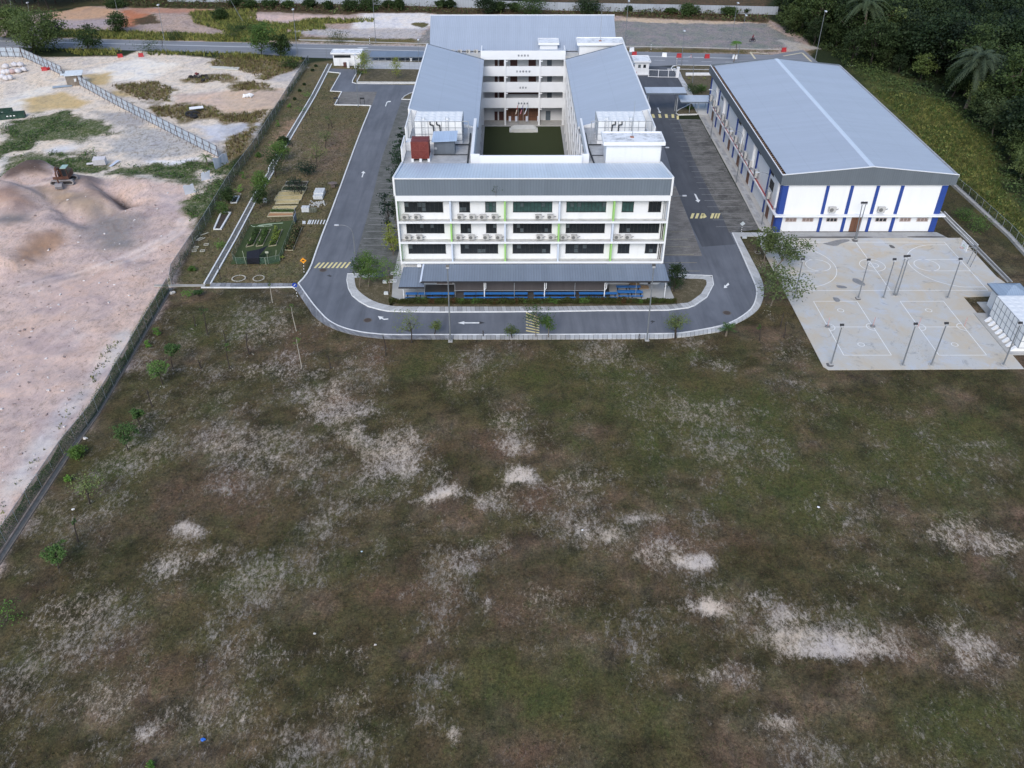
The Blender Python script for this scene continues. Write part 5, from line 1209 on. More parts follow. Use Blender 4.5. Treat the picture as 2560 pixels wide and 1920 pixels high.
mb = MB(); mb.box(42.18, 42.94, 124.3, 182.9, 8.9, 9.15); HP('gutter', mb, mat('rusty_gutter', (.10,.062,.045), .9, .4, 3, .6, (.05,.035,.03)))
mb = MB()
for k_ in range(74):
    y_ = 124.9+k_*.79; mb.box(42.19, 42.93, y_, y_+.12, 9.3, 9.42)
o = HP('gutter_bracket', mb, mat('rusty_bracket', (.22,.15,.11), .9, .4)); o['kind'] = 'stuff'
mb = MB(); mb.box(69.21, 69.5, 124.3, 182.9, 9.3, 9.66); HP('gutter', mb, mat('pale_gutter', (.36,.36,.37), .7, .2, 2, .5))
mb = MB(); mb.box(HX0, HX1, HY0-.25, HY0-.003, 8.0, 8.115); mb.box(42.18, HX0-.003, HY0, 182, 8.0, 8.115); HP('soffit', mb, M_wht2)
# ledges
mb = MB(); mb.box(HX0-.55, HX1+.75, HY0-.85, HY0-.003, 2.92, 3.14); HP('ledge', mb, M_wht2)
mb = MB(); mb.box(HX0-.6, HX0-.003, HY0, 177, 2.92, 3.14); HP('ledge', mb, M_wht2)
mb = MB(); mb.path([(HX0-.35, HY0+1.5, 3.24),(HX0-.35, 160, 3.24),(HX0-.35,176,3.24)], .07, 6); mb.path([(HX0-.18, HY0+2.2, 3.24),(HX0-.18, HY0+14, 3.24),(HX0-.35, HY0+15, 3.24)], .06, 6); HP('sprinkler_pipe', mb, mat('faded_red_pipe', (.42,.10,.09), .6))
# front pilasters
for xa, xb in ((HX0-.02,43.5),(49.42,49.88),(53.2,53.68),(57.25,57.72),(61.05,61.55),(67.45,HX1+.02)):
    mb = MB(); mb.box(xa, xb, HY0-.16, HY0-.003, .05, 2.915); HP('pilaster', mb, M_navy)
    mb = MB(); mb.box(xa, xb, HY0-.16, HY0-.003, 3.145, 8.0); HP('pilaster', mb, M_navy)
for x_, y_ in ((105,565),(175,680),(250,810),(330,945),(410,1095),(505,1255),(612,1400)):
    Y_ = gx('e', x_, y_, HX0)[0]
    mb = MB(); mb.box(HX0-.16, HX0-.003, Y_-.28, Y_+.28, .09, 2.915); HP('pilaster', mb, M_navy)
    mb = MB(); mb.box(HX0-.16, HX0-.003, Y_-.28, Y_+.28, 3.145, 8.0); HP('pilaster', mb, M_navy)
mb = MB(); mb.box(HX0-.16, HX0-.003, HY0, HY0+.75, .09, 2.915); mb.box(HX0-.16, HX0-.003, HY0, HY0+.75, 3.145, 8.0); HP('pilaster', mb, M_navy)
for x_, y_ in ((148,590),(220,700),(298,830),(380,970),(468,1125),(648,1410),(698,1520)):
    Y_ = gx('e', x_, y_, HX0)[0]
    mb = MB(); mb.box(HX0-.06, HX0-.003, Y_-.75, Y_+.75, .1, 2.4); HP('door', mb, M_brown)
for x_, y_ in ((183,400),(250,510),(420,760),(520,910),(733,1280)):
    Y_ = gx('e', x_, y_, HX0-.2)[0]
    mb = MB(); mb.box(HX0-.42, HX0-.003, Y_-.42, Y_+.42, 3.7, 7.95); HP('downpipe_duct', mb, M_wht2)
for x_, y_, n in ((685,1200,0),(743,1310,0),(690,1095,1),(400,640,1),(240,420,1),(195,330,1),(580,880,1)):
    (Y_, z_) = gx('e', x_, y_, HX0)
    w2 = 1.05 if not n else .9; h2 = .75 if not n else .25
    z_ = min(z_, 7.6)
    mb = MB(); mb.box(HX0-.05, HX0-.003, Y_-w2, Y_+w2, z_-h2, z_+h2); wo = HP('window', mb, M_glass)
    fr = MB()
    for k_ in range(4): fr.box(HX0-.075, HX0-.052, Y_-w2+2*w2*k_/3-.03, Y_-w2+2*w2*k_/3+.03, z_-h2, z_+h2)
    fo = fr.build('frame', M_frame); fo.parent = wo
def hwin(xa, xb, mt):
    x0_, x1_ = gy('C', xa, 1230, HY0)[0], gy('C', xb, 1230, HY0)[0]
    mb = MB(); mb.box(x0_, x1_, HY0-.05, HY0-.003, 1.85, 2.38); wo = HP('window', mb, mt)
    fr = MB()
    for k_ in range(4): xx = x0_+(x1_-x0_)*k_/3; fr.box(xx-.05, xx+.05, HY0-.09, HY0-.052, 1.8, 2.43)
    fr.box(x0_, x1_, HY0-.088, HY0-.053, 1.79, 1.85); fr.box(x0_, x1_, HY0-.088, HY0-.053, 2.38, 2.44)
    fo = fr.build('frame', mat('pinkish_frame', (.50,.42,.40), .6)); fo.parent = wo
M_pg = mat('pinkish_blinds', (.24,.18,.16), .6, .3, 4)
hwin(1015,1082,M_pg); hwin(1120,1187,M_pg); hwin(1272,1338,M_glass); hwin(1580,1648,M_glass); hwin(1733,1800,M_pg); hwin(1840,1908,M_pg)
mb = MB(); mb.box(54.62, 56.15, HY0-.07, HY0-.003, .06, 2.55); dr = HP('door', mb, M_brown)
mb = MB(); mb.box(55.37, 55.41, HY0-.1, HY0-.072, .1, 2.5); mb.build('door_seam', MATS['dark_timber']).parent = dr
mb = MB(); mb.box(66.6,66.9,HY0-.12,HY0-.003,2.3,2.6); mb.box(61.75,62.0,HY0-.12,HY0-.003,2.3,2.55); HP('vent_box', mb, M_unit)
# hall condenser units
big = make_unit('condenser_unit', 'x', .95, .42, 1.3, 'condenser units along the side of the sports hall'); first = True
lst = ((135,395),(160,470),(195,520),(238,590),(270,640),(312,710),(356,780),(396,855),(440,930),(487,1000),(540,1080),(652,1270))
for k_, (x_, y_) in enumerate(lst):
    Y_, z_ = gx('e', x_, y_, HX0-.5)
    z_ = 3.75
    Y_ = gx('e', x_, y_+12, HX0-.5)[0]
    loc = (HX0-.52, Y_, z_-.1); lb = 'tall grey condenser unit, %s from the far end along the side of the hall' % ORD[k_]
    if first: big.location = loc; big.rotation_euler = (0,0,-math.pi/2); big['label'] = lb; first = False
    else: dup(big, loc, -math.pi/2, lb)
for x_, lb in ((1308,'boxy condenser unit on the hall front left of the brown door, above the ledge'),(1617,'boxy condenser unit on the hall front right of the brown door, above the ledge')):
    xx = gy('C', x_, 1170, 124.2)[0]; dup(unit0, (xx, 124.2, 3.55), 0, lb, 'condenser units on the hall front', (1.3,1.3,1.3))

# ------------------------------------------------------------------ small buildings
def slab_house(name, label, cat, x0, x1, y0, y1, zt, ov=.35, wall=M_white):
    t = thing(name, label, cat, ((x0+x1)/2, y0, 0)); w_ = (x1-x0)/2; d_ = y1-y0
    mb = MB(); mb.box(-w_+ov, w_-ov, ov, d_-ov, .05, zt-.25); mb.build('wall', wall, t)
    mb = MB(); mb.box(-w_, w_, 0, d_, zt-.25, zt-.03); mb.build('roof', M_wht2, t)
    mb = MB(); mb.box(-w_+.15, w_-.15, .15, d_-.15, zt-.029, zt-.01); mb.build('slab_top', M_mould, t)
    mb = MB(); mb.box(-w_, w_, 0, .12, zt-.03, zt+.1); mb.box(-w_, w_, d_-.12, d_, zt-.03, zt+.1); mb.box(-w_, -w_+.12, .12, d_-.12, zt-.03, zt+.1); mb.box(w_-.12, w_, .12, d_-.12, zt-.03, zt+.1); mb.build('upstand', M_wht2, t)
    return t, w_, d_
# guard house at the gate
gX0, gY0 = g('d', 250, 705); gX1 = g('d', 562, 705)[0]
zr = 3.0
rx0 = gy('d', 225, 415, gY0-.4)[0]; rx1 = gy('d', 625, 415, gY0-.4)[0]; zr = gy('d', 400, 405, gY0-.4)[1]
yb_ = g('d', 415, 268, zr)[1]
t, w_, d_ = slab_house('guard_house', 'small white guard house with mouldy flat roof beside the white entrance gate', 'guard house', rx0, rx1, gY0-.4, yb_, zr)
for xa in (325, 445):
    xx = gy('d', xa, 520, gY0)[0]-t.location.x; zz = gy('d', xa, 548, gY0)[1]
    mb = MB(); mb.box(xx, xx+.62, .3, .345, zz, zz+.75); mb.build('window', M_glass if xa > 400 else M_louv, t)
mb = MB(); mb.box(-w_-.1, w_-.2, -.2, .3, .02, .16); mb.build('step', M_kerb, t)
mb = MB(); mb.box(-w_-.45, -w_+.35, 1.0, 1.06, .1, 2.1); mb.build('door', M_maroon, t)
# refuse store at the left
hX0, hY0 = g('h', 118, 540); rz = 3.4
rz = gy('h', 300, 275, hY0-.4)[1]; rx0, rx1 = gy('h', 48, 275, hY0-.4)[0], gy('h', 690, 290, hY0-.4)[0]
t, w_, d_ = slab_house('refuse_store', 'white flat roofed refuse store with a row of small dark louvre windows', 'outbuilding', rx0, rx1, hY0-.4, g('h', 300, 190, rz)[1], rz, .45)
za, zb = gy('h', 200, 368, hY0)[1], gy('h', 200, 316, hY0)[1]
for k_ in range(7):
    xx = gy('h', 122+49*k_, 340, hY0)[0]-t.location.x
    mb = MB(); mb.box(xx, xx+.62, .38, .448, za, zb); mb.build('window', M_glass, t)
mb = MB()
for x_ in (242,): xx = gy('h', x_, 450, hY0)[0]-t.location.x; mb.box(xx-.02, xx+.02, .42, .448, .3, za-.3)
mb.build('door_seam', M_gpipe, t)
for xa in (425, 575):
    xx = gy('h', xa, 600, hY0-1.6)[0]-t.location.x
    mb = MB(); mb.box(xx-.28, xx+.28, -1.3, -.9, 0, 1.75); mb.build('gate_pier', M_wht2, t)
xx = gy('h', 360, 500, hY0)[0]
simple('wheeled_bin', 'dark wheeled bin with reddish lid in the opening of the refuse store', 'bin', lambda m_: (m_.box(-.35,.35,-.3,.3,.08,.9), m_.box(-.38,.38,-.34,.32,.901,1.0), m_.tube((-.3,.25,.1),(.3,.25,.1),.1,n=8)), mat('dark_red_plastic', (.10,.045,.04), .5), (xx, hY0-.6, .02))
# drop-off canopies between school and hall
def canopy(name, label, pix_b, zt, pitch, posts, Yfront, mt, fz=.0):
    (va, xa, ya), (vb, xb, yb_) = pix_b
    X0_, z0_ = gy(va, xa, ya, Yfront); X1_, _ = gy(vb, xb, yb_, Yfront)
    return X0_, X1_, z0_
yp = g('d', 1240, 1610)[1]; Yc1 = yp-.9
Xa, zc1 = gy('d', 515, 1142, Yc1); Xb, _ = gy('d', 1445, 1142, Yc1); yback = g('d', 900, 995, zc1+.25)[1]
t = thing('drop_off_canopy', 'high flat canopy with pale metal roof spanning the driveway by the hall', 'canopy', ((Xa+Xb)/2, Yc1, 0))
wv_ = (Xb-Xa)/2; dv_ = yback-Yc1
mb = MB(); mb.hexa([(-wv_,0,zc1),(wv_,0,zc1),(wv_,dv_,zc1+.2),(-wv_,dv_,zc1+.2)],[(-wv_,0,zc1+.08),(wv_,0,zc1+.08),(wv_,dv_,zc1+.28),(-wv_,dv_,zc1+.28)]); mb.build('roof', roof_mat('canopy_sheet_pale', (.48,.53,.60), 'x', .3, .5, .02), t)
mb = MB(); mb.box(-wv_, wv_, -.1, -.003, zc1-.12, zc1+.12); mb.build('fascia', M_clad, t)
for dx in (.7, 2*wv_-1.6):
    for dy in (.9, dv_-.7): mb = MB(); mb.tube((-wv_+dx,dy,.0),(-wv_+dx,dy,zc1),.11,n=8); mb.build('post', M_gpipe, t)
    mb = MB(); mb.box(-wv_+dx-.2, -wv_+dx+.2, .8, dv_-.6, zc1-.35, zc1-.01); mb.build('beam', M_clad, t)
def low_can(lbl, v, x0_, x1_, yf, yb2, Yf_, posts):
    Xa, z_ = gy(v, x0_, yf, Yf_); Xb, _ = gy(v, x1_, yf, Yf_); yb3 = g(v, (x0_+x1_)/2, yb2, z_+.15)[1]
    t = thing('walkway_canopy', lbl, 'canopy', ((Xa+Xb)/2, Yf_, 0)); w2 = (Xb-Xa)/2; d2 = yb3-Yf_
    mb = MB(); mb.hexa([(-w2,0,z_),(w2,0,z_),(w2,d2,z_+.15),(-w2,d2,z_+.15)],[(-w2,0,z_+.07),(w2,0,z_+.07),(w2,d2,z_+.22),(-w2,d2,z_+.22)]); mb.build('roof', MATS['canopy_sheet_pale'] if posts else M_canop, t)
    mb = MB(); mb.box(-w2, w2, -.08, -.003, z_-.1, z_+.1); mb.build('fascia', M_clad, t)
    for px_ in posts:
        for yy in (.5, d2-.4): mb = MB(); mb.tube((px_,yy,.0),(px_,yy,z_),.06,n=6); mb.build('post', M_gpipe, t)
    return t, w2, d2, z_
low_can('low walkway canopy with grey metal roof joining the drop-off canopy to the hall', 'd', 1310, 2032, 1345, 1185, Yc1+.7, (-1.2, .6, 2.8))
low_can('low walkway canopy with grey metal roof joining the school to the drop-off canopy', 'd', 380, 580, 1345, 1180, Yc1+.7, (0.6,))
# dark covered walkway along the road on the left
t, w_, d_, z_ = low_can('long dark covered walkway roof between the refuse store and the school by the road', 'h', 850, 2060, 355, 235, g('h',1500,455)[1], ())
for k_ in range(9):
    for yy in (.4,): mb = MB(); mb.tube((-w_+.6+(2*w_-1.2)*k_/8,yy,0),(-w_+.6+(2*w_-1.2)*k_/8,yy,z_),.06,n=6); mb.build('post', M_gpipe, t)
pa = gl('h', [(700,400),(1000,385),(1180,410),(1400,455),(2100,465),(2100,612),(640,600)]); patch('bus_bay', pa, -.02, mat('bus_bay_concrete', (.46,.46,.46), .85, .12, .6, .3), .06)
patch('bus_bay', gl('h', [(600,158),(800,158),(850,166),(640,170)]), .02, M_paint)
lawn2 = gl('h', [(690,682),(830,600),(1870,615),(1990,615),(1950,880),(600,868)]); patch('lawn', lawn2, -.02, M_lawn, .07)
patch('lawn', gl('h', [(1535,1225),(1600,1170),(1700,1118),(1760,1100),(1760,1240)]), -.02, M_lawn, .09)
kerb('kerb', gl('h', [(1760,1240),(1535,1232),(1600,1165),(1700,1112),(1780,1090)]), .16, .13, None, 1)
def railing(name, label, v, pts, h, n, mt, r=.03, rails=(.5, 1.0), cat='fence', net=None, posts_r=None):
    P0 = [g(v, *p) for p in pts] if v else pts
    t = thing(name, label, cat, (P0[0][0], P0[0][1], 0)); ox, oy = P0[0]
    L_ = [Vector((p[0]-ox, p[1]-oy, 0)) for p in P0]
    seg = resample(L_, sum((L_[i_+1]-L_[i_]).length for i_ in range(len(L_)-1))/n)
    step_ = max(1, math.ceil(len(seg)/95))
    for s_ in seg: mb = MB(); mb.tube(s_, s_+Vector((0,0,h)), posts_r or r, n=5); mb.build('post', mt, t)
    mb = MB()
    for f_ in rails:
        for i_ in range(len(seg)-1): mb.tube(seg[i_]+Vector((0,0,h*f_)), seg[i_+1]+Vector((0,0,h*f_)), r*.7, n=4)
    mb.build('rail', mt, t)
    if net:
        mb = MB()
        for i_ in range(len(seg)-1):
            a_, b_ = seg[i_], seg[i_+1]; mb.add([tuple(a_), tuple(b_), (b_.x,b_.y,h*.98), (a_.x,a_.y,h*.98)], [(0,1,2,3)])
        mb.build('mesh', net, t)
    return t
railing('railing_fence', 'dark slender railing fence behind the lawn by the covered walkway', 'h', [(640,598),(1890,606)], 2.0, 13, M_gpipe)
# entrance gate
gpx = [g('d', x_, y_) for x_, y_ in ((558,758),(785,765),(1015,770),(1195,772))]
t = thing('sliding_gate', 'white barred entrance gate between guard house and white pier', 'gate', (gpx[0][0], gpx[0][1], 0)); ox, oy = gpx[0]
mb = MB(); hh = 1.75
for x_, y_ in gpx: mb.box(x_-ox-.07, x_-ox+.07, y_-oy-.06, y_-oy+.06, 0, hh)
for zz in (.08, hh-.08): 
    for a_, b_ in zip(gpx, gpx[1:]): mb.tube((a_[0]-ox,a_[1]-oy,zz),(b_[0]-ox,b_[1]-oy,zz),.06,n=6)
mb.build('gate_frame', M_wht2, t)
mb = MB()
for a_, b_ in zip(gpx, gpx[1:]):
    n = int((b_[0]-a_[0])/.22)
    for k_ in range(1, n): f_ = k_/n; mb.box(a_[0]+(b_[0]-a_[0])*f_-ox-.012, a_[0]+(b_[0]-a_[0])*f_-ox+.012, a_[1]+(b_[1]-a_[1])*f_-oy-.012, a_[1]+(b_[1]-a_[1])*f_-oy+.012, .1, hh-.1)
bars = mb.build('bar', M_gpipe, t); bars['kind'] = 'stuff'
X_, Y_ = g('d', 1225, 770); simple('gate_pier', 'tall white pier at the right end of the entrance gate', 'gate pier', lambda m_: (m_.box(-.3,.3,-.3,.3,0,2.3), m_.box(-.36,.36,-.36,.36,2.301,2.42)), M_wht2, (X_, Y_, 0))
slabs_obj('gate_footpath', [(*p,0) for p in gl('d', [(1130,560),(1190,680),(1240,775),(1400,1080),(1480,1200),(1570,1370)])], [(*p,0) for p in gl('d', [(1170,560),(1290,640),(1350,790),(1540,1080),(1590,1190),(1690,1370)])], 1.2, M_slabL, .12)
patch('lawn', gl('d', [(1190,560),(1290,640),(1350,790),(1540,1080),(1590,1190),(2000,1190),(1990,800),(1960,500),(1180,495)]), -.02, M_lawn, .07)
patch('lawn', gl('d', [(1550,1385),(1690,1620),(1250,1620),(1240,1560),(1300,1510),(1420,1460)]), .0, M_lawn, .13)
kerb('kerb', gl('d', [(1990,500),(1250,490),(1120,510),(1080,560),(1110,620)]), .2, .13, None, 1)
kerb('kerb', gl('d', [(1000,585),(1960,600)]), .15, .12, None, 1)
kerb('kerb', gl('d', [(1690,1630),(1250,1640),(1185,1600),(1200,1550),(1300,1500),(1420,1440),(1550,1365)]), .22, .16, None, -1)
kerb('kerb', gl('J', [(5,258),(330,262),(690,272),(900,275)]), .2, .13, M_conc, 1)
kerb('kerb', gl('H', [(780,412),(1200,425),(2100,450)]), .2, .13, M_conc, 1)
kerb('kerb', gl('H', [(760,408),(1340,420)]), .2, .13, M_conc, 1)
# dark drain strip below the hall roof far side, planter, plants
def planter(mb):
    mb.box(-3.2,3.2,-.35,-.2,0,.5); mb.box(-3.2,3.2,.2,.35,0,.5); mb.box(-3.2,-3.05,-.2,.2,0,.5); mb.box(3.05,3.2,-.2,.2,0,.5)
    for k_ in range(4): mb.box(-2.7+1.5*k_, -1.9+1.5*k_, -.42, -.352, .1, .46)
X_, Y_ = g('d', 1725, 725); simple('planter_box', 'long low white planter box on the lawn left of the hall near the road', 'planter', planter, M_wht2, (X_, Y_, .07))
def urn(mb): mb.tube((0,0,0),(0,0,.25),.25,.18,10); mb.tube((0,0,.25),(0,0,.7),.18,.42,10); mb.tube((0,0,.7),(0,0,.8),.45,.45,10)
X_, Y_ = g('h', 1725, 440); simple('urn', 'white urn-shaped planter under the dark walkway roof', 'urn', urn, M_wht2, (X_, Y_, .06))
for k_, (v, x_, y_) in enumerate((('h',180,1340),('h',720,1345))):
    X_, Y_ = g(v, x_, y_)
    simple('bay_marker', 'black two-legged bay marker at the %s of the grass-paved bays' % ('left corner' if k_ == 0 else 'right end'), 'marker', lambda m_: (m_.box(-.5,-.42,-.04,.04,0,1.5), m_.box(.42,.5,-.04,.04,0,1.5), m_.box(-.5,.5,-.05,.05,1.25,1.6)), M_pipe, (X_, Y_, 0), group='bay markers')
# pump house and panel tank at the court
M_pump = M_white
x0_, y0_ = g('f', 722, 870); x1_, y1_ = g('f', 820, 975)
zr = 3.0
A_ = g('f', 730, 597, 3.2); B_ = g('f', 1165, 605, 3.2); C_ = g('f', 905, 822, 3.2)
rx0, ry1 = A_; rx1 = B_[0]; ry0 = C_[1]; rx0 = (A_[0]+C_[0])/2
t = thing('pump_house', 'small white pump house with blue-grey hipped roof beside the right edge of the court', 'pump house', ((rx0+rx1)/2, ry0, 0))
w_ = (rx1-rx0)/2; d_ = ry1-ry0
mb = MB(); mb.box(-w_+.6, w_-.6, .6, d_-.6, 0, 3.1); mb.build('wall', M_white, t)
mb = MB(); m_ = d_/2; rr = max(0.0, w_-m_)
mb.add([(-w_,0,3.2),(w_,0,3.2),(w_,d_,3.2),(-w_,d_,3.2),(-rr,m_,4.2),(rr,m_,4.2)],[(0,1,5,4),(1,2,5),(2,3,4,5),(3,0,4)]); mb.build('roof', roof_mat('hip_roof_sheet', (.27,.34,.43), 'x', .3, .5, .02), t)
mb = MB(); mb.box(-w_, w_, -.06, 0, 3.02, 3.22); mb.box(-w_-.06, -w_, -.06, d_, 3.02, 3.22); mb.box(w_, w_+.06, 0, d_, 3.02, 3.22); mb.build('fascia', M_clad, t)
mb = MB(); mb.box(-w_-.4, w_, -.2, d_+.2, 0, .1); mb.build('plinth', M_conc, t)
mb = MB(); mb.box(-w_+.5, -w_+.72, .5, .597, .1, 3.0); mb.build('downpipe', mat('dark_red_paint', (.22,.02,.02), .6), t)
# large ground tank, 3 panels high
tx0 = (g('f', 855, 975, .9)[0]); 
ta = g('f', 800, 1110, .75); tb_ = g('f', 1140, 1490, .75); 
ztop = .75+3.0; ty1 = g('f', 905, 822, ztop)[1]
yA, yB = ta[1]+1.0, tb_[1]
txl = (ta[0]+tb_[0])/2
t, w_, d_, h_ = panel_tank('water_tank', 'big white panelled ground tank on concrete plinths at the right edge of the court', txl, txl+6, yB, yB+8, .75, 3.75, 5, 8, 3, M_tank, M_seam, dome=.04)
mb = MB()
for k_ in range(8):
    y_ = -d_/2+k_*1.0; mb.add([(-w_/2-.75,y_+.1,-.6),(-w_/2-.75,y_+.55,-.6),(w_/2+.3,y_+.55,-.6),(w_/2+.3,y_+.1,-.6),(-w_/2-.2,y_+.1,-.005),(-w_/2-.2,y_+.55,-.005),(w_/2+.3,y_+.55,-.005),(w_/2+.3,y_+.1,-.005)], [(0,1,2,3),(4,7,6,5),(0,4,5,1),(1,5,6,2),(2,6,7,3),(3,7,4,0)])
mb.build('plinth', M_wht2, t)
mb = MB(); mb.box(-w_/2-1.3, w_/2+1, -d_/2-.6, d_/2+1.5, -.74, -.61); mb.build('footing', M_conc, t)

# ------------------------------------------------------------------ lamp posts
M_pole = mat('galvanised_pole', (.20,.215,.23), .5, .12, 2, metal=.2)
M_lamp = mat('lamp_housing', (.02,.02,.022), .4); M_lens = mat('lamp_lens', (.5,.51,.53), .3)
def aim(v, bx, by, tx, ty):
    X_, Y_ = g(v, bx, by); xt, zt = gy(v, tx, ty, Y_); return X_, Y_, xt-X_, zt
def floodlight(label, v, bx, by, tx, ty, base=True, two=False, group='floodlight poles round the court', dirx=0.0):
    X_, Y_, dx, h = aim(v, bx, by, tx, ty)
    t = thing('floodlight_pole', label, 'floodlight', (X_, Y_, 0), 0, group)
    mb = MB(); mb.path([(0,0,0),(dx*.5,0,h*.5),(dx,0,h)], [.10,.085,.065], 8); mb.build('pole', M_pole, t)
    mb = MB(); mb.box(-.28,.28,-.28,.28,0,.1); mb.build('base_plate', M_conc, t)
    mb = MB(); mb.obox((dx, 0.06, h+.12), (.42,.3,.3), rz=dirx, rx=-.6); mb.build('lamp_head', M_lamp, t)
    mb = MB(); mb.obox((dx, -.1, h-.06), (.36,.14,.2), rz=dirx, rx=.3); mb.build('lens', M_lens, t)
    return t
floodlight('tall floodlight pole on the grass edge in front of the left half of the canteen', 'B', 483, 1378, 462, 838, group='floodlight poles before the canteen')
floodlight('tall floodlight pole on the grass edge in front of the right end of the canteen', 'B', 1913, 1370, 1963, 832, group='floodlight poles before the canteen')
for (bx, by, tx, ty), lb in zip(((540,600,603,322),(1005,598,1082,325),(1187,598,1270,322),(1262,578,1350,300),(1285,578,1372,298),(1655,596,1750,320),(808,1078,888,800),(1327,1086,1424,792),(1535,1086,1648,788),(2060,1085,2186,785)),
  ('at the left edge of the basketball court beside the sparse tree','standing on a dark base under the basketball centre circle','thin and alone just right of the centre of the court strip','left one of the close pair in the middle of the court strip','right one of the close pair in the middle of the court strip','below the right end line of the basketball court','at the near left corner of the court on a dark base','left one of the near pair between the two small courts','right one of the near pair by the right small court','nearest the big white ground tank at the right court edge')):
    floodlight('floodlight pole ' + lb, 'E', bx, by, tx, ty)
for (bx, tx, lb) in ((950, 1040, 'left'), (962, 1082, 'right')):
    floodlight('floodlight pole, %s one of the pair before the brown hall door' % lb, 'y', bx, 565 if lb == 'left' else 572, tx, 140)
def streetlamp(label, v, bx, by, tx, ty, hx, hy, group='curved street lamps'):
    """base, elbow and head read off the photograph in one upright plane"""
    X_, Y_ = g(v, bx, by); xt, zt = gy(v, tx, ty, Y_); xh, zh = gy(v, hx, hy, Y_)
    t = thing('street_lamp', label, 'street lamp', (X_, Y_, 0), 0, group)
    ex, ez, hxx, hz = xt-X_, zt, xh-X_, zh
    mb = MB(); pts = [(0,0,0),(ex*.5,0,ez*.5),(ex,0,ez)]
    for k_ in range(1, 7):
        f_ = k_/6; c1 = (1-f_)**2; c2 = 2*f_*(1-f_); c3 = f_*f_
        pts.append((c1*ex+c2*(ex+.08*(hxx-ex))+c3*hxx, 0, c1*ez+c2*(max(hz,ez)+.1*abs(hxx-ex))+c3*hz))
    mb.path(pts, [.09,.075,.06]+[.04]*6, 7); mb.build('pole', M_pole, t)
    s_ = 1 if hxx > ex else -1
    mb = MB(); mb.obox((hxx+.25*s_, 0, hz+.02), (.65,.28,.12)); mb.build('lamp_head', M_lens, t)
    return t
streetlamp('curved street lamp beside the hall footpath, farthest of the three', 'e', 130, 785, 183, 400, 143, 340)
streetlamp('curved street lamp beside the hall footpath, middle one of the three', 'e', 360, 1185, 424, 790, 332, 714)
streetlamp('curved street lamp beside the hall footpath, nearest of the three behind the sparse tree', 'e', 590, 1560, 662, 1150, 568, 1086)
streetlamp('curved street lamp between the left driveway and the parking bays', 'I', 1735, 1262, 1712, 1040, 1560, 942)
streetlamp('curved street lamp on the lawn between planter box and guard house', 'd', 1580, 900, 1612, 400, 1548, 300)
def schoollamp(label, hx, hy, X_, Y_):
    xh, zh = gy('C', hx, hy, Y_)
    t = thing('street_lamp', label, 'street lamp', (X_, Y_, 0), 0, 'curved street lamps')
    mb = MB(); pts = [(0,0,0),(0,0,zh-.9),(.3,0,zh-.35),(1.0,0,zh-.05),(xh-X_-.2,0,zh)]; mb.path(pts, [.09,.07,.05,.045,.04], 7); mb.build('pole', M_pole, t)
    mb = MB(); mb.obox((xh-X_, 0, zh+.03), (.6,.28,.12)); mb.build('lamp_head', M_lens, t)
schoollamp('curved street lamp reaching out from behind the right front corner of the school', 380, 1080, 23.3, 118)
schoollamp('curved street lamp reaching out from behind the right stair tower', 272, 777, 23.3, 137)
def roadlamp(label, v, bx, by, tx, ty, head=True, r=.09):
    X_, Y_, dx, h = aim(v, bx, by, tx, ty)
    t = thing('road_lamp', label, 'street lamp', (X_, Y_, 0), 0, 'tall road lamps')
    mb = MB(); mb.path([(0,0,0),(dx*.5,0,h*.5),(dx,0,h)], [r,r*.8,r*.55], 7); mb.build('pole', M_pole, t)
    if head: mb = MB(); mb.obox((dx+.1, -.3, h+.05), (.45,.9,.2)); mb.build('lamp_head', M_lens, t)
for lb, v, bx, by, tx, ty in (('rising through the big dark tree at the far left','F',258,150,238,22),('leaning left before the orange soil beyond the road','F',1050,255,990,-10),('standing on the near verge beside the bare dead shrub','F',1440,468,1366,42),
   ('with a white head at the corner of mesh fence and road','H',755,582,705,95),('beyond the road between the round bush and the white sand','H',1555,440,1524,-10),('standing thin among the yellow weeds beyond the road','F',2105,195,1985,-10),
   ('beyond the road just right of the school roof','J',3,248,24,8),('behind the tall stem of the papaya beyond the road','J',585,278,627,16),('short, with white head, right of the papaya','J',628,320,672,84),('between the guard house and the hall on the grass verge','J',318,365,331,170),
   ('with a flat arm at the forest corner behind the hall','J',1055,343,1112,62),('behind the far school roof right of the stair tower','A',1752,330,1779,6),('at the very left edge above the dark trees','s',215,330,170,-20)):
    roadlamp('tall grey road lamp ' + lb, v, bx, by, tx, ty)
roadlamp('plain grey lamp pole at the edge of the grass-paved bays on the left', 'H', 1375, 1097, 1338, 560, True)
roadlamp('short grey pole on the near road edge left of the refuse store', 'H', 1052, 602, 1040, 440, False, .05)
roadlamp('thin grey pole on the near road verge left of the far school roof', 'h', 1880, 420, 1865, -10, True, .06)
# basketball hoop
X_, Y_ = g('f', 450, 355)
t = thing('basketball_hoop', 'white basketball backboard on a leaning grey frame at the right end of the court', 'basketball hoop', (X_, Y_, 0))
mb = MB()
for dy in (-.5, .5): mb.path([(0,dy,0),(.25,dy,2.2),(0,dy,3.2),(-1.6,dy*.5,3.3)], .055, 6)
mb.path([(0,-.5,3.2),(0,.5,3.2)], .05, 6); mb.path([(.05,-.5,2.6),(-1.6,-.25,3.0)], .04, 6); mb.build('support_frame', M_pole, t)
mb = MB(); mb.box(-1.68,-1.62,-.9,.9,2.75,3.85); bb = mb.build('backboard', M_wht2, t)
mb = MB(); n = 16
mb.box(-1.73,-1.70,-.3,.3,2.95,2.99); mb.box(-1.73,-1.70,-.3,.3,3.38,3.42); mb.box(-1.73,-1.70,-.3,-.26,2.99,3.38); mb.box(-1.73,-1.70,.26,.3,2.99,3.38); mb.build('target_square', mat('pale_green_marking', (.35,.55,.42), .6)).parent = bb
mb = MB(); 
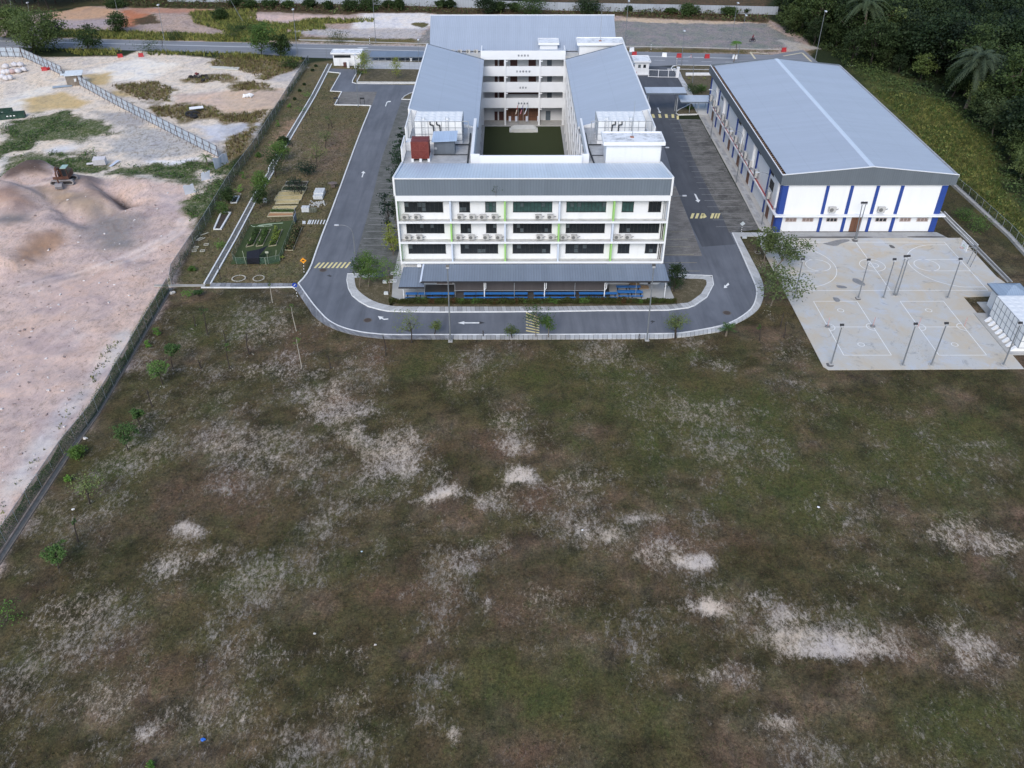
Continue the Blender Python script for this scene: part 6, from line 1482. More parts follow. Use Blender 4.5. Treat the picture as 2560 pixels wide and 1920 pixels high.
for k_ in range(n): a0, a1 = 2*math.pi*k_/n, 2*math.pi*(k_+1)/n; mb.tube((-1.98+.25*math.cos(a0),.25*math.sin(a0),3.02),(-1.98+.25*math.cos(a1),.25*math.sin(a1),3.02),.02,n=4)
mb.build('rim', mat('orange_rim', (.5,.08,.04), .5), t)
# net posts of the small courts
for k_, (bx, by, tx, ty, lb) in enumerate(((782,808,798,742,'left post of the left small court'),(1110,806,1132,738,'right post of the left small court'),(1440,806,1467,742,'left post of the right small court'),(1777,803,1800,740,'right post of the right small court'))):
    X_, Y_, dx, h = aim('E', bx, by, tx, ty)
    t = thing('net_post', 'short pinkish net post with round foot, ' + lb, 'net post', (X_, Y_, .03), 0, 'net posts')
    mb = MB(); mb.tube((0,0,0),(dx*.5,0,min(h,1.55)),.045,n=6); mb.build('post', mat('pinkish_post', (.50,.30,.28), .6, .3, 3), t)
    if k_ < 2: mb = MB(); mb.tube((0,0,0),(0,0,.14),.36,.33,14); mb.build('foot', mat('grey_rubber', (.2,.2,.2), .8), t)
# ------------------------------------------------------------------ road things
M_red = mat('red_plastic', (.40,.03,.035), .5, .1, 3); M_wpl = mat('white_plastic', (.8,.8,.8), .5, .06, 3)
def barrier_mb(mb):
    mb.add([(-.55,-.28,0),(.55,-.28,0),(.55,.28,0),(-.55,.28,0),(-.5,-.16,.45),(.5,-.16,.45),(.5,.16,.45),(-.5,.16,.45),(-.5,-.12,.85),(.5,-.12,.85),(.5,.12,.85),(-.5,.12,.85)],
      [(0,3,2,1),(0,1,5,4),(1,2,6,5),(2,3,7,6),(3,0,4,7),(4,5,9,8),(5,6,10,9),(6,7,11,10),(7,4,8,11),(8,9,10,11)])
for v, x_, y_, m_, lb in (('d',235,268,M_red,'red road barrier just above the guard house roof'),('d',175,172,M_wpl,'white road barrier at the grass verge beyond the road, leftmost'),('d',930,292,M_wpl,'white road barrier standing on the road line between two red ones'),('d',1265,308,M_red,'red road barrier behind the striped post on the road line'),('d',1910,325,M_red,'red road barrier on the road line right of the traffic cone'),('J',612,325,M_wpl,'white road barrier beside the papaya stem near the hall'),('J',883,285,M_red,'red road barrier at the end of the concrete kerb by the forest')):
    X_, Y_ = g(v, x_, y_); mb = MB(); barrier_mb(mb); o = mb.build('road_barrier', m_); o.location = (X_, Y_, .015); o.rotation_euler = (0,0,rnd.uniform(-.3,.3)); o.scale = (1.15,1.15,1.15); tag(o, lb, 'barrier', 'plastic road barriers')
for v, x_, y_, lb in (('F',1040,492,'crumpled red road barrier lying on the sand at the site entrance, left one'),('F',1220,488,'small red road barrier standing at the site entrance beside the round shrub'),('s',770,1215,'red plastic barriers heaped at the foot of the hoarding')):
    X_, Y_ = g(v, x_, y_); mb = MB(); barrier_mb(mb); mb.mi = [0]*len(mb.mi)
    if 'heaped' in lb:
        mb.obox((1.0,.3,.3),(1.1,.4,.6),.5,.4); mb.obox((2.0,-.6,.25),(1.1,.4,.5),-.3,1.2)
    o = mb.build('road_barrier', M_red); o.location = (X_, Y_, gz(X_, Y_)); o.rotation_euler = (.2 if 'crumpled' in lb else 0,0,.4); o.scale = (1.2,1.2,1.0); tag(o, lb, 'barrier', 'red barriers on the construction land')
def cone(label, v, x_, y_):
    X_, Y_ = g(v, x_, y_); t = thing('traffic_cone', label, 'traffic cone', (X_, Y_, .01))
    mb = MB(); mb.box(-.2,.2,-.2,.2,0,.05); mb.tube((0,0,.05),(0,0,.8),.15,.03,10); mb.build('cone_body', M_red, t)
    mb = MB(); mb.tube((0,0,.4),(0,0,.52),.105,.085,10,caps=False); mb.build('band', M_wpl, t)
cone('red traffic cone alone on the road line above the lawn lamp', 'd', 1540, 312); cone('red traffic cone on the step of the guard house', 'd', 285, 712)
M_bk = mat('black_post_paint', (.02,.02,.02), .6)
def striped(label, v, bx, by, tx, ty):
    X_, Y_, dx, h = aim(v, bx, by, tx, ty); n = 8
    mb = MB()
    for k_ in range(n): mb.tube((dx*k_/n,0,h*k_/n),(dx*(k_+1)/n,0,h*(k_+1)/n),.07,n=6,mi=k_ % 2)
    o = mb.build('striped_post', [M_bk, M_wpl]); o.location = (X_, Y_, 0); tag(o, label, 'post', 'black and white striped posts')
    return X_, Y_, dx, h
striped('black and white striped post on the verge beyond the road above the guard house', 'd', 622, 155, 628, 10)
striped('black and white striped post at the lawn corner right of the entrance gate', 'd', 1212, 520, 1222, 330)
striped('black and white striped post beyond the road behind the refuse store', 'X', 1370, 540, 1360, 430)
def sign(label, v, bx, by, tx, ty, kind):
    X_, Y_, dx, h = aim(v, bx, by, tx, ty); t = thing('road_sign', label, 'road sign', (X_, Y_, 0)); n = 8
    mb = MB()
    for k_ in range(n): mb.tube((dx*k_/n,0,h*k_/n),(dx*(k_+1)/n,0,h*(k_+1)/n),.045,n=6,mi=k_ % 2)
    mb.build('post', [M_bk, M_wpl], t)
    def disc(mb, r, y_, sides, rot=0): mb.add([(dx+r*math.cos(rot+2*math.pi*k_/sides), y_, h+r*.6+r*math.sin(rot+2*math.pi*k_/sides)) for k_ in range(sides)]+[(dx+r*math.cos(rot+2*math.pi*k_/sides), y_+.03, h+r*.6+r*math.sin(rot+2*math.pi*k_/sides)) for k_ in range(sides)], [tuple(range(sides)), tuple(range(2*sides-1, sides-1, -1))]+[(k_, sides+k_, sides+(k_+1) % sides, (k_+1) % sides) for k_ in range(sides)])
    if kind == 'amber':
        mb = MB(); disc(mb, .48, -.06, 4); pl = mb.build('sign_plate', mat('amber_sign', (.75,.30,.02), .5), t)
        mb = MB(); mb.add([(dx-.25,-.066,h+.2),(dx+.25,-.066,h+.2),(dx+.17,-.066,h+.33),(dx,-.066,h+.42),(dx-.17,-.066,h+.33)], [(0,1,2,3,4)]); mb.build('hump_symbol', M_bk).parent = pl
    elif kind == 'blue':
        mb = MB(); disc(mb, .36, -.06, 16); pl = mb.build('sign_plate', mat('blue_sign', (.02,.06,.35), .5), t)
        mb = MB(); mb.obox((dx,-.066,h+.22),(.08,.01,.35),ry=.6); mb.obox((dx-.08,-.066,h+.12),(.18,.01,.07)); mb.build('arrow_symbol', M_wpl).parent = pl
    else:
        mb = MB(); disc(mb, .42, -.06, 4); mb.build('sign_plate', mat('grey_sign_back', (.42,.46,.48), .5), t)
sign('amber diamond road hump sign on a striped post left of the driveway hump', 'o', 1405, 1560, 1396, 1375, 'amber')
sign('small round blue arrow sign on a striped post at the drain corner', 'I', 1152, 1680, 1122, 1560, 'blue')
sign('grey diamond sign seen at the corner kerb before the hall', 'e', 408, 1628, 418, 1560, 'grey')
# motorcycle and rider
X_, Y_ = g('x', 560, 885)
t = thing('motorcycle', 'small dark motorcycle riding across the grey gravel lot beyond the road', 'motorcycle', (X_, Y_, .0), .15)
mb = MB()
for xx in (-.62, .62):
    for k_ in range(14): a0, a1 = 2*math.pi*k_/14, 2*math.pi*(k_+1)/14; mb.tube((xx+.27*math.cos(a0),0,.3+.27*math.sin(a0)),(xx+.27*math.cos(a1),0,.3+.27*math.sin(a1)),.05,n=5)
mb.build('wheels', M_bk, t)
mb = MB(); mb.obox((0,0,.5),(.8,.22,.28)); mb.obox((.35,0,.7),(.4,.2,.3),ry=.5); mb.tube((.62,0,.3),(.45,0,1.0),.04,n=6); mb.build('body', mat('dark_bike_paint', (.05,.02,.03), .4), t)
mb = MB(); mb.obox((-.25,0,.76),(.75,.26,.1)); mb.build('saddle', M_bk, t)
mb = MB(); mb.tube((.42,-.3,1.02),(.42,.3,1.02),.025,n=5); mb.build('handlebar', M_bk, t)
def skin_person(name, label, joints, edges, radii, mt, loc, rz):
    me = bpy.data.meshes.new(name); me.from_pydata(joints, edges, []); o = bpy.data.objects.new(name, me); COL.objects.link(o)
    m_ = o.modifiers.new('skin', 'SKIN'); me.skin_vertices[0].data[0].use_root = True
    for k_, r_ in enumerate(radii): me.skin_vertices[0].data[k_].radius = (r_, r_)
    o.modifiers.new('sub', 'SUBSURF').levels = 1; o.modifiers['sub'].render_levels = 2
    me.materials.append(mt); o.location = loc; o.rotation_euler = (0,0,rz); return tag(o, label, 'person')
J_ = [(-.15,0,.88),(-.05,0,1.15),(.05,0,1.38),(.08,0,1.50),(.12,0,1.66),(.0,.19,1.36),(.16,.27,1.12),(.4,.25,1.04),(.0,-.19,1.36),(.16,-.27,1.12),(.4,-.25,1.04),(-.1,.12,.86),(.28,.2,.74),(.12,.18,.34),(.24,.18,.28),(-.1,-.12,.86),(.28,-.2,.74),(.12,-.18,.34),(.24,-.18,.28)]
E_ = [(0,1),(1,2),(2,3),(3,4),(2,5),(5,6),(6,7),(2,8),(8,9),(9,10),(0,11),(11,12),(12,13),(13,14),(0,15),(15,16),(16,17),(17,18)]
R_ = [.15,.15,.16,.07,.13,.07,.05,.04,.07,.05,.04,.10,.08,.055,.05,.10,.08,.055,.05]
pr = skin_person('person', 'person in dark clothes seated on the motorcycle leaning toward the handlebar', J_, E_, R_, mat('dark_clothes', (.05,.035,.045), .9), (X_, Y_, 0), .15)
mb = MB(); mb.blob((.02,0,1.26), .24, 3, 2, .05, (1,1.05,1.15)); sh = mb.build('red_jacket', mat('red_jacket_cloth', (.20,.03,.04), .8), None, True); sh.parent = pr
mb = MB(); mb.blob((.13,0,1.70), .15, 4, 2, .03); hm = mb.build('helmet', mat('maroon_helmet', (.13,.02,.03), .3), None, True); hm.parent = pr
# far boundary wall
def hoard_line(name, label, pts, h, mt, step, cat, posts=None, cap=None):
    t = thing(name, label, cat, (pts[0][0], pts[0][1], 0)); ox, oy = pts[0]
    L_ = [Vector((p[0]-ox, p[1]-oy, 0)) for p in pts]
    for i_ in range(len(L_)-1):
        a_, b_ = L_[i_], L_[i_+1]; d = (b_-a_).normalized(); n_ = Vector((-d.y, d.x, 0))*.04
        zz0 = -.3
        mb = MB(); mb.hexa([a_-n_+Vector((0,0,zz0)), b_-n_+Vector((0,0,zz0)), b_+n_+Vector((0,0,zz0)), a_+n_+Vector((0,0,zz0))], [a_-n_+Vector((0,0,h)), b_-n_+Vector((0,0,h)), b_+n_+Vector((0,0,h)), a_+n_+Vector((0,0,h))]); mb.build('wall_panel', mt, t)
    return t, L_
wl = [g('F',1450,12), g('H',420,12), g('H',1400,42), g('H',2212,72), g('A',1200,72), g('A',2212,92), g('J',810,80)]
wb = [wl[0], wl[2], wl[4], wl[5], (wl[6][0]+2, wl[6][1])]
hw = gy('A', 1700, 28, g('A',1700,82)[1])[1]
M_hoard = roof_mat('pale_boundary_sheeting', (.36,.39,.43), 'x', .8, .6, .02, .08)
t, L_ = hoard_line('boundary_wall', 'long pale grey sheet wall in front of the far trees', wb, max(2.2, hw), M_hoard, 3, 'wall')
# left construction hoarding
M_sheet = roof_mat('blue_grey_hoarding_sheet', (.40,.46,.53), 'x', .5, .5, .03, .12)
M_rust = mat('rusty_brown_steel', (.10,.055,.045), .8, .3, 3)
def hoarding(label, pts, h, n):
    t = thing('site_hoarding', label, 'hoarding', (pts[0][0], pts[0][1], 0), 0, 'metal hoardings round the construction land'); ox, oy = pts[0]
    L_ = [Vector((p[0]-ox, p[1]-oy, 0)) for p in pts]; tot = sum((L_[i_+1]-L_[i_]).length for i_ in range(len(L_)-1))
    seg = resample(L_, tot/n)
    mb = MB()
    for a_, b_ in zip(seg, seg[1:]):
        m_ = (a_+b_)/2; tl = rnd.uniform(-.05, .05); mb.add([(a_.x,a_.y,-.1),(b_.x,b_.y,-.1),(b_.x,b_.y,h+tl),(a_.x,a_.y,h+tl)], [(0,1,2,3)])
    so = mb.build('sheeting', M_sheet, t); md = so.modifiers.new('s', 'SOLIDIFY'); md.thickness = .03
    nn = normals2(seg)
    # steel frame on the near side
    sgn = -1 if nn[0].y > 0 else 1
    for s_, n_ in zip(seg, nn):
        o3 = Vector((n_.x, n_.y, 0))*sgn
        mb = MB(); mb.tube(s_+o3*.08+Vector((0,0,-.1)), s_+o3*.08+Vector((0,0,h+.12)), .05, n=5); mb.tube(s_+o3*.1+Vector((0,0,h*.8)), s_+o3*1.1+Vector((0,0,-.1)), .035, n=5); mb.build('strut', M_rust, t)
    for f_ in (.04, .5, .97):
        mb = MB()
        for i_ in range(len(seg)-1):
            oa, ob = Vector((nn[i_].x, nn[i_].y, 0))*sgn*.07, Vector((nn[i_+1].x, nn[i_+1].y, 0))*sgn*.07
            mb.tube(seg[i_]+oa+Vector((0,0,h*f_)), seg[i_+1]+ob+Vector((0,0,h*f_)), .035, n=4)
        mb.build('rail', M_rust, t)
hoarding('blue-grey metal hoarding at the far left edge, running level before the big dark trees', gl('F', [(-300,486),(0,487),(195,492)]), 2.4, 8)
hoarding('blue-grey metal hoarding running down from the dark trees to the gate hut', gl('F', [(200,494),(380,575),(548,655)]), 2.3, 9)
hoarding('long blue-grey metal hoarding running from the gate hut down to the mesh fence', gl('F', [(690,735),(1000,905),(1440,1130),(1890,1358)]), 2.3, 24)
def crumple(name, label, v, pts, h, seed):
    P0 = gl(v, pts); t = thing(name, label, 'metal sheet', (P0[0][0], P0[0][1], 0)); ox, oy = P0[0]; R2 = random.Random(seed)
    seg = resample([Vector((p[0]-ox, p[1]-oy, 0)) for p in P0], .5); mb = MB(); vs = []
    for i_, s_ in enumerate(seg): 
        ln = R2.uniform(-.25, .25); vs += [(s_.x, s_.y, -.1), (s_.x+ln+.15, s_.y-.2+ln, h*R2.uniform(.85, 1.05))]
    mb.add(vs, [(2*i_, 2*i_+2, 2*i_+3, 2*i_+1) for i_ in range(len(seg)-1)]); o = mb.build('sheet', mat('pale_loose_sheet', (.54,.58,.66), .5, .1, 2), t); o.modifiers.new('s','SOLIDIFY').thickness = .03
crumple('loose_sheet', 'pale corrugated sheet standing at the corner where hoarding meets mesh fence', 'F', [(1975,1400),(1860,1465)], 2.2, 1)
crumple('loose_sheet', 'pair of bent pale sheets half sunk in weeds below the hoarding corner', 'F', [(1810,1545),(1740,1560)], 1.6, 2)
crumple('loose_sheet', 'crumpled pale sheets leaning at the weed edge above the pink earth', 'F', [(1690,1659),(1600,1680)], 1.8, 3)
# gate hut
X_, Y_ = g('s', 1180, 1480)
t = thing('gate_hut', 'shabby brown plywood gate hut with white sheet roof in the gap of the hoarding', 'hut', (X_+1.2, Y_, gz(X_, Y_)))
mb = MB(); mb.obox((0,1.4,1.2),(3.2,2.6,2.4),.25); mb.build('wall', mat('weathered_plywood', (.20,.17,.14), .9, .3, 2, .4), t)
mb = MB(); mb.obox((0.2,1.4,2.55),(3.9,3.4,.08),.25,.08); mb.build('roof', mat('white_sheet_roof', (.66,.69,.70), .5, .1, 2, .4, (.25,.25,.22)), t)
mb = MB(); mb.obox((.75,.13,1.3),(.55,.06,.7),.25); mb.build('window', mat('pale_window_board', (.55,.57,.58), .6), t)
mb = MB(); mb.obox((-1.9,.9,2.35),(1.6,1.0,.06),.3,.1); mb.build('porch_roof', MATS['white_sheet_roof'], t)
simple('fallen_sheet', 'bluish metal sheet lying on the ground before the gate hut', 'metal sheet', lambda m_: m_.obox((0,0,.12),(4.2,1.1,.06),.35,.06), mat('blue_grey_sheet', (.30,.36,.42), .5, .25, 2), (*g('s',1080,1500), 0))
# mesh fences
M_net = mesh_mat('green_mesh', (.055,.08,.055), cover=.62)
M_net2 = mesh_mat('grey_green_mesh', (.10,.115,.11), cover=.6)
fb = [('H',872,640),('r',420,0),('r',0,690),('I',490,500),('I',200,990),('l',1665,1300),('O',372,618)]
fenceA = [g(*p) for p in fb]
railing('mesh_fence', 'tall grey-green mesh fence between the construction land and the school lawn', None, fenceA, 2.0, 34, M_gpipe, .03, (.98,), net=M_net2)
fenceB = [g('m',985,20), g('m',640,640), g('m',440,880), g('m',200,1240), g('m',0,1545), g('m',-700,2600)]
fenceB = [g('O',366,626)]+fenceB[1:]
railing('mesh_fence', 'green mesh fence along the drain at the left edge of the playing field', None, fenceB, 1.9, 26, M_gpipe, .03, (.98,), net=M_net)
mb = MB()
# drains
def drain(pl, w_, mt_e, depth=.1, ew=.14, name='drain'):
    P_ = [(p[0], p[1]) for p in pl]; mb = MB(); ribbon(mb, P_, -w_/2-ew, -w_/2, -.1, depth); ribbon(mb, P_, w_/2, w_/2+ew, -.1, depth); struct(mb.build(name, mt_e))
    mb = MB(); ribbon(mb, P_, -w_/2, w_/2, -.1, -.01); struct(mb.build(name+'_channel', mat('wet_drain_concrete', (.13,.13,.125), .8, .35, 2)))
drain([g('O',369,622), g('m',640,640), g('m',450,905), g('m',200,1290), g('m',0,1600), g('m',-700,2700)], .42, mat('mossy_drain_concrete', (.20,.17,.145), .9, .3, 3, .5, (.08,.075,.06)), .06, .12)
dm = [(('I',237,1535)),('I',500,1075),('I',715,672),('I',880,405),('r',200,930),('r',360,650),('r',745,0),('H',1085,655)]
drain([g(*p) for p in dm], .75, M_kerb, .1, .2)
mb = MB()
mid = [Vector((*g(*p), 0)) for p in dm]
for s_ in resample(mid[:4], 2.6)[1:-1]: mb.box(s_.x-.42, s_.x+.42, s_.y-.06, s_.y+.06, .0, .09)
struct(mb.build('drain_strut', M_conc_dk))
slabs_obj('drain_cover', [(*p,0) for p in gl('n', [(470,1165),(1150,1168),(1900,1170)])], [(*p,0) for p in gl('n', [(440,1225),(1150,1228),(1890,1218)])], .75, M_slabD, .1)
drain(gl('I', [(-300,1554),(0,1553),(215,1552)]), .22, M_conc, .08, .1)
mb = MB(); ribbon(mb, gl('n', [(300,1235),(1150,1238),(1880,1228),(1920,1255)]), 0, -.14, -.05, .12); struct(mb.build('kerb', M_kerb))
slabs_obj('drain_cover', [(*p,0) for p in gl('n', [(1985,1175),(2212,1520)])], [(*p,0) for p in gl('n', [(1900,1225),(2212,1690)])], .75, M_slabD, .1)
slabs_obj('drain_cover', [(*p,0) for p in gl('k', [(-15,1000),(0,1005)])], [(*p,0) for p in gl('k', [(-15,1160),(0,1190)])], .75, M_slabD, .1)
drain(gl('E', [(1560,-60),(1640,10),(1700,75),(1850,215),(2110,480)]), .5, M_conc, .08, .15)
drain(gl('C', [(2000,1180),(2212,1390)]), .55, M_kerb, .08, .12)
mb = MB(); ribbon(mb, gl('q', [(655,1085),(760,1180),(880,1290),(1000,1400),(1090,1500),(1200,1620)]), -.35, .35, -.1, .35); tag(mb.build('low_wall', mat('pale_concrete_kerb', (.38,.37,.35), .9, .25, 2, .5)), 'low pale concrete boundary wall at the forest edge right of the hall', 'wall')
railing('mesh_fence', 'grey mesh fence on the low wall between the right lawn and the forest', None, gl('q', [(640,1075),(760,1175),(880,1285),(1000,1395),(1090,1495),(1200,1610)]), 1.8, 14, M_gpipe, .03, (.98,), net=mesh_mat('dark_mesh', (.05,.055,.05), cover=.3))
# ------------------------------------------------------------------ excavator, skips, bags, tyres
M_oran = mat('faded_orange_paint', (.105,.045,.03), .6, .3, 2, .4, (.05,.03,.025)); M_trk = mat('muddy_track', (.30,.27,.26), .9, .25, 4); M_iron = mat('dark_iron', (.03,.025,.025), .7, .3, 3)
X_, Y_ = g('t', 960, 1200, 1.3); zE = gz(X_, Y_)+.02
ex = thing('excavator', 'weathered orange crawler excavator with its bucket lowered on the earth mound', 'excavator', (X_, Y_+1.3, zE), .1)
for s_, nm in ((-1,'near'),(1,'far')):
    mb = MB(); y_ = 1.15*s_
    prof = []
    for k_ in range(9): a_ = math.pi/2+math.pi*k_/8; prof.append((-1.55+.42*math.cos(a_), .42+.42*math.sin(a_)))
    for k_ in range(9): a_ = -math.pi/2+math.pi*k_/8; prof.append((1.55+.42*math.cos(a_), .42+.42*math.sin(a_)))
    n = len(prof); inner = [(x_*.9, .42+(z_-.42)*.68) for x_, z_ in prof]
    for (ya, yb_) in ((y_-.28, y_+.28),):
        vs = [(x_, ya, z_) for x_, z_ in prof]+[(x_, yb_, z_) for x_, z_ in prof]+[(x_, ya, z_) for x_, z_ in inner]+[(x_, yb_, z_) for x_, z_ in inner]
        fs = []
        for k_ in range(n): k2 = (k_+1) % n; fs += [(k_, k2, n+k2, n+k_), (2*n+k_, 3*n+k_, 3*n+k2, 2*n+k2), (k_, 2*n+k_, 2*n+k2, k2), (n+k_, n+k2, 3*n+k2, 3*n+k_)]
        mb.add(vs, fs)
    tr = mb.build('track', M_trk, ex)
    mb = MB()
    for x_ in (-1.5,-.9,-.3,.3,.9,1.5): mb.tube((x_,y_-.2,.42),(x_,y_+.2,.42),.26 if abs(x_) > 1 else .16,n=10)
    mb.box(-1.5,1.5,y_-.15,y_+.15,.3,.52); mb.build('wheels', M_iron).parent = tr
mb = MB(); mb.box(-.9,.9,-.87,.87,.35,.75); mb.tube((0,0,.75),(0,0,.95),.6,n=14); mb.build('undercarriage', M_iron, ex)
mb = MB(); mb.box(-1.35,1.25,-1.1,1.6,.95,1.35); mb.box(-1.35,-.25,.1,1.6,1.35,1.95); mb.box(.0,1.25,.5,1.6,1.35,1.9); mb.build('body', M_oran, ex)
mb = MB(); mb.box(-1.3,-.45,-.9,.1,1.36,1.8); mb.obox((-.9,-.3,1.95),(.7,.9,.2),.2); mb.build('engine_cover', mat('pink_white_cover', (.50,.40,.40), .6, .3, 3), ex)
mb = MB(); mb.box(.35,1.2,-1.05,.45,1.36,2.85); cab = mb.build('cab', M_oran, ex)
mb = MB(); mb.box(.42,1.13,-1.09,-1.052,1.5,2.75); mb.box(1.202,1.23,-.9,.3,1.8,2.75); mb.box(.31,.348,-.9,.3,1.8,2.75); mb.build('window', M_glass).parent = cab
mb = MB(); mb.box(.28,1.27,-1.12,.5,2.851,2.95); mb.build('cab_roof', mat('pale_green_roof', (.34,.47,.42), .6, .1)).parent = cab
mb = MB(); mb.path([(-.02,-.2,1.3),(-.05,-1.0,3.0),(-.02,-2.3,3.3)], [.2,.22,.16], 6); mb.path([(-.35,-.8,1.3),(-.3,-1.1,2.7)], .08, 6); mb.path([(.2,-.8,1.3),(.2,-1.1,2.7)], .08, 6); mb.build('boom', M_oran, ex)
mb = MB(); mb.path([(-.02,-2.1,3.5),(.0,-2.6,2.4),(.05,-2.7,.9)], [.14,.16,.12], 6); mb.path([(-.02,-1.4,3.55),(-.02,-2.3,3.45)], .06, 6); mb.build('arm', M_oran, ex)
mb = MB(); pr = [(-2.3,.95),(-3.0,.95),(-3.3,.5),(-3.15,.1),(-2.7,-.05),(-2.5,.3)]; n = 6
vs = [(-.55,y_,z_) for y_, z_ in pr]+[(.65,y_,z_) for y_, z_ in pr]; mb.add(vs, [tuple(range(n)), tuple(range(2*n-1,n-1,-1))]+[(k_, n+k_, n+(k_+1) % n, (k_+1) % n) for k_ in range(n)])
for k_ in range(5): mb.obox((-.5+.27*k_,-3.3,.15),(.08,.25,.06),0,.5)
mb.build('bucket', mat('worn_bucket_steel', (.20,.19,.20), .6, .3, 3), ex)
def skip(label, v, x_, y_, rz, L_=3.6):
    X_, Y_ = g(v, x_, y_); t = thing('skip_bin', label, 'skip', (X_, Y_, gz(X_, Y_)), rz, 'open skips on the construction land'); h = 1.1; w_ = L_/2; d_ = .85
    mb = MB()
    mb.box(-w_,w_,-d_,-d_+.08,0,h); mb.box(-w_,w_,d_-.08,d_,0,h); mb.box(-w_,-w_+.08,-d_+.08,d_-.08,0,h); mb.box(w_-.08,w_,-d_+.08,d_-.08,0,h); mb.box(-w_+.08,w_-.08,-d_+.08,d_-.08,0,.1)
    for k_ in range(5): mb.box(-w_+.3+(L_-.7)*k_/4,-w_+.4+(L_-.7)*k_/4,-d_-.07,-d_-.002,0,h-.1)
    mb.box(-w_-.04,w_+.04,-d_-.08,-d_+.0,h,h+.09); mb.build('shell', mat('dark_green_skip', (.018,.055,.04), .6, .3, 2, .3), t)
    mb = MB(); mb.blob((0,0,.62), .8, 5, 2, .12, (w_*1.05,.85,.3)); mb.build('load', mat('brown_debris', (.16,.09,.06), .95, .5, 4), t)
    mb = MB()
    for k_ in range(3): mb.box(-.9+.65*k_,-.55+.65*k_,-d_-.085,-d_-.071,.6,.8)
    mb.build('pale_marking', M_wpl, t)
skip('dark green open skip with three pale marks standing on the sandy ground', 'F', 110, 1015, .30, 5.0); skip('brown-loaded open skip half cut by the left picture edge behind the green skip', 'F', 10, 985, .25, 4.6)
M_bag = mat('white_sandbag_cloth', (.58,.56,.57), .85, .15, 3, .4, (.38,.28,.27)); M_bagp = mat('pink_dusty_cloth', (.50,.36,.34), .85, .15, 3)
for k_, (x_, y_, m_, pos) in enumerate(((60,1290,0,'at the left edge of the back row'),(125,1285,0,'second in the back row'),(200,1280,1,'third in the back row, pink and dusty'),(300,1270,0,'largest in the back row, cube shaped'),(400,1245,0,'rightmost of the heap'),(30,1370,0,'at the left edge of the front row'),(95,1395,0,'in the middle of the front row'),(160,1385,0,'at the right of the front row'),(240,1160,0,'behind the cube shaped one'),(345,1160,0,'behind the rightmost one'),(90,1190,0,'small one behind the back row'))):
    X_, Y_ = g('s', x_, y_); t = thing('bulk_bag', 'bulk bag on the sand near the skips, '+pos, 'bag', (X_, Y_+.6, gz(X_, Y_)), rnd.uniform(-.2,.2), 'bulk bags on the construction land')
    mb = MB(); mb.blob((0,0,.55), .62, k_, 2, .1, (1.35,1.1,.95)); mb.v = [(x2, y2, max(z2, 0)) for x2, y2, z2 in mb.v]; mb.build('bag_body', M_bagp if m_ else M_bag, t, True)
    mb = MB(); mb.tube((0,0,1.05),(.05,0,1.3),.16,.05,7); mb.build('tied_neck', M_bag, t)
M_tyre = mat('black_tyre_rubber', (.018,.018,.02), .8, .3, 3)
def torus(mb, R_, r, n=16, m_=7, z=0.0, tilt=(0,0), c=(0,0,0)):
    vs = []; M_ = Matrix.Rotation(tilt[0],3,'X') @ Matrix.Rotation(tilt[1],3,'Y')
    for i_ in range(n):
        for j_ in range(m_):
            a_, b_ = 2*math.pi*i_/n, 2*math.pi*j_/m_; p = M_ @ Vector(((R_+r*math.cos(b_))*math.cos(a_), (R_+r*math.cos(b_))*math.sin(a_), r*math.sin(b_))); vs.append((p.x+c[0], p.y+c[1], p.z+c[2]))
    mb.add(vs, [(i_*m_+j_, ((i_+1) % n)*m_+j_, ((i_+1) % n)*m_+(j_+1) % m_, i_*m_+(j_+1) % m_) for i_ in range(n) for j_ in range(m_)])
for x_, y_, tl, pos in ((265,1530,(.3,0),'left of the three beside the white board'),(450,1490,(-.5,.3),'leaning under the white board'),(385,1590,(0,.1),'front one of the three beside the white board')):
    X_, Y_ = g('u', x_, y_); mb = MB(); torus(mb, .62, .3, 18, 8, tilt=tl); o = mb.build('tyre', M_tyre, None, True); o.location = (X_, Y_, .38+gz(X_, Y_)); tag(o, 'large black tyre lying on the sand, '+pos, 'tyre', 'old tyres on the sand')
simple('white_board', 'white board lying across the large black tyres', 'board', lambda m_: m_.obox((0,0,0),(2.9,1.1,.05),.35,.15), M_wpl, (*g('u',470,1420), .8))
for k_, (x_, y_, sx) in enumerate(((290,500,1.2),(420,500,1.0),(460,420,1.1),(560,510,1.2),(660,470,1.3),(650,590,1.0),(760,540,1.2),(720,470,.9))):
    X_, Y_ = g('u', x_, y_)
    def junk(m_, s_=k_): m_.blob((0,0,.35), .45, s_*5+1, 1, .35, (1.2,.8,.8)); m_.obox((.2,-.1,.3),(.9,.5,.35),s_*.7,.3)
    simple('scrap_part', 'dark rusty machine scrap in the row on the sand, %s from the left' % ORD[k_], 'scrap', junk, M_iron if k_ != 2 else mat('dark_red_scrap', (.12,.02,.02), .7), (X_, Y_, 0), k_*.9, 'scrap machine parts on the sand')
simple('white_rubble', 'heap of bright white rubble bags on the bare soil near the mesh fence', 'rubble', lambda m_: [m_.blob((rnd.uniform(-.9,.9),rnd.uniform(-.7,.7),rnd.uniform(.1,.5)), rnd.uniform(.2,.4), k_, 1, .3) for k_ in range(26)], M_wpl, (*g('u',1890,1020), 0))
simple('concrete_slab', 'long pale concrete slab lying flat among dry weeds by the site entrance', 'slab', lambda m_: m_.add([(*p, z_) for z_ in (0,.18) for p in gl('u', [(900,240),(1600,290),(1660,215),(800,180)])], [(0,3,2,1),(4,5,6,7),(0,1,5,4),(1,2,6,5),(2,3,7,6),(3,0,4,7)]), mat('cream_concrete', (.56,.54,.47), .9, .1))
def tank_junk(m_): m_.obox((0,0,.6),(2.2,1.4,1.1),.15,.15); m_.obox((-1.6,-.3,.2),(1.6,.5,.06),.3,.3)
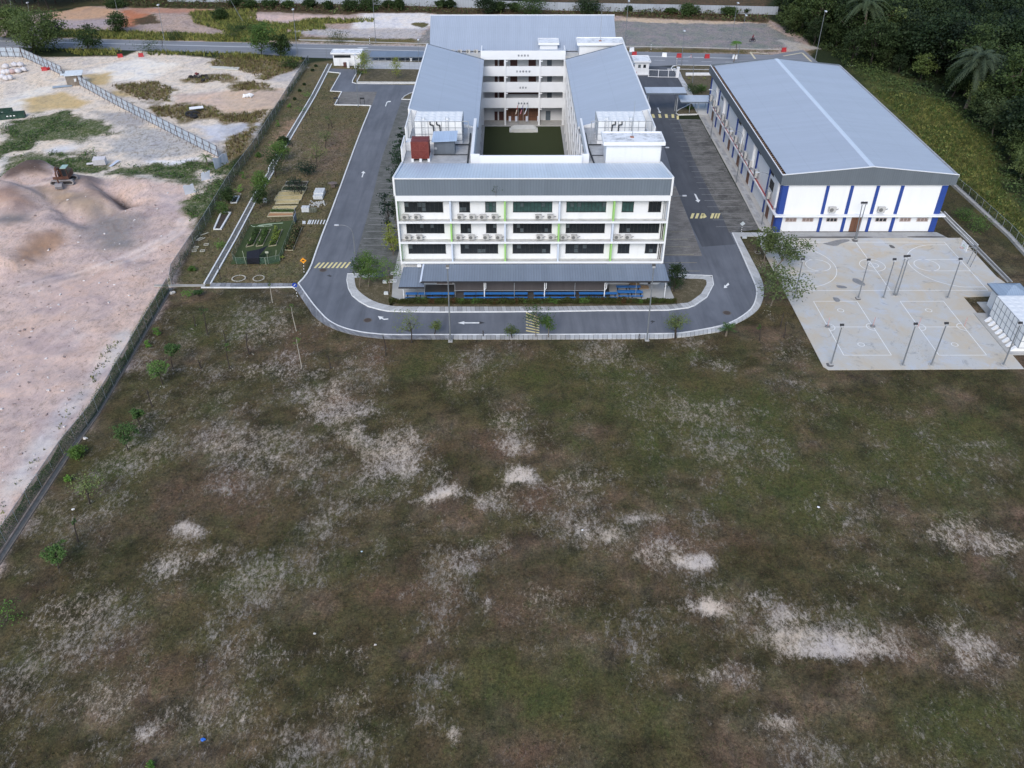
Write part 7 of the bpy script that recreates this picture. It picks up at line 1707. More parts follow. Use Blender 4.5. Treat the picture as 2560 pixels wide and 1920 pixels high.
simple('broken_tank', 'broken white box tank lying in weeds above the pink earth', 'tank', tank_junk, M_bag, (*g('F',870,1420), .1))
simple('fallen_sheet', 'narrow pale metal sheet lying right of the broken white tank', 'metal sheet', lambda m_: m_.obox((0,0,.15),(.6,2.6,.05),-.3,.1), MATS['pale_loose_sheet'], (*g('F',990,1420), .05))
# rubble and stones over the pit as one mass
mb = MB(); R3 = random.Random(5)
ppx = [(g('l',R3.uniform(0,1700), R3.uniform(380,1600))) for _ in range(200)]+[(g('m',R3.uniform(0,520), R3.uniform(0,1100))) for _ in range(90)]
slp, dp = inside(pit)
def inpit(x, y):
    i_ = min(max(int(np.searchsorted(xs, x))-slp[0].start, 0), dp.shape[0]-1); j_ = min(max(int(np.searchsorted(ys, y))-slp[1].start, 0), dp.shape[1]-1); return dp[i_, j_] > 1.5
for x_, y_ in ppx:
    if inpit(x_, y_): r_ = R3.choice((.05,.06,.08,.1,.16)); mb.obox((x_, y_, gz(x_, y_)+r_*.3), (r_*2, r_*1.4, r_), R3.uniform(0,3), R3.uniform(-.4,.4), R3.uniform(-.4,.4), mi=0 if R3.random() < .5 else 1)
tag(mb.build('rubble', [mat('pale_stones', (.62,.58,.56), .9, .2, 3), mat('brown_clods', (.28,.22,.2), .95, .3, 3)]), None, None, None, 'stuff')
# white flecks of litter and stones over the field
for v, x_, y_, nm, lb, c_, s_ in (('O',438,1598,'plastic_bag','crumpled bright blue plastic bag on the grass near the bottom edge',(.03,.16,.62),.2),('O',1768,1095,'plastic_bag','small white plastic bag on the right half of the field',(.8,.8,.82),.16),('O',781,1191,'plastic_bottle','tiny pale scrap on the dark grass left of the field centre',(.6,.72,.8),.12),('m',567,793,'stone','pale stone beside the drain and the flat topped sapling',(.72,.66,.60),.3),('m',487,1266,'stone','white stone left of the sparse sapling near the left field edge',(.8,.78,.75),.18),('O',679,1368,'stone','pale stone on the lower left part of the field',(.6,.56,.5),.14),('l',1700,1395,'stone','flat pale slab of stone below the drain corner',(.6,.56,.5),.42),('O',810,1392,'stone','pale stone right of the bare patch low on the field',(.55,.5,.45),.14),('O',1258,1144,'plastic_bag','white scrap at the edge of the pale patch in the field centre',(.8,.8,.8),.12)):
    X_, Y_ = g(v, x_, y_); s_ *= .75
    def bag_(m_, s=s_): m_.blob((0,0,s*.5), s, int(x_), 2, .45, (1,.85,.55)); m_.blob((s*.9,s*.3,s*.3), s*.5, int(y_), 1, .4)
    simple(nm, lb, 'stone' if nm == 'stone' else 'litter', bag_, mat('col_%d' % int(x_), c_, .5, .1, 8), (X_, Y_, gz(X_, Y_)))
# ------------------------------------------------------------------ vegetation
ng = np.random.RandomState(21)
def leaf_arrays(cent, size, up=.35, asp=.6, rs=ng):
    n = len(cent); nrm = rs.normal(size=(n, 3)); nrm[:, 2] = np.abs(nrm[:, 2])+up*1.6; nrm /= np.linalg.norm(nrm, axis=1)[:, None]
    t = rs.normal(size=(n, 3)); u = np.cross(nrm, t); u /= np.linalg.norm(u, axis=1)[:, None]; v_ = np.cross(nrm, u)
    s_ = (size*rs.uniform(.6, 1.35, n))[:, None]
    p = np.stack([cent-u*s_*.5, cent-v_*s_*asp*.5, cent+u*s_*.5, cent+v_*s_*asp*.5], 1)
    return p.reshape(-1, 3)
def quads_mesh(name, P_, mats, mi=None):
    me = bpy.data.meshes.new(name); n = len(P_)//4
    me.vertices.add(len(P_)); me.vertices.foreach_set('co', P_.astype(np.float32).ravel())
    me.loops.add(4*n); me.loops.foreach_set('vertex_index', np.arange(4*n, dtype=np.int32))
    me.polygons.add(n); me.polygons.foreach_set('loop_start', np.arange(n, dtype=np.int32)*4); me.polygons.foreach_set('loop_total', np.full(n, 4, np.int32))
    if not isinstance(mats, (list, tuple)): mats = [mats]
    for m_ in mats: me.materials.append(m_)
    me.update()
    if mi is not None: me.polygons.foreach_set('material_index', mi.astype(np.int32))
    return me
def tris_mesh(name, P_, mats, mi=None):
    me = bpy.data.meshes.new(name); n = len(P_)//3
    me.vertices.add(len(P_)); me.vertices.foreach_set('co', P_.astype(np.float32).ravel())
    me.loops.add(3*n); me.loops.foreach_set('vertex_index', np.arange(3*n, dtype=np.int32))
    me.polygons.add(n); me.polygons.foreach_set('loop_start', np.arange(n, dtype=np.int32)*3); me.polygons.foreach_set('loop_total', np.full(n, 3, np.int32))
    if not isinstance(mats, (list, tuple)): mats = [mats]
    for m_ in mats: me.materials.append(m_)
    me.update()
    if mi is not None: me.polygons.foreach_set('material_index', mi.astype(np.int32))
    return me
L_dark = leaf_mat('dark_leaves', (.035,.062,.020), .5); L_mid = leaf_mat('mid_green_leaves', (.075,.135,.034), .5); L_bright = leaf_mat('bright_green_leaves', (.13,.26,.045), .4)
L_sap = leaf_mat('sapling_leaves', (.08,.145,.042), .45); L_dull = leaf_mat('dull_green_leaves', (.12,.16,.06), .45); L_yel = leaf_mat('yellow_green_leaves', (.20,.24,.045), .4); L_blue = leaf_mat('blue_green_leaves', (.020,.045,.026), .5)
L_for1 = leaf_mat('forest_leaves_dark', (.018,.034,.014), .6); L_for2 = leaf_mat('forest_leaves', (.038,.062,.022), .6); L_for3 = leaf_mat('forest_leaves_light', (.080,.115,.038), .5)
M_bark = mat('grey_bark', (.16,.13,.10), .9, .3, 4); M_barkL = mat('pale_bark', (.36,.33,.28), .9, .2, 4); M_barkD = mat('dark_bark', (.045,.035,.03), .9, .3, 4)
def tree_meshes(h, rx, base, nlimb, nclus, per, leaf, lm, bark, seed, tr=.1, rz=None, spread=.5, lean=0.0, hollow=.35, csize=.26):
    """returns (trunk mesh builder, crown mesh)"""
    R_ = random.Random(seed); rs = np.random.RandomState(seed)
    rz = rz or (h-base)/2; cz = h-rz
    tips = []
    for k_ in range(nclus):
        for _ in range(20):
            p = Vector((R_.uniform(-1,1), R_.uniform(-1,1), R_.uniform(-1,1)))
            if hollow < p.length < 1: break
        lob = 1+.28*math.sin(3*math.atan2(p.y, p.x)+seed)+R_.uniform(-.12,.12)
        tips.append(Vector((p.x*rx*lob+lean, p.y*rx*lob, cz+p.z*rz)))
    mb = MB(); top = Vector((lean, 0, cz+rz*.3)); bend = Vector((R_.uniform(-.05,.05)*h+lean*.4, R_.uniform(-.05,.05)*h, base*.8))
    mb.path([(0,0,-.1), tuple(bend), tuple(top)], [tr, tr*.75, tr*.3], 7)
    for k_ in range(nlimb):
        tp = tips[int(k_*len(tips)/max(1, nlimb))]; f_ = R_.uniform(.0, .8); st = bend.lerp(top, f_)
        if tp.z < st.z: st = bend
        md = st.lerp(tp, .5)+Vector((0,0,-.05*h*.3)); mb.path([tuple(st), tuple(md), tuple(tp)], [tr*.42, tr*.26, tr*.1], 5)
    C_ = np.array([[t.x, t.y, t.z] for t in tips]); cen = np.repeat(C_, per, 0)
    sz = rx*csize; off = rs.normal(size=(len(cen), 3))*sz*np.array([1,1,.55])
    P_ = leaf_arrays(cen+off, leaf, .35, .62, rs)
    return mb, quads_mesh('crown', P_, lm)
def put_tree(name, label, cat, X_, Y_, h, rx, group=None, z=None, rz=0.0, **kw):
    mb, cm = tree_meshes(h, rx, **kw)
    t = thing(name, label, cat, (X_, Y_, gz(X_, Y_) if z is None else z), rz, group)
    mb.build('trunk', kw['bark'], t); c = bpy.data.objects.new('crown', cm); COL.objects.link(c); c.parent = t
    return t
def tree_px(label, v, bx, by, tx, ty, wpx, kind, name='tree', cat='tree', group=None, seed=None, z=None, zb=None):
    """base pixel, crown top pixel, crown width in pixels"""
    X_, Y_ = g(v, bx, by, zb or 0.0); xt, zt = gy(v, tx, ty+0, Y_); wm = abs(gy(v, tx+wpx/2, ty, Y_)[0]-gy(v, tx-wpx/2, ty, Y_)[0])
    h = max(.5, zt*.97); rx = wm/2*(.74 if kind[:4] in ('flat', 'thin', 'bare') else 1.02 if kind in ('sparse', 'bushyel', 'bush') else 1.16);
    if kind[:4] == 'flat': h = gy(v, tx, ty+wpx*.2, Y_)[1]
    seed = seed or int(bx*7+by*3) % 9973; lean = (xt-X_)
    K = dict(dense=dict(nlimb=9, nclus=52, per=60, leaf=.21, lm=L_mid, bark=M_bark, base=h*.3, tr=.09),
      airy=dict(nlimb=12, nclus=34, per=20, leaf=.21, lm=L_mid, bark=M_bark, base=h*.4, tr=.07, csize=.2),
      densedark=dict(nlimb=8, nclus=46, per=44, leaf=.22, lm=L_dark, bark=M_barkD, base=h*.2, tr=.09),
      blue=dict(nlimb=8, nclus=34, per=30, leaf=.22, lm=L_blue, bark=M_barkD, base=h*.25, tr=.08),
      sparse=dict(nlimb=14, nclus=30, per=18, leaf=.19, lm=L_dull, bark=M_barkD, base=h*.45, tr=.09, hollow=.2),
      thin=dict(nlimb=4, nclus=7, per=12, leaf=.16, lm=L_mid, bark=M_barkD, base=h*.75, tr=.075),
      thinpale=dict(nlimb=3, nclus=7, per=8, leaf=.18, lm=L_mid, bark=M_barkL, base=h*.75, tr=.06),
      bare=dict(nlimb=7, nclus=7, per=1, leaf=.08, lm=L_dull, bark=M_barkD, base=h*.5, tr=.085),
      flat=dict(nlimb=9, nclus=30, per=40, leaf=.20, lm=L_sap, bark=M_barkD, base=h*.5, tr=.07, rz=max(.25, h*.15), csize=.17),
      flatbright=dict(nlimb=9, nclus=28, per=36, leaf=.21, lm=L_sap, bark=M_barkD, base=h*.5, tr=.07, rz=max(.25, h*.17), csize=.17),
      yellow=dict(nlimb=8, nclus=34, per=26, leaf=.22, lm=L_yel, bark=M_bark, base=h*.2, tr=.08),
      bush=dict(nlimb=5, nclus=34, per=30, leaf=.2, lm=L_mid, bark=M_bark, base=.05, tr=.05, rz=h*.5),
      bushdark=dict(nlimb=5, nclus=34, per=30, leaf=.24, lm=L_dark, bark=M_bark, base=.05, tr=.05, rz=h*.5),
      bushyel=dict(nlimb=4, nclus=14, per=18, leaf=.16, lm=L_bright, bark=M_bark, base=.05, tr=.03, rz=h*.5),
      road=dict(nlimb=12, nclus=70, per=46, leaf=.42, lm=L_mid, bark=M_barkD, base=h*.16, tr=.16, csize=.2),
      roaddark=dict(nlimb=12, nclus=60, per=42, leaf=.42, lm=L_dark, bark=M_barkD, base=h*.12, tr=.16, csize=.2),
      huge=dict(nlimb=14, nclus=120, per=52, leaf=.5, lm=L_for3, bark=M_barkD, base=h*.1, tr=.25, csize=.17),
      big=dict(nlimb=26, nclus=70, per=24, leaf=.32, lm=L_dull, bark=M_bark, base=h*.35, tr=.10, hollow=.25, csize=.2))[kind].copy()
    return put_tree(name, label, cat, X_, Y_, h, rx, group, lean=lean, seed=seed, z=z, **K)
T = tree_px
# front verge saplings
T('sparse round sapling on the front verge before the left part of the canteen', 'B', 200,1385, 172,1160, 195, 'sparse')
T('leafy green sapling covering the yellow hump bars in the middle of the front road', 'B', 1105,1345, 1112,1090, 165, 'airy')
T('narrow sapling close to the right of the leafy one by the hump bars', 'B', 1195,1352, 1195,1185, 90, 'airy')
T('small wispy sapling between the white arrow and the hump bars', 'B', 935,1355, 925,1262, 85, 'sparse')
T('very faint wispy sapling right of the left floodlight pole on the front verge', 'B', 365,1330, 378,1225, 70, 'sparse')
T('tiny bare seedling on the front verge below the white arrow', 'B', 722,1342, 720,1285, 40, 'bare', 'sapling')
T('tiny bare seedling on the front verge left of the right floodlight pole', 'j', 1460,1290, 1462,1175, 50, 'bare', 'sapling')
T('sparse tall sapling on the right front verge before the bend', 'j', 2012,1275, 2090,850, 250, 'sparse')
T('sparse small sapling on the right front verge left of the little palm', 'B', 2125,1352, 2120,1190, 120, 'sparse')
T('round dark green sapling on the lawn right of the canteen end', 'j', 2000,556, 2058,112, 215, 'densedark')
T('dense green tree nearest the driveway in the left lawn corner by the canteen', 'k', 752,765, 715,240, 240, 'airy', group=None)
T('dense green tree, middle one in the left lawn corner by the canteen', 'k', 895,758, 860,200, 320, 'dense')
T('wide dense green tree beside the canteen apron above the white boxes', 'k', 1235,838, 1190,290, 360, 'airy')
# saplings of the field
T('bare twiggy sapling left of the white bent arrow on the grass edge', 'Y', 2065,772, 2028,505, 60, 'bare', 'sapling')
T('tall thin sapling with pale lower trunk in a stone ring, upper field', 'Y', 1150,520, 1090,230, 80, 'thinpale', 'sapling')
T('tall thin sapling with whitish stem above the big bare patch', 'Y', 1205,888, 1140,560, 90, 'thinpale', 'sapling')
T('short bare stick sapling right of the whitish stem one', 'Y', 1500,903, 1470,745, 30, 'bare', 'sapling')
T('bare brown sapling with a brush-like top in the brown patch', 'Y', 672,762, 630,485, 60, 'bare', 'sapling')
T('tall thin sapling near the left with faint green top', 'Y', 238,548, 188,270, 110, 'thin', 'sapling')
T('bare sapling behind the small fresh green bush', 'Y', 432,640, 392,478, 30, 'bare', 'sapling')
T('thin sapling with a fresh yellow-green tuft on top', 'Y', 470,905, 425,625, 130, 'thin', 'sapling')
T('bare thin sapling lowest at the left of the upper field', 'Y', 172,900, 145,795, 40, 'bare', 'sapling')
T('thin sapling with pale base just below the covered drain', 'Y', 905,228, 870,10, 40, 'thinpale', 'sapling')
T('faint dead sapling in a pale stone ring near the drain corner', 'Y', 112,470, 85,330, 40, 'bare', 'sapling')
T('wide low green sapling top at the drain corner left', 'I', 150,1659, 130,1570, 110, 'flat', 'sapling')
T('flat crowned green sapling, upper one of the pair near the field drain', 'm', 1157,325, 1125,130, 130, 'flat', 'sapling')
T('two tufted bright sapling, lower one of the pair near the field drain', 'm', 1087,430, 1020,250, 160, 'flatbright', 'sapling')
T('bare short sapling right of the flat crowned pair', 'm', 1345,322, 1325,252, 30, 'bare', 'sapling')
T('small dull green sapling above the big umbrella shaped one', 'm', 940,712, 895,572, 90, 'flat', 'sapling')
T('big umbrella shaped dark green sapling left of the pale field patches', 'm', 856,868, 800,672, 205, 'flat', 'sapling')
T('small round bush right beside the drain on the field', 'm', 492,930, 492,858, 80, 'bush', 'bush')
T('sparse twiggy sapling in the lower left field beside a white flower of litter', 'm', 600,1228, 560,1045, 190, 'sparse', 'sapling')
T('faint thin sapling between the sparse and the lowest bright one', 'm', 522,1482, 488,1325, 60, 'thin', 'sapling')
T('bright green umbrella sapling at the lowest left corner of the field', 'm', 388,1660, 325,1480, 200, 'flatbright', 'sapling')
T('tiny lime green shrub at the top of the field drain', 'm', 1038,108, 1038,52, 40, 'bushyel', 'bush')
T('tiny lime green shrub second from the top of the field drain', 'm', 970,182, 972,136, 38, 'bushyel', 'bush')
T('tiny lime green shrub left of the sparse twiggy sapling', 'm', 437,1080, 437,1040, 42, 'bushyel', 'bush')
T('bare leaning pale twig sapling beside the umbrella shaped one', 'm', 1018,577, 975,435, 60, 'bare', 'sapling')
T('thin bare sapling at the top right of the left field saplings', 'm', 1388,92, 1368,-10, 30, 'bare', 'sapling')
T('bright lime bush on the field edge half cut by the left picture edge', 'O', 8,1342, 10,1318, 60, 'bushyel', 'bush')
T('tiny green bush at the bottom edge of the photo', 'O', 325,1658, 322,1645, 14, 'bushyel', 'bush')
T('small bright fern-like bush below the covered drain, left', 'I', 60,1659, 20,1590, 90, 'bushyel', 'bush')
# left lawn
for a_ in (('pale green sapling over the drain kerb left of the lawn trees',1022,298,950,75,160,'dense'),('dark dense conical tree over the drain kerb, the darkest of the lawn',932,458,895,165,165,'densedark'),('young tree with yellow-green crown beside the drain, above the darker small one',820,690,750,385,130,'dense'),
  ('dark small round tree over the drain kerb beside the raised beds',765,768,735,545,110,'densedark'),('sparse airy tree with pale slim trunk on the middle of the left lawn',1346,348,1335,110,175,'sparse'),('dark spreading sapling on the lawn above the raised beds',1245,438,1225,305,150,'blue'),
  ('bluish dark sapling growing over the upper raised beds',1190,632,1110,465,150,'blue'),('stout dark bushy tree beside the mesh fence',445,718,432,560,120,'densedark'),('small yellow-green cone bush beside the mesh fence',540,612,545,520,65,'bushyel'),
  ('brownish green tree at the top of the white framed bed',395,830,368,700,110,'bush'),('small bright sapling by the mesh fence above the cone bush',612,472,590,385,60,'bushyel'),('tiny green shrub in the upper lawn beside the mesh fence',745,255,745,205,45,'bush'),
  ('low bright fern patch left of the lower drain',360,1165,365,1100,140,'bushyel'),('small dark seedling left of the round stone rings',80,1400,75,1365,60,'bush'),('bare dark tall stake-like sapling left of the stone rings',368,1490,335,1300,30,'bare'),
  ('thin dark stake sapling right of the raised beds',1292,370,1278,240,26,'bare'),('dark thin sapling rising through the black raised bed corner',1192,632,1180,445,30,'bare')):
    T(a_[0], 'I', a_[1], a_[2], a_[3], a_[4], a_[5], a_[6])
T('sparse greyish tree upper right of the slim pale trunk one on the left lawn', 'r', 897,682, 880,425, 200, 'sparse')
T('dark dense small tree top touching the drain beside the pale green sapling', 'r', 385,640, 350,520, 110, 'densedark')
T('yellow-leaved spindly sapling in the upper left lawn', 'r', 990,412, 930,250, 110, 'thin'); T('thin stick sapling beside the yellow-leaved one', 'r', 945,420, 935,330, 40, 'bare')
for k_, (bx, by, tx, ty) in enumerate(((652,332,640,235),(697,250,685,150),(732,172,728,100),(602,420,598,372),(420,750,415,690),(468,655,462,590))):
    T('short dark staked seedling along the drain kerb, %s of six' % ORD[k_], 'r', bx, by, tx, ty, 14, 'bare', 'seedling', 'seedling')
T('bright shrub patch on the upper drain edge', 'H', 850,1000, 850,940, 100, 'bushyel', 'bush', 'bush'); T('bright shrub patch lower on the drain edge', 'H', 775,1140, 775,1085, 110, 'bushyel', 'bush', 'bush')
T('small yellow-green shrub on the lawn strip beside the mesh fence', 'H', 545,1300, 542,1215, 40, 'bushyel', 'bush', 'bush'); T('small lime seedling higher on the lawn strip by the mesh fence', 'H', 665,1095, 665,1055, 40, 'bushyel', 'bush', 'bush')
for k_, (x_, y_) in enumerate(((938,680),(902,725),(818,870),(772,935),(720,1020))): T('tiny black seedling in the lawn strip by the mesh fence, %s from the road' % ORD[k_], 'H', x_, y_, x_, y_-22, 20, 'bushdark', 'seedling', 'seedling')
T('tall yellow-green shrub tree on the lawn right of the refuse store', 'h', 745,825, 745,175, 230, 'yellow'); T('bright green tree beside the refuse store corner', 'h', 640,690, 690,200, 190, 'yellow', seed=5)
T('olive-yellow shrub tree in the middle of the lawn by the dark walkway', 'h', 1415,830, 1400,320, 210, 'yellow', seed=9); T('low dark shrub between the refuse store and the kerb island', 'H', 1400,760, 1400,640, 130, 'bush')
T('round fresh green shrub at the corner of the small kerb island', 'H', 660,700, 650,570, 190, 'bushdark')
# trees in the gap left of the school
for k_, (x_, y_, w_, kd, lb) in enumerate(((1880,420,110,'blue','highest'),(1860,560,150,'blue','second'),(1820,660,190,'blue','third'),(1790,770,170,'blue','fourth'),(1700,1300,190,'blue','fifth'))):
    Y_, z_ = gx('r', x_, y_, -18.2); s_ = w_/5.185/16.5
    put_tree('tree', 'dark drooping tree in the gap left of the school, %s from the top' % lb, 'tree', -18.3, Y_+.5, z_+s_*.45, s_*.5, None, seed=40+k_, nlimb=10, nclus=26, per=26, leaf=.3, lm=L_blue, bark=M_barkD, base=z_*.35, tr=.1)
for k_, (x_, y_, w_, lb) in enumerate(((2085,960,120,'yellow-green'),(2110,1110,130,'lime green'),(2120,660,120,'dull dark'))):
    Y_, z_ = gx('I', x_, y_, -18.0); s_ = w_/4.0463/17.5
    put_tree('tree', '%s small tree between the parking bays and the school wall' % lb, 'tree', -18.0, Y_+.3, z_+s_*.45, s_*.6, None, seed=60+k_, nlimb=8, nclus=24, per=24, leaf=.24, lm=L_yel if k_ < 2 else L_dark, bark=M_bark, base=z_*.35, tr=.07)
# right verge
T('tall sparse tree leaning over the left edge of the basketball court, nearest', 'z', 480,1120, 640,600, 560, 'big')
T('tall sparse pale tree over the top left corner of the basketball court', 'z', 520,625, 760,180, 430, 'big', seed=77)
T('slim sparse tree before the hall corner pilaster', 'z', 385,520, 500,40, 260, 'big', seed=31)
T('wispy sapling on the right verge beside the kerb slabs', 'z', 292,395, 315,190, 70, 'sparse')
T('bare dark twin stick sapling on the verge, upper', 'z', 615,1415, 678,1165, 40, 'bare', 'sapling'); T('bare thin stick sapling below the big sparse tree, right', 'z', 662,1565, 705,1290, 50, 'bare', 'sapling')
T('faint sparse sapling below the bend of the kerb slabs', 'z', 330,1610, 345,1380, 110, 'thin', 'sapling')
T('dark bushy dense shrub on the lawn left of the hall', 'd', 1600,1130, 1600,890, 300, 'bushdark', 'bush', 'bush'); T('paler shrub right behind the dark one left of the hall', 'd', 1800,1080, 1790,900, 190, 'bush', 'bush', 'bush')
T('small dark seedling in the triangular lawn by the drop-off canopy', 'd', 1500,1500, 1520,1440, 120, 'bush', 'seedling', 'seedling')
T('low clipped green hedge-like bush on the lawn right of the hall', 'q', 800,1350, 790,1255, 130, 'bush', 'bush', 'bush'); T('low clipped green bush above it on the lawn right of the hall', 'q', 725,1290, 715,1215, 90, 'bush', 'bush', 'bush')
X_, z_ = gy('B', 815, 270, 106.3); put_tree('weed', 'leafy weed growing out of the grey cladding of the school front', 'weed', X_, 106.35, 1.5, .75, None, z=14.35, nlimb=5, nclus=8, per=9, leaf=.14, lm=L_dark, bark=M_bark, base=.4, tr=.02, seed=4)
# palms
def palm(name, label, X_, Y_, h, r, nfr, mt, seed, droop=.6, tr=.2, leaflets=16, lw=.35, z=None, arch=.35):
    R_ = random.Random(seed); t = thing(name, label, 'palm', (X_, Y_, gz(X_, Y_) if z is None else z))
    mb = MB(); mb.path([(0,0,-.1),(.05*h,0,h*.5),(0,0,h)], [tr*1.2, tr, tr*.8], 8); mb.build('trunk', M_bark, t)
    P_ = []
    rb = MB()
    for k_ in range(nfr):
        a_ = 2*math.pi*k_/nfr*1.0+R_.uniform(-.2,.2)+k_*.7; el = R_.uniform(.0, 1.15) if nfr > 12 else R_.uniform(.2,.7); L_ = r*R_.uniform(.8,1.1); pts = []
        for j_ in range(9):
            f_ = j_/8; d_ = L_*f_*math.cos(el*(1-.3*f_)); z_ = h+L_*f_*math.sin(el)*arch*2-droop*L_*f_*f_*1.1
            pts.append(Vector((d_*math.cos(a_), d_*math.sin(a_), z_)))
        rb.path([tuple(p) for p in pts], [.04*r/3*(1-.1*j_) for j_ in range(9)], 4)
        for j_ in range(leaflets):
            f_ = .12+.88*j_/leaflets; i_ = min(7, int(f_*8)); p = pts[i_].lerp(pts[i_+1], f_*8-i_); d_ = (pts[i_+1]-pts[i_]).normalized(); sd = d_.cross(Vector((0,0,1))).normalized()
            ll = r*lw*math.sin(math.pi*min(.97, f_*.85+.12)); w_ = d_*L_/leaflets*.34
            for s_ in (-1, 1):
                q_ = p+sd*s_*ll*.85+d_*ll*.45+Vector((0,0,-ll*.35*R_.uniform(.5,1.3)))
                P_ += [tuple(p-w_), tuple(p+w_), tuple(q_+w_*.3), tuple(q_-w_*.3)]
    me_ = quads_mesh('fronds', np.array(P_), mt); c = bpy.data.objects.new('fronds', me_); COL.objects.link(c); c.parent = t
    rb.build('frond_ribs', mt, t)
    return t
L_palm = leaf_mat('palm_leaves', (.085,.115,.065), .35); L_palmd = leaf_mat('dark_palm_leaves', (.055,.08,.045), .4)
def palm_px(label, v, bx, by, cx_, cy_2, wpx, nfr, mt, seed, **kw):
    X_, Y_ = g(v, bx, by); xc, zc_ = gy(v, cx_, cy_2, Y_); wm = abs(gy(v, cx_+wpx/2, cy_2, Y_)[0]-gy(v, cx_-wpx/2, cy_2, Y_)[0])/2
    return palm('palm_tree', label, X_, Y_, zc_, wm, nfr, mt, seed, **kw)
palm_px('big grey-green palm with drooping fronds standing out of the forest at the right', 'q', 745,640, 760,360, 400, 44, L_palm, 3, tr=.35, droop=.85, leaflets=22, lw=.16, arch=.6)
palm_px('dark palm with drooping fronds at the top of the forest behind the hall', 'q', 95,330, 90,30, 300, 36, L_palmd, 4, tr=.3, droop=.85, leaflets=22, lw=.16, arch=.6)
palm_px('slender umbrella-leaved papaya tree beside the white barrier near the hall', 'J', 605,348, 605,228, 75, 16, L_bright, 5, tr=.1, droop=.35, arch=.15, leaflets=12, lw=.5)
palm_px('small spiky palm at the kerb of the right front verge', 'E', 42,868, 42,812, 150, 13, L_mid, 6, tr=.14, droop=.3, arch=.5)
palm_px('left small yellow palm on the lawn by the planter box', 'd', 1500,825, 1500,775, 85, 9, L_yel, 7, tr=.08, droop=.3, arch=.5); palm_px('right small yellow palm on the lawn by the planter box', 'd', 1848,832, 1848,778, 95, 9, L_yel, 8, tr=.08, droop=.3, arch=.5)
palm_px('banana-like plant with broad leaves at the hoarding corner', 'F', 1790,1420, 1790,1350, 170, 12, L_mid, 9, tr=.12, droop=.5, arch=.5, lw=.2, leaflets=20)
palm_px('spiky yellow-green plant at the corner of the netted garden', 'o', 1060,1330, 1065,1285, 90, 10, L_yel, 10, tr=.05, droop=.3, arch=.5)
# road-side and far trees
for lb, v, bx, by, tx, ty, w_, kd in (('huge dark green tree at the left edge before the road','F',230,452,250,80,360,'huge'),('huge dark tree at the far left picture edge beyond the road','F',20,325,40,50,300,'huge'),('dense green tree right of the huge one, beyond the road','F',390,330,395,120,150,'roaddark'),
  ('dark broad tree standing on the near road verge','F',755,430,722,200,205,'roaddark'),('slim green tree beyond the road left of the leaning lamp','F',992,283,985,100,140,'roaddark'),('round blue-green shrub at the site entrance by the road','F',1290,460,1285,335,205,'bushdark'),('low round bush on the far verge','F',1510,345,1510,262,120,'bushdark'),
  ('tall airy green tree on the near verge, left of the pair by the garden fence','H',380,570,355,215,240,'road'),('darker tree on the near verge, right of the pair by the garden fence','H',575,580,572,330,155,'roaddark'),('round solitary green bush beyond the road','H',1162,440,1160,300,185,'bushdark'),
  ('small tree among weeds beyond the road','F',1890,172,1890,75,95,'roaddark'),('small dark bush among the yellow weeds beyond the road','F',2010,335,2000,205,130,'bushdark'),('dark low bush further right among the yellow weeds','F',2120,275,2115,200,160,'bushdark'),('bare grey dead shrub beside the round blue-green one','F',1400,400,1395,325,60,'bare'),
  ('dark low bush on the weed field beyond the road','H',150,320,150,265,140,'bushdark'),('lime green weed clump beyond the road','H',560,300,560,245,200,'bushyel'),('lime green weed clump right of the first beyond the road','H',980,300,990,245,170,'bushyel'),('dark shrub in the weeds right of the tall hoarding lamp','H',690,690,680,590,140,'bushdark')):
    T(lb, v, bx, by, tx, ty, w_, kd)
for k_, (v, bx, by, tx, ty, w_) in enumerate((('H',460,70,460,0,130),('H',250,85,250,0,110),('H',870,75,870,-10,110),('H',1290,110,1290,-5,130),('H',1470,105,1480,-30,190),('H',1790,100,1780,-10,110),('H',1680,80,1680,0,80),('A',100,60,100,5,60),('A',410,55,410,0,60),('A',745,100,740,-20,130),('A',850,90,850,5,70),('A',945,80,945,20,60),('A',1065,108,1060,-40,190),('A',1490,95,1490,0,170),('A',490,60,480,0,60),('A',1780,80,1780,35,60),('J',365,85,362,20,80),('J',590,85,590,40,70),('J',690,70,680,35,50),('J',250,75,260,45,50),('H',120,60,120,-20,120),('H',640,80,650,10,100),('H',1060,90,1060,10,90),('F',1000,60,1000,5,140),('F',2130,45,2130,0,100))):
    T('scrubby dark tree before the long grey boundary wall, %s' % (['beside the left end','near the left end','left of the middle','over the pink earth','the largest left of the school roof','above the white sand'][k_] if k_ < 6 else 'one of the many along it'), v, bx, by, tx, ty, w_, 'roaddark', 'scrub_tree', 'tree', 'scrub trees along the boundary wall')
# forest: a few full trees of each kind, then copies
forest_kinds = []
for k_, (h, rx, lm, nc, lf) in enumerate(((13,4.6,L_for1,110,.55),(11,4.0,L_for2,95,.5),(15,4.4,L_for2,110,.6),(9,3.6,L_for3,85,.5),(12,5.2,L_for1,120,.6),(8,3.2,L_for2,80,.45),(10,4.2,L_dull,90,.5))):
    mb, cm = tree_meshes(h, rx, h*.28, 10, nc, 34, lf, lm, M_barkD, 300+k_, tr=.24, rz=h*.38, csize=.16)
    t = thing('forest_tree', 'x', 'tree', (0,0,0)); mb.build('trunk', M_bark if k_ in (2,6) else M_barkD, t); c = bpy.data.objects.new('crown', cm); COL.objects.link(c); c.parent = t; forest_kinds.append([t, False])
FLAB = {0:'dark rounded forest tree in the wood behind and right of the hall',1:'mid green forest tree in the wood behind and right of the hall',2:'tall pale-trunked forest tree in the wood behind and right of the hall',3:'lighter green low forest tree in the wood behind and right of the hall',4:'broad very dark forest tree in the wood behind and right of the hall',5:'small green forest tree in the wood behind and right of the hall',6:'dull greyish forest tree in the wood behind and right of the hall'}
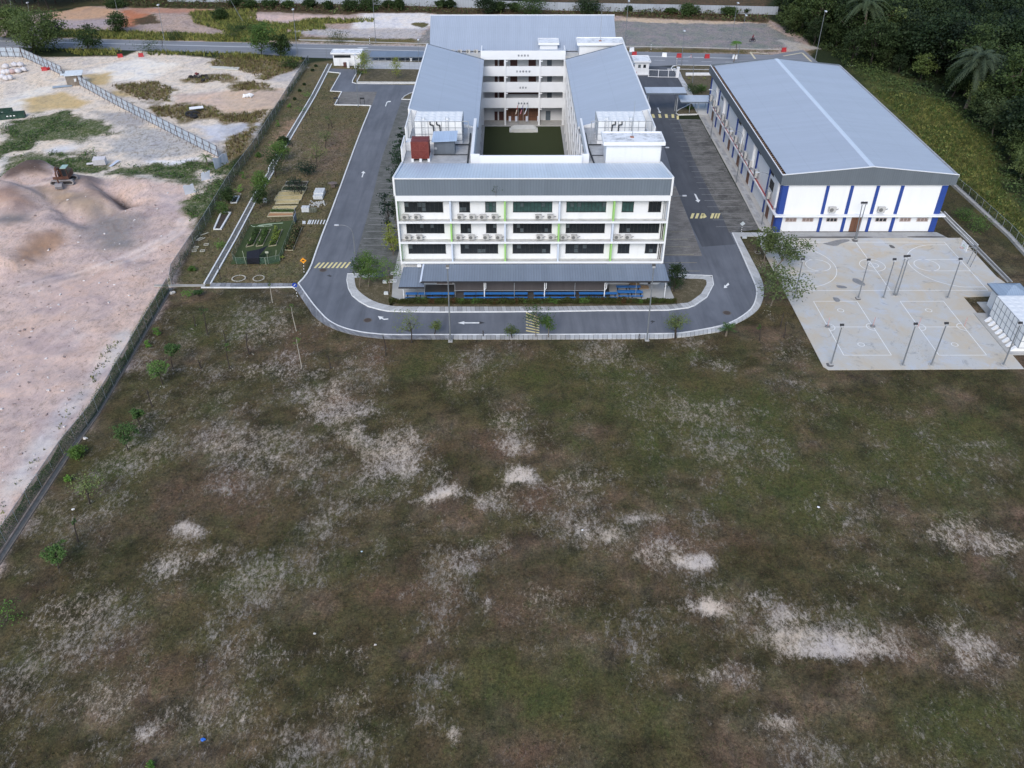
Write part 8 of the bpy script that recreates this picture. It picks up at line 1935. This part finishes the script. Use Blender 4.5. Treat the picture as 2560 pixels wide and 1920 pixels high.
def put_forest(X_, Y_, kind, sc, where, label=None):
    t, used_ = forest_kinds[kind]; loc = (X_, Y_, gz(X_, Y_)-.1)
    lb = label or FLAB[kind]; gr = ('forest trees, ' + where + ', kind like ' + lb.split(' forest')[0].split(' tree')[0])
    if not used_:
        t.location = loc; t.scale = (sc,)*3; t['label'] = lb; t['group'] = gr; forest_kinds[kind][1] = True; return
    dup(t, loc, rnd.uniform(0, 6.28), lb, gr, sc)
fp = [g('J',850,85), g('J',905,185), g('J',1075,262), g('J',1190,335), g('J',1240,385), g('q',330,440), g('q',560,565), g('q',760,650), g('q',880,790), g('q',985,1000), g('q',1110,1180), (150, 95), (215, 150), (235, 330), (100, 330)]
def pinp(x, y, poly):
    c = False; n = len(poly)
    for i_ in range(n):
        (x1, y1), (x2, y2) = poly[i_], poly[(i_+1) % n]
        if (y1 > y) != (y2 > y) and x < (x2-x1)*(y-y1)/(y2-y1)+x1: c = not c
    return c
def in_view(x, y, m_=9, ztop=12):
    for z_ in (0, ztop):
        d = Vector((x, y, z_))-Vector((0, 0, CH)); zc_ = d.dot(FW)
        px, py = 1280+CF*d.dot(RT)/zc_, 960-CF*d.dot(UP)/zc_; mm = m_*CF/zc_
        if -mm < px < 2560+mm and -mm < py < 1920+mm: return True
    return False
pts_ = []
for gxi in np.arange(60, 236, 5.6):
    for gyi in np.arange(90, 332, 6.0):
        x_, y_ = gxi+rnd.uniform(-2,2), gyi+rnd.uniform(-2.2,2.2)
        if pinp(x_, y_, fp) and in_view(x_, y_): pts_.append((x_, y_))
pts_.sort(key=lambda p: (p[0]**2+p[1]**2))
for x_, y_ in pts_[:232]:
    edge = min(math.hypot(x_-p[0], y_-p[1]) for p in fp[:11]) < 7
    kd = rnd.choice((3,5,1,6,3) if edge else (0,1,2,4,0,1,5,2,6,4)); put_forest(x_, y_, kd, rnd.uniform(.75,1.15)*(0.72 if edge else 1), 'wood')
n_back = 0
wA = [Vector((*p, 0)) for p in wb]
for s_ in resample([wA[0]+Vector((-8,2,0))]+wA[1:], 4.2):
    for rr in range(2):
        if n_back < 60: put_forest(s_.x+rnd.uniform(-2,2), s_.y+3.5+rr*5+rnd.uniform(-1,1.5), rnd.choice((0,1,4,5)), rnd.uniform(.7,.95), 'row behind the wall', 'dark tree in the row behind the long grey boundary wall, kind %s' % 'round'); n_back += 1
for x_, y_ in ((60,60),(200,45),(340,50),(480,30),(640,20),(800,10),(960,0),(1120,0),(1280,-5),(130,20),(300,10),(560,-10),(700,-25),(900,-30),(1400,-10),(20,30),(420,75)):
    X_, Y_ = g('F', x_, y_); put_forest(X_, Y_, rnd.choice((0,1,4)), .95, 'far left wood', 'dark tree of the wood beyond the road at the top left corner')
for t, u_ in forest_kinds:
    if not u_: t.location = (120, 260, 0); t['label'] = 'forest tree in the wood behind the hall'
# ground-cover masses
def scatter(polys, dens, rs, reject=None, cap=60000):
    out = []
    for pl in polys:
        px = [p[0] for p in pl]; py = [p[1] for p in pl]; a_ = (max(px)-min(px))*(max(py)-min(py)); n = int(a_*dens)
        X_ = rs.uniform(min(px), max(px), n); Y_ = rs.uniform(min(py), max(py), n)
        for x_, y_ in zip(X_, Y_):
            if pinp(x_, y_, pl): out.append((x_, y_))
    return out[:cap]
def undergrowth(name, polys, dens, hh, leaf, mats, seed, per=5, gap=0):
    rs = np.random.RandomState(seed); pts = scatter(polys, dens, rs); cen = []
    nz = fbm(np.array([p[0] for p in pts]), np.array([p[1] for p in pts]), 3.0, 3, seed)
    for (x_, y_), q_ in zip(pts, nz):
        if q_ < gap: continue
        z0 = gz(x_, y_); h_ = hh*(.15+1.5*max(0, q_-.25))
        for _ in range(per): cen.append((x_+rs.normal()*.25, y_+rs.normal()*.25, z0+rs.uniform(.0, 1)*h_))
    P_ = leaf_arrays(np.array(cen), leaf, .4, .55, rs); mi = rs.randint(0, len(mats), len(cen)) if len(mats) > 1 else None
    o = bpy.data.objects.new(name, quads_mesh(name, P_, mats, mi)); COL.objects.link(o); return tag(o, kind='stuff')
def grass(name, polys, dens, hh, w_, mats, seed, blades=4, filt=None, spread=.12, cap=90000):
    rs = np.random.RandomState(seed); pts = scatter(polys, dens, rs, cap=cap)
    if filt: pts = [p for p in pts if filt(p, rs)]
    n = len(pts)*blades; b_ = np.repeat(np.array(pts), blades, 0); zz = np.repeat(np.array([gz(*p) for p in pts]), blades)
    b_ = b_+rs.normal(size=(n, 2))*spread; a_ = rs.uniform(0, 6.28, n); h_ = hh*rs.uniform(.5, 1.4, n); ww = w_*rs.uniform(.6, 1.3, n)
    dx, dy = np.cos(a_)*ww/2, np.sin(a_)*ww/2; lx, ly = rs.normal(size=n)*h_*.45, rs.normal(size=n)*h_*.45
    P_ = np.stack([np.stack([b_[:,0]-dx, b_[:,1]-dy, zz], 1), np.stack([b_[:,0]+dx, b_[:,1]+dy, zz], 1), np.stack([b_[:,0]+lx, b_[:,1]+ly, zz+h_], 1)], 1).reshape(-1, 3)
    mi = np.repeat(rs.randint(0, len(mats), len(pts)), blades)
    o = bpy.data.objects.new(name, tris_mesh(name, P_, mats, mi)); COL.objects.link(o); return tag(o, kind='stuff')
G_yel = leaf_mat('yellow_green_grass', (.20,.21,.065), .4, .15); G_dry = leaf_mat('dry_straw_grass', (.24,.19,.09), .35, .15); G_olv = leaf_mat('olive_grass', (.075,.080,.028), .45, .1); G_brn = leaf_mat('brown_grass', (.115,.080,.050), .45, .1); G_grn = leaf_mat('green_grass', (.055,.085,.022), .45, .1)
undergrowth('undergrowth', [fp], .45, 2.2, .7, [L_for1, L_for2, L_for1], 5, 6)
undergrowth('undergrowth', [gl('J', [(830,90),(905,185),(1075,262),(1190,335),(1240,390),(1500,560),(1560,540),(1400,330),(1100,200),(950,60)])], 2.0, 2.0, .45, [L_for3, L_for2], 6, 4)
undergrowth('weeds', [gl('q', [(180,400),(430,500),(620,580),(760,660),(890,800),(1000,1010),(1120,1190),(1120,1330),(950,1080),(880,850),(740,740),(600,620),(420,560),(170,470)])], 2.4, 1.6, .42, [L_for3, L_mid, L_dull], 7, 4)
grass('tall_grass', [gl('q', [(180,530),(420,560),(600,600),(750,720),(900,820),(950,1100),(1090,1300),(1090,1480),(860,1250),(690,1060),(400,720)])], 6, .5, .13, [G_grn, G_olv, G_grn, G_yel, G_olv, G_grn], 8, 5)
undergrowth('weeds', [gl('q', [(180,530),(420,560),(600,600),(750,720),(900,820),(950,1100),(1090,1300),(1090,1480),(860,1250),(690,1060),(400,720)])], 1.6, 1.1, .34, [L_mid, L_dull, G_yel, L_dark], 18, 5, .50)
undergrowth('weeds', [[g(*p) for p in pl] for pl in GREENS], 3.6, 1.0, .30, [L_mid, L_dull, L_dark, L_mid, L_bright], 9, 5, .47)
grass('dry_grass', [[g(*p) for p in pl] for pl in DRYS], 3.5, .55, .16, [G_dry, G_yel, G_dry, G_brn], 10, 5)
VERG = [gl('F', [(430,255),(900,260),(1500,285),(2212,310),(2212,362),(1200,342),(640,322),(380,318)]), gl('F', [(1640,100),(2212,80),(2212,330),(1990,280),(1680,200)]), gl('H', [(0,120),(220,130),(240,200),(680,250),(650,330),(800,330),(760,400),(0,420)]), gl('H', [(900,190),(1530,195),(1530,225),(1000,240),(1050,300),(680,330),(650,240)]), gl('F',[(1250,475),(2212,490),(2212,465),(1500,445),(1300,440)]), gl('F',[(500,430),(900,425),(1060,430),(1000,478),(700,478)]), gl('H',[(0,560),(700,590),(830,600),(760,640),(0,600)])]
grass('tall_grass', VERG, 2.6, .75, .22, [G_yel, G_olv, G_yel, G_grn], 11, 5)
undergrowth('scrub', [gl('F', [(900,40),(1250,62),(2212,82),(2212,20),(900,-10)]), gl('H', [(0,40),(1200,60),(2212,75),(2212,125),(1400,125),(1200,150),(500,110),(0,95)]), gl('A', [(300,70),(1600,85),(2400,98),(2400,120),(1700,112),(300,100)]), gl('J', [(0,60),(800,85),(790,125),(0,95)])], 1.2, 2.2, .5, [L_dark, leaf_mat('brown_scrub_leaves', (.085,.055,.035), .4), leaf_mat('brown_scrub_leaves', (.085,.055,.035)), L_dull], 12, 5)
def ffield(p, rs):
    i_ = min(int(np.searchsorted(xs, p[0])), nx-1); j_ = min(int(np.searchsorted(ys, p[1])), ny-1); return rs.rand() > wt[i_, j_]*1.2
grass('lawn_tufts', [[(-42,33),(45,33),(66,93),(22,94),(-18,93),(-30,99),(-48,99)]], 7, .10, .09, [G_olv, G_brn, G_brn, G_olv], 13, 3, ffield, .08, 200000)
grass('lawn_tufts', [gl('O', [(372,612),(640,612),(790,240),(700,180),(668,180),(560,300)])], 7, .12, .12, [G_olv, G_brn, G_brn, G_olv, G_yel], 14, 3, ffield, .08, 100000)
def line_cover(name, line_, n, d0, d1, hh, leaf, mats, seed):
    rs = np.random.RandomState(seed); P_ = resample([Vector((p[0], p[1], 0)) for p in line_], .5); nn = normals2(P_); cen = []
    for _ in range(n):
        k_ = rs.randint(0, len(P_)-1); f_ = rs.rand(); b_ = P_[k_].lerp(P_[k_+1], f_); o_ = rs.uniform(d0, d1); q_ = vnoise(np.array(b_.x*.6+50), np.array(b_.y*.6), 5)
        h_ = hh*(.35+float(q_)*.9)*(1-.75*abs(o_)/max(abs(d0), abs(d1), .01)); cen.append((b_.x+nn[k_].x*o_, b_.y+nn[k_].y*o_, rs.rand()**.8*h_))
    rs2 = rs; A_ = np.array(cen); o = bpy.data.objects.new(name, quads_mesh(name, leaf_arrays(A_, leaf, .2, .5, rs2), mats, rs.randint(0, len(mats), n))); COL.objects.link(o); return tag(o, kind='stuff')
sg_ = 1 if normals2([Vector((*fenceB[0], 0)), Vector((*fenceB[2], 0))])[0].x < 0 else -1
line_cover('fence_creepers', fenceB[:6], 30000, .1*-sg_, .8*sg_, 2.3, .12, [L_for3, L_for2, L_mid, L_dull], 19)
line_cover('fence_creepers', fenceA, 9000, -.2, .1, 1.7, .15, [L_for3, L_for2], 23)
grass('fence_weeds', [gl('m', [(700,180),(820,120),(640,420),(420,700),(250,940),(60,1200),(0,1320),(0,1240),(380,720)])], 2.2, .3, .12, [G_yel, G_grn, G_olv], 15, 4)
# hedges
def hedge(name, label, x0, x1, y0, y1, h, leaf, mats, seed, n, loc=None, rz=0, cat='hedge', base=.0):
    rs = np.random.RandomState(seed); X_ = rs.uniform(x0, x1, n); Y_ = rs.uniform(y0, y1, n); k_ = fbm(X_+100, Y_+100, 1.1, 3, seed)
    top = h*(.72+.6*(k_-.3)); Z_ = base+top*np.sqrt(rs.uniform(.1, 1, n)); Y_ = Y_+(k_-.5)*.3
    P_ = leaf_arrays(np.stack([X_, Y_, Z_], 1), leaf, .3, .6, rs); mi = (fbm(X_+50, Y_, 1.0, 3, seed+5)*len(mats)*1.6-len(mats)*.3+rs.uniform(-.5,.5,n)).clip(0, len(mats)-1).astype(int)
    o = bpy.data.objects.new(name, quads_mesh(name, P_, mats, mi)); COL.objects.link(o)
    if loc: o.location = loc; o.rotation_euler = (0,0,rz)
    return tag(o, label, cat)
L_hed = leaf_mat('hedge_leaves', (.05,.06,.018), .5); L_hbr = leaf_mat('reddish_hedge_leaves', (.085,.05,.022), .4)
hedge('hedge', 'long low clipped olive-green hedge in front of the whole canteen', -16.9, 23.2, 101.6, 102.35, 1.0, .15, [L_hbr, L_hed, L_hed, L_hed, L_mid], 3, 36000, base=.08)
# ------------------------------------------------------------------ gardens on the left lawn
def quadbed(label, pts, fill, frame, h=.16, fill_h=.1, plants=None):
    P0 = gl('o', pts); c = (sum(p[0] for p in P0)/4, sum(p[1] for p in P0)/4); t = thing('raised_bed', label, 'raised bed', (c[0], c[1], 0), 0, 'raised beds on the left lawn')
    L_ = [(p[0]-c[0], p[1]-c[1]) for p in P0]; mb = MB(); ribbon(mb, L_+[L_[0]], -.07, .07, 0, h); mb.build('frame', frame, t)
    mb = MB(); mb.poly(L_, 0, fill_h); mb.build('soil', fill, t)
    if plants:
        rs = np.random.RandomState(int(pts[0][0])); n = plants; f1, f2 = rs.rand(n), rs.rand(n)
        A4 = np.array(L_); q_ = A4[0]*(1-f1)[:,None]*(1-f2)[:,None]+A4[1]*f1[:,None]*(1-f2)[:,None]+A4[2]*(f1*f2)[:,None]+A4[3]*((1-f1)*f2)[:,None]
        P_ = leaf_arrays(np.concatenate([q_, (fill_h+rs.rand(n)*.25)[:,None]], 1), .16, .3, .5, rs); c_ = bpy.data.objects.new('plants', quads_mesh('plants', P_, L_mid)); COL.objects.link(c_); c_.parent = t
M_bed = mat('pale_timber_frame', (.42,.38,.26), .85, .2, 3); M_bsand = mat('yellow_sand_fill', (.50,.40,.20), .95, .15, 2); M_bora = mat('orange_soil_fill', (.38,.20,.10), .95, .15, 2); M_bdark = mat('dark_soil', (.055,.042,.03), .95, .3, 2); M_bgrey = mat('grey_timber_frame', (.30,.28,.25), .9, .2, 3)
for lb, pts, f_, fr, pl in (('top raised bed, dark and hollow with a grey frame under the bluish sapling',[(1130,95),(1475,95),(1440,155),(1100,155)],M_bdark,M_bgrey,60),('second raised bed from the top with weeds and pale frame',[(1080,170),(1455,180),(1425,245),(1045,240)],M_bdark,M_bed,260),
  ('third raised bed from the top filled with pale yellow sand',[(1015,262),(1420,255),(1385,315),(980,320)],M_bsand,M_bed,30),('fourth raised bed from the top, widest one filled with yellow sand',[(965,325),(1385,318),(1360,385),(930,390)],M_bsand,M_bed,50),
  ('fifth raised bed from the top, shorter and filled with yellow sand',[(970,400),(1335,398),(1315,440),(945,450)],M_bsand,M_bed,20),('sixth raised bed from the top filled with darker sand',[(925,490),(1300,485),(1255,535),(900,525)],M_bsand,M_bed,20),
  ('seventh raised bed full of green seedlings with a pale frame',[(890,545),(1260,548),(1230,590),(865,590)],M_bdark,M_bed,900),('lowest raised bed filled with orange soil',[(855,600),(1235,602),(1225,640),(820,655)],M_bora,M_bed,0)):
    quadbed(lb, pts, f_, fr, plants=pl)
def framebed(label, v, pts, w_=.13, h=.22, soil=True, name='garden_bed'):
    P0 = gl(v, pts); c = P0[0]; t = thing(name, label, 'garden bed', (c[0], c[1], 0)); L_ = [(p[0]-c[0], p[1]-c[1]) for p in P0]
    mb = MB(); ribbon(mb, L_+[L_[0]], -w_, w_, 0, h); mb.build('frame', M_kerb, t)
    if soil: mb = MB(); mb.poly(L_, 0, .08); mb.build('soil', M_bdark, t)
framebed('long white block frame filled with dark soil beside the mesh fence', 'I', [(378,820),(472,820),(372,990),(305,990)])
framebed('small white block frame below the stout dark bushy tree', 'I', [(510,660),(560,655),(530,720),(475,722)], .1, .2)
for k_, (v, x_, y_, rx, ry, lb) in enumerate((('n',948,1082,112,52,'left stone ring with yellow grass below the netted garden'),('n',1292,1080,92,50,'right stone ring with sparse shoots below the netted garden'),('I',540,635,35,14,'small stone ring above the small white block frame'),('z',300,400,35,18,'stone ring round a sapling on the right verge'))):
    c = g(v, x_, y_); r1 = abs(g(v, x_+rx, y_)[0]-c[0]); r2 = abs(g(v, x_, y_+ry)[1]-c[1]); mb = MB(); R4 = random.Random(k_)
    for j_ in range(26): a_ = 2*math.pi*j_/26; mb.blob((r1*math.cos(a_), r2*math.sin(a_), .06), r1*.13, j_, 1, .3, (1,1,.7))
    o = mb.build('stone_ring', mat('pale_ring_stones', (.38,.36,.31), .9, .2, 4)); o.location = (c[0], c[1], 0); tag(o, lb, 'stone ring')
for k_, (v, bx, by, r_) in enumerate((('Y',1155,535,.55),('Y',1190,925,.5),('Y',905,238,.5),('Y',112,478,.55),('z',430,1220,.6),('z',365,565,.5),('z',455,1120,.4),('m',1140,325,.35),('m',1080,450,.35),('m',850,862,.4),('m',940,715,.4),('k',745,762,.3),('Y',672,765,.45),('Y',470,905,.35),('Y',1505,905,.35))):
    c = g(v, bx, by); mb = MB(); R4 = random.Random(k_)
    for j_ in range(8): a_ = R4.uniform(0,6.3); mb.blob((r_*math.cos(a_)*R4.uniform(.8,1.1), r_*math.sin(a_)*R4.uniform(.8,1.1), .02), R4.uniform(.04,.09), j_, 1, .3, (1,1,.6))
    o = mb.build('stone_ring', mat('dull_ring_stones', (.27,.25,.20), .9, .3, 4)); o.location = (c[0], c[1], gz(*c)); tag(o, 'loose ring of pale stones round the foot of a field sapling', 'stone ring', 'stone rings round the saplings')
# netted vegetable garden
ngp = gl('o', [(235,1405),(1008,1402),(1290,700),(545,775)]); patch('garden_lawn', ngp, -.02, M_lawnG, .02)
def rowbed(label, pts, n, mats, leaf=.2, h=.7):
    P0 = gl('o', pts); c = P0[0]; L_ = np.array([(p[0]-c[0], p[1]-c[1]) for p in P0]); t = thing('vegetable_row', label, 'plant row', (c[0], c[1], .02)); rs = np.random.RandomState(n+int(pts[0][0]))
    mb = MB(); mb.poly([tuple(p) for p in L_], 0, .1); mb.build('soil', M_bdark, t); mb = MB(); LL = [tuple(p) for p in L_]; ribbon(mb, LL+[LL[0]], -.04, .04, 0, .14); mb.build('edging', M_bed, t)
    f1, f2 = rs.rand(n), rs.rand(n); q_ = L_[0]*((1-f1)*(1-f2))[:,None]+L_[1]*(f1*(1-f2))[:,None]+L_[2]*(f1*f2)[:,None]+L_[3]*((1-f1)*f2)[:,None]
    kz = fbm(q_[:,0]+20, q_[:,1]+20, .8, 2, 3); keep = kz > .36; q_ = q_[keep]; kz = kz[keep]
    P_ = leaf_arrays(np.concatenate([q_, (.1+rs.rand(len(q_))*h*(kz*1.5))[:,None]], 1), leaf, .3, .5, rs); mi = rs.randint(0, len(mats), len(q_)); c_ = bpy.data.objects.new('plants', quads_mesh('plants', P_, mats, mi)); COL.objects.link(c_); c_.parent = t
rowbed('left vegetable row inside the netted garden', [(640,860),(720,862),(600,1110),(480,1140)], 1500, [L_dark, L_mid]); rowbed('middle vegetable row inside the netted garden', [(790,860),(875,862),(745,1115),(640,1130)], 1500, [L_mid, L_dark]); rowbed('right vegetable row inside the netted garden', [(950,860),(1060,862),(960,1110),(840,1130)], 1800, [L_mid, L_dark, L_yel])
L_cr = leaf_mat('cream_leaves', (.32,.27,.12), .35); L_rd = leaf_mat('maroon_leaves', (.10,.05,.035), .4)
rowbed('bushy hedge row of cream, red and green leaves outside the netted garden', [(1260,830),(1375,825),(1225,1195),(1105,1190)], 3600, [L_cr, L_rd, L_mid, L_dark], .24, 1.0)
ngo = (ngp[0][0], ngp[0][1])
railing('garden_net_fence', 'low green net fence round the vegetable garden', None, [ngp[3], ngp[0], ngp[1], ngp[2]], 1.15, 15, mat('thin_garden_post', (.25,.27,.22), .8), .025, (.95,), net=mesh_mat('green_garden_net', (.05,.10,.07), cover=.42))
mb = MB(); z_ = 1.5
pA = [g('o', 490, 1205, z_), g('o', 690, 1165, z_), g('o', 825, 1112, 1.2), g('o', 690, 1265, z_-.2), g('o', 690, 1300, z_-.3), g('o', 485, 1310, z_-.2)]
mb.add([(pA[0][0],pA[0][1],z_),(pA[1][0],pA[1][1],z_),(pA[2][0],pA[2][1],1.2),(pA[3][0],pA[3][1],z_-.2),(pA[4][0],pA[4][1],z_-.35),(pA[5][0],pA[5][1],z_-.25)], [(0,5,4,1),(1,4,3),(1,3,2)])
b0, b1 = g('o', 498, 1402, .05), g('o', 690, 1402, .05); mb.add([(pA[5][0],pA[5][1],z_-.25),(pA[4][0],pA[4][1],z_-.35),(b1[0],b1[1],.05),(b0[0],b0[1],.05)], [(0,1,2,3)])
o = mb.build('shade_net', mat('black_shade_net', (.012,.013,.02), .9, .3, 4)); o.modifiers.new('s','SOLIDIFY').thickness = .02; tag(o, 'black shade net stretched over the near side of the netted garden', 'shade net')
for k_, (bx, by, tx, ty) in enumerate(((482,1415,420,1195),(800,1425,775,1300),(825,1335,810,1215),(945,1335,960,1180),(410,1000,395,870),(1000,940,990,780))):
    X_, Y_, dx, h = aim('o', bx, by, tx, ty); mb = MB(); mb.tube((0,0,0),(dx,0,min(h, 2.6)),.03,n=5)
    if k_ == 2: mb.obox((dx, -.05, min(h,2.6)), (.5,.05,.3))
    o = mb.build('garden_stake', mat('pale_bamboo', (.40,.42,.32), .8) if k_ < 4 else M_bk); o.location = (X_, Y_, 0); tag(o, 'slim garden stake %s' % ('leaning left of the black shade net','below the right part of the net','with a small white tag inside the garden','leaning at the right end of the garden','black, at the left net corner','black, above the right vegetable row')[k_], 'stake')
# stepping kerb bars
for k_, (x_, wv) in enumerate(((1388,26),(1418,18),(1465,22),(1492,22),(1530,22),(1572,20),(1614,20),(1664,20),(1712,20))):
    P0 = gl('o', [(x_-8,768),(x_+wv-10,768),(x_+wv+16,706),(x_+18,706)] if k_ > 1 else [(x_-8,768),(x_+wv-8,766),(x_+wv-6,726),(x_-10,722)]); mb = MB(); c = P0[0]; mb.poly([(p[0]-c[0], p[1]-c[1]) for p in P0], 0, .08)
    o = mb.build('stepping_slab', mat('white_stepping_slab', (.66,.67,.66), .8, .08)); o.location = (c[0], c[1], 0); tag(o, 'white stepping slab between garden and driveway, %s from the left' % ORD[k_], 'slab', 'white stepping slabs')
def stack(label, v, x_, y_, rows_, rz=.0):
    X_, Y_ = g(v, x_, y_); t = thing('block_stack', label, 'blocks', (X_, Y_, 0), rz); mb = MB()
    for k_ in range(rows_[2]):
        for i_ in range(rows_[0]):
            for j_ in range(rows_[1]): mb.obox((i_*.42-rows_[0]*.21+rnd.uniform(-.02,.02), j_*.3+.15+rnd.uniform(-.02,.02), .11+k_*.21), (.4,.28,.2), rnd.uniform(-.04,.04))
    mb.build('blocks', mat('pale_grey_blocks', (.55,.57,.58), .9, .12, 3), t)
stack('tall stack of pale grey concrete blocks on the left lawn', 'o', 1660, 340, (4,7,4)); stack('lower stack of pale grey blocks at the foot of the tall stack', 'o', 1648, 375, (4,3,3)); stack('separate pale grey block stack left of the leaning tiles', 'o', 1448, 580, (3,3,4))
simple('leaning_tiles', 'greenish paving tiles leaning beside the separate block stack', 'tiles', lambda m_: [m_.obox((.28*k_, 0, .42), (.5,.08,.85), .9, .25) for k_ in range(4)], mat('greenish_tiles', (.24,.25,.20), .9, .2, 3), (*g('o',1510,580), 0))
simple('gravel_heap', 'low heap of pale broken gravel beside the block stacks', 'gravel', lambda m_: [m_.blob((rnd.gauss(0,.7), rnd.gauss(0,.55), .06), rnd.uniform(.08,.2), k_, 1, .3) for k_ in range(60)], mat('pale_gravel', (.42,.42,.40), .9, .2, 4), (*g('o',1620,450), 0))
simple('stone_table', 'small dark stone table with a rough top beside the left driveway', 'table', lambda m_: (m_.blob((0,0,.75), .75, 8, 2, .15, (1.1,.8,.16)), m_.obox((0,0,.35),(.7,.5,.7),.2)), mat('dark_weathered_stone', (.15,.12,.11), .9, .4, 4), (*g('o',1868,175), 0))
simple('white_boulder', 'small white boulder at the foot of the young lawn tree', 'stone', lambda m_: m_.blob((0,0,.25), .4, 12, 2, .2), mat('white_stone', (.66,.64,.6), .9), (*g('o',780,415), 0))
for k_, (x_, y_, lb) in enumerate(((1165,690,'white box by the dense trees in the left lawn corner, nearer the trees'),(1185,870,'white split box at the foot of the wide dense tree'))): 
    simple('white_box', lb, 'box', lambda m_: (m_.box(-.3,.3,-.22,.22,0,.3), m_.box(-.24,.24,-.16,.16,.302,.36)), mat('grey_white_box', (.52,.54,.54), .7), (*g('k',x_,y_), .09))
for k_, (x_, y_) in enumerate(((1320,545),(1290,668))): simple('drain_frame', 'white rectangular drain frame beside the canteen wall, %s' % ('upper','lower')[k_], 'drain frame', lambda m_: (m_.box(-.6,.6,-.35,-.25,0,.12), m_.box(-.6,.6,.25,.35,0,.12), m_.box(-.6,-.5,-.25,.25,0,.12), m_.box(.5,.6,-.25,.25,0,.12)), M_wht2, (*g('k',x_,y_), .09))
for k_, (x_, y_) in enumerate(((1918,110+80) if False else (115,192),)): simple('white_box', 'small pale box on the grass at the inner corner of the right kerb slabs', 'box', lambda m_: m_.box(-.35,.35,-.25,.25,0,.2), MATS['grey_white_box'], (*g('z',x_,y_), 0))
for k_, (x_, y_, rz) in enumerate(((215,370,.3),(240,410,.5),(275,410,.6),(310,420,.7),(360,330,.9),(160,450,.4),(210,545,0),(320,605,.1),(385,495,.1),(178,605,.2))):
    X_, Y_ = g('n', x_, y_)
    if k_ < 6: simple('plank', 'pale plank in the loose pile by the mesh fence, %s piece' % ORD[k_], 'plank', lambda m_: m_.obox((0,0,.1+.03*k_), (.12,1.3,.05), 0, .06), mat('pale_plank', (.50,.48,.40), .9, .15), (X_, Y_, 0), -rz)
    else: simple('small_frame', 'small square pale frame on the lawn below the plank pile, %s of four' % ORD[k_-6], 'frame', lambda m_: (m_.box(-.35,.35,-.3,-.24,0,.1), m_.box(-.35,.35,.24,.3,0,.1), m_.box(-.35,-.29,-.24,.24,0,.1), m_.box(.29,.35,-.24,.24,0,.1)), MATS['pale_plank'], (X_, Y_, 0), rz)
mb = MB(); hp = [(*p, .06) for p in gl('o', [(1070,755),(900,765),(760,778),(650,800),(720,812),(860,805),(905,790),(890,778),(760,790),(600,820),(560,790)])]; c0 = hp[0]
mb.path([(p[0]-c0[0], p[1]-c0[1], p[2]) for p in [tuple(v_) for v_ in smooth_line(hp, 2)]], .035, 5); o = mb.build('garden_hose', mat('pale_green_hose', (.45,.55,.42), .6)); o.location = (c0[0], c0[1], 0); tag(o, 'pale green garden hose looping along the top of the netted garden', 'hose')
simple('garden_banner', 'narrow blue and white banner standing at the right corner of the garden net', 'banner', lambda m_: (m_.box(-.02,.02,-1.6,0,.0,1.3), m_.tube((0,0,0),(0,0,2.2),.03,n=5), m_.add([(0,0,1.2),(0,0,2.2),(0,-.5,1.3)], [(0,1,2)])), mat('blue_white_cloth', (.40,.44,.56), .8, .4, 3), (*g('o',1285,700), 0))
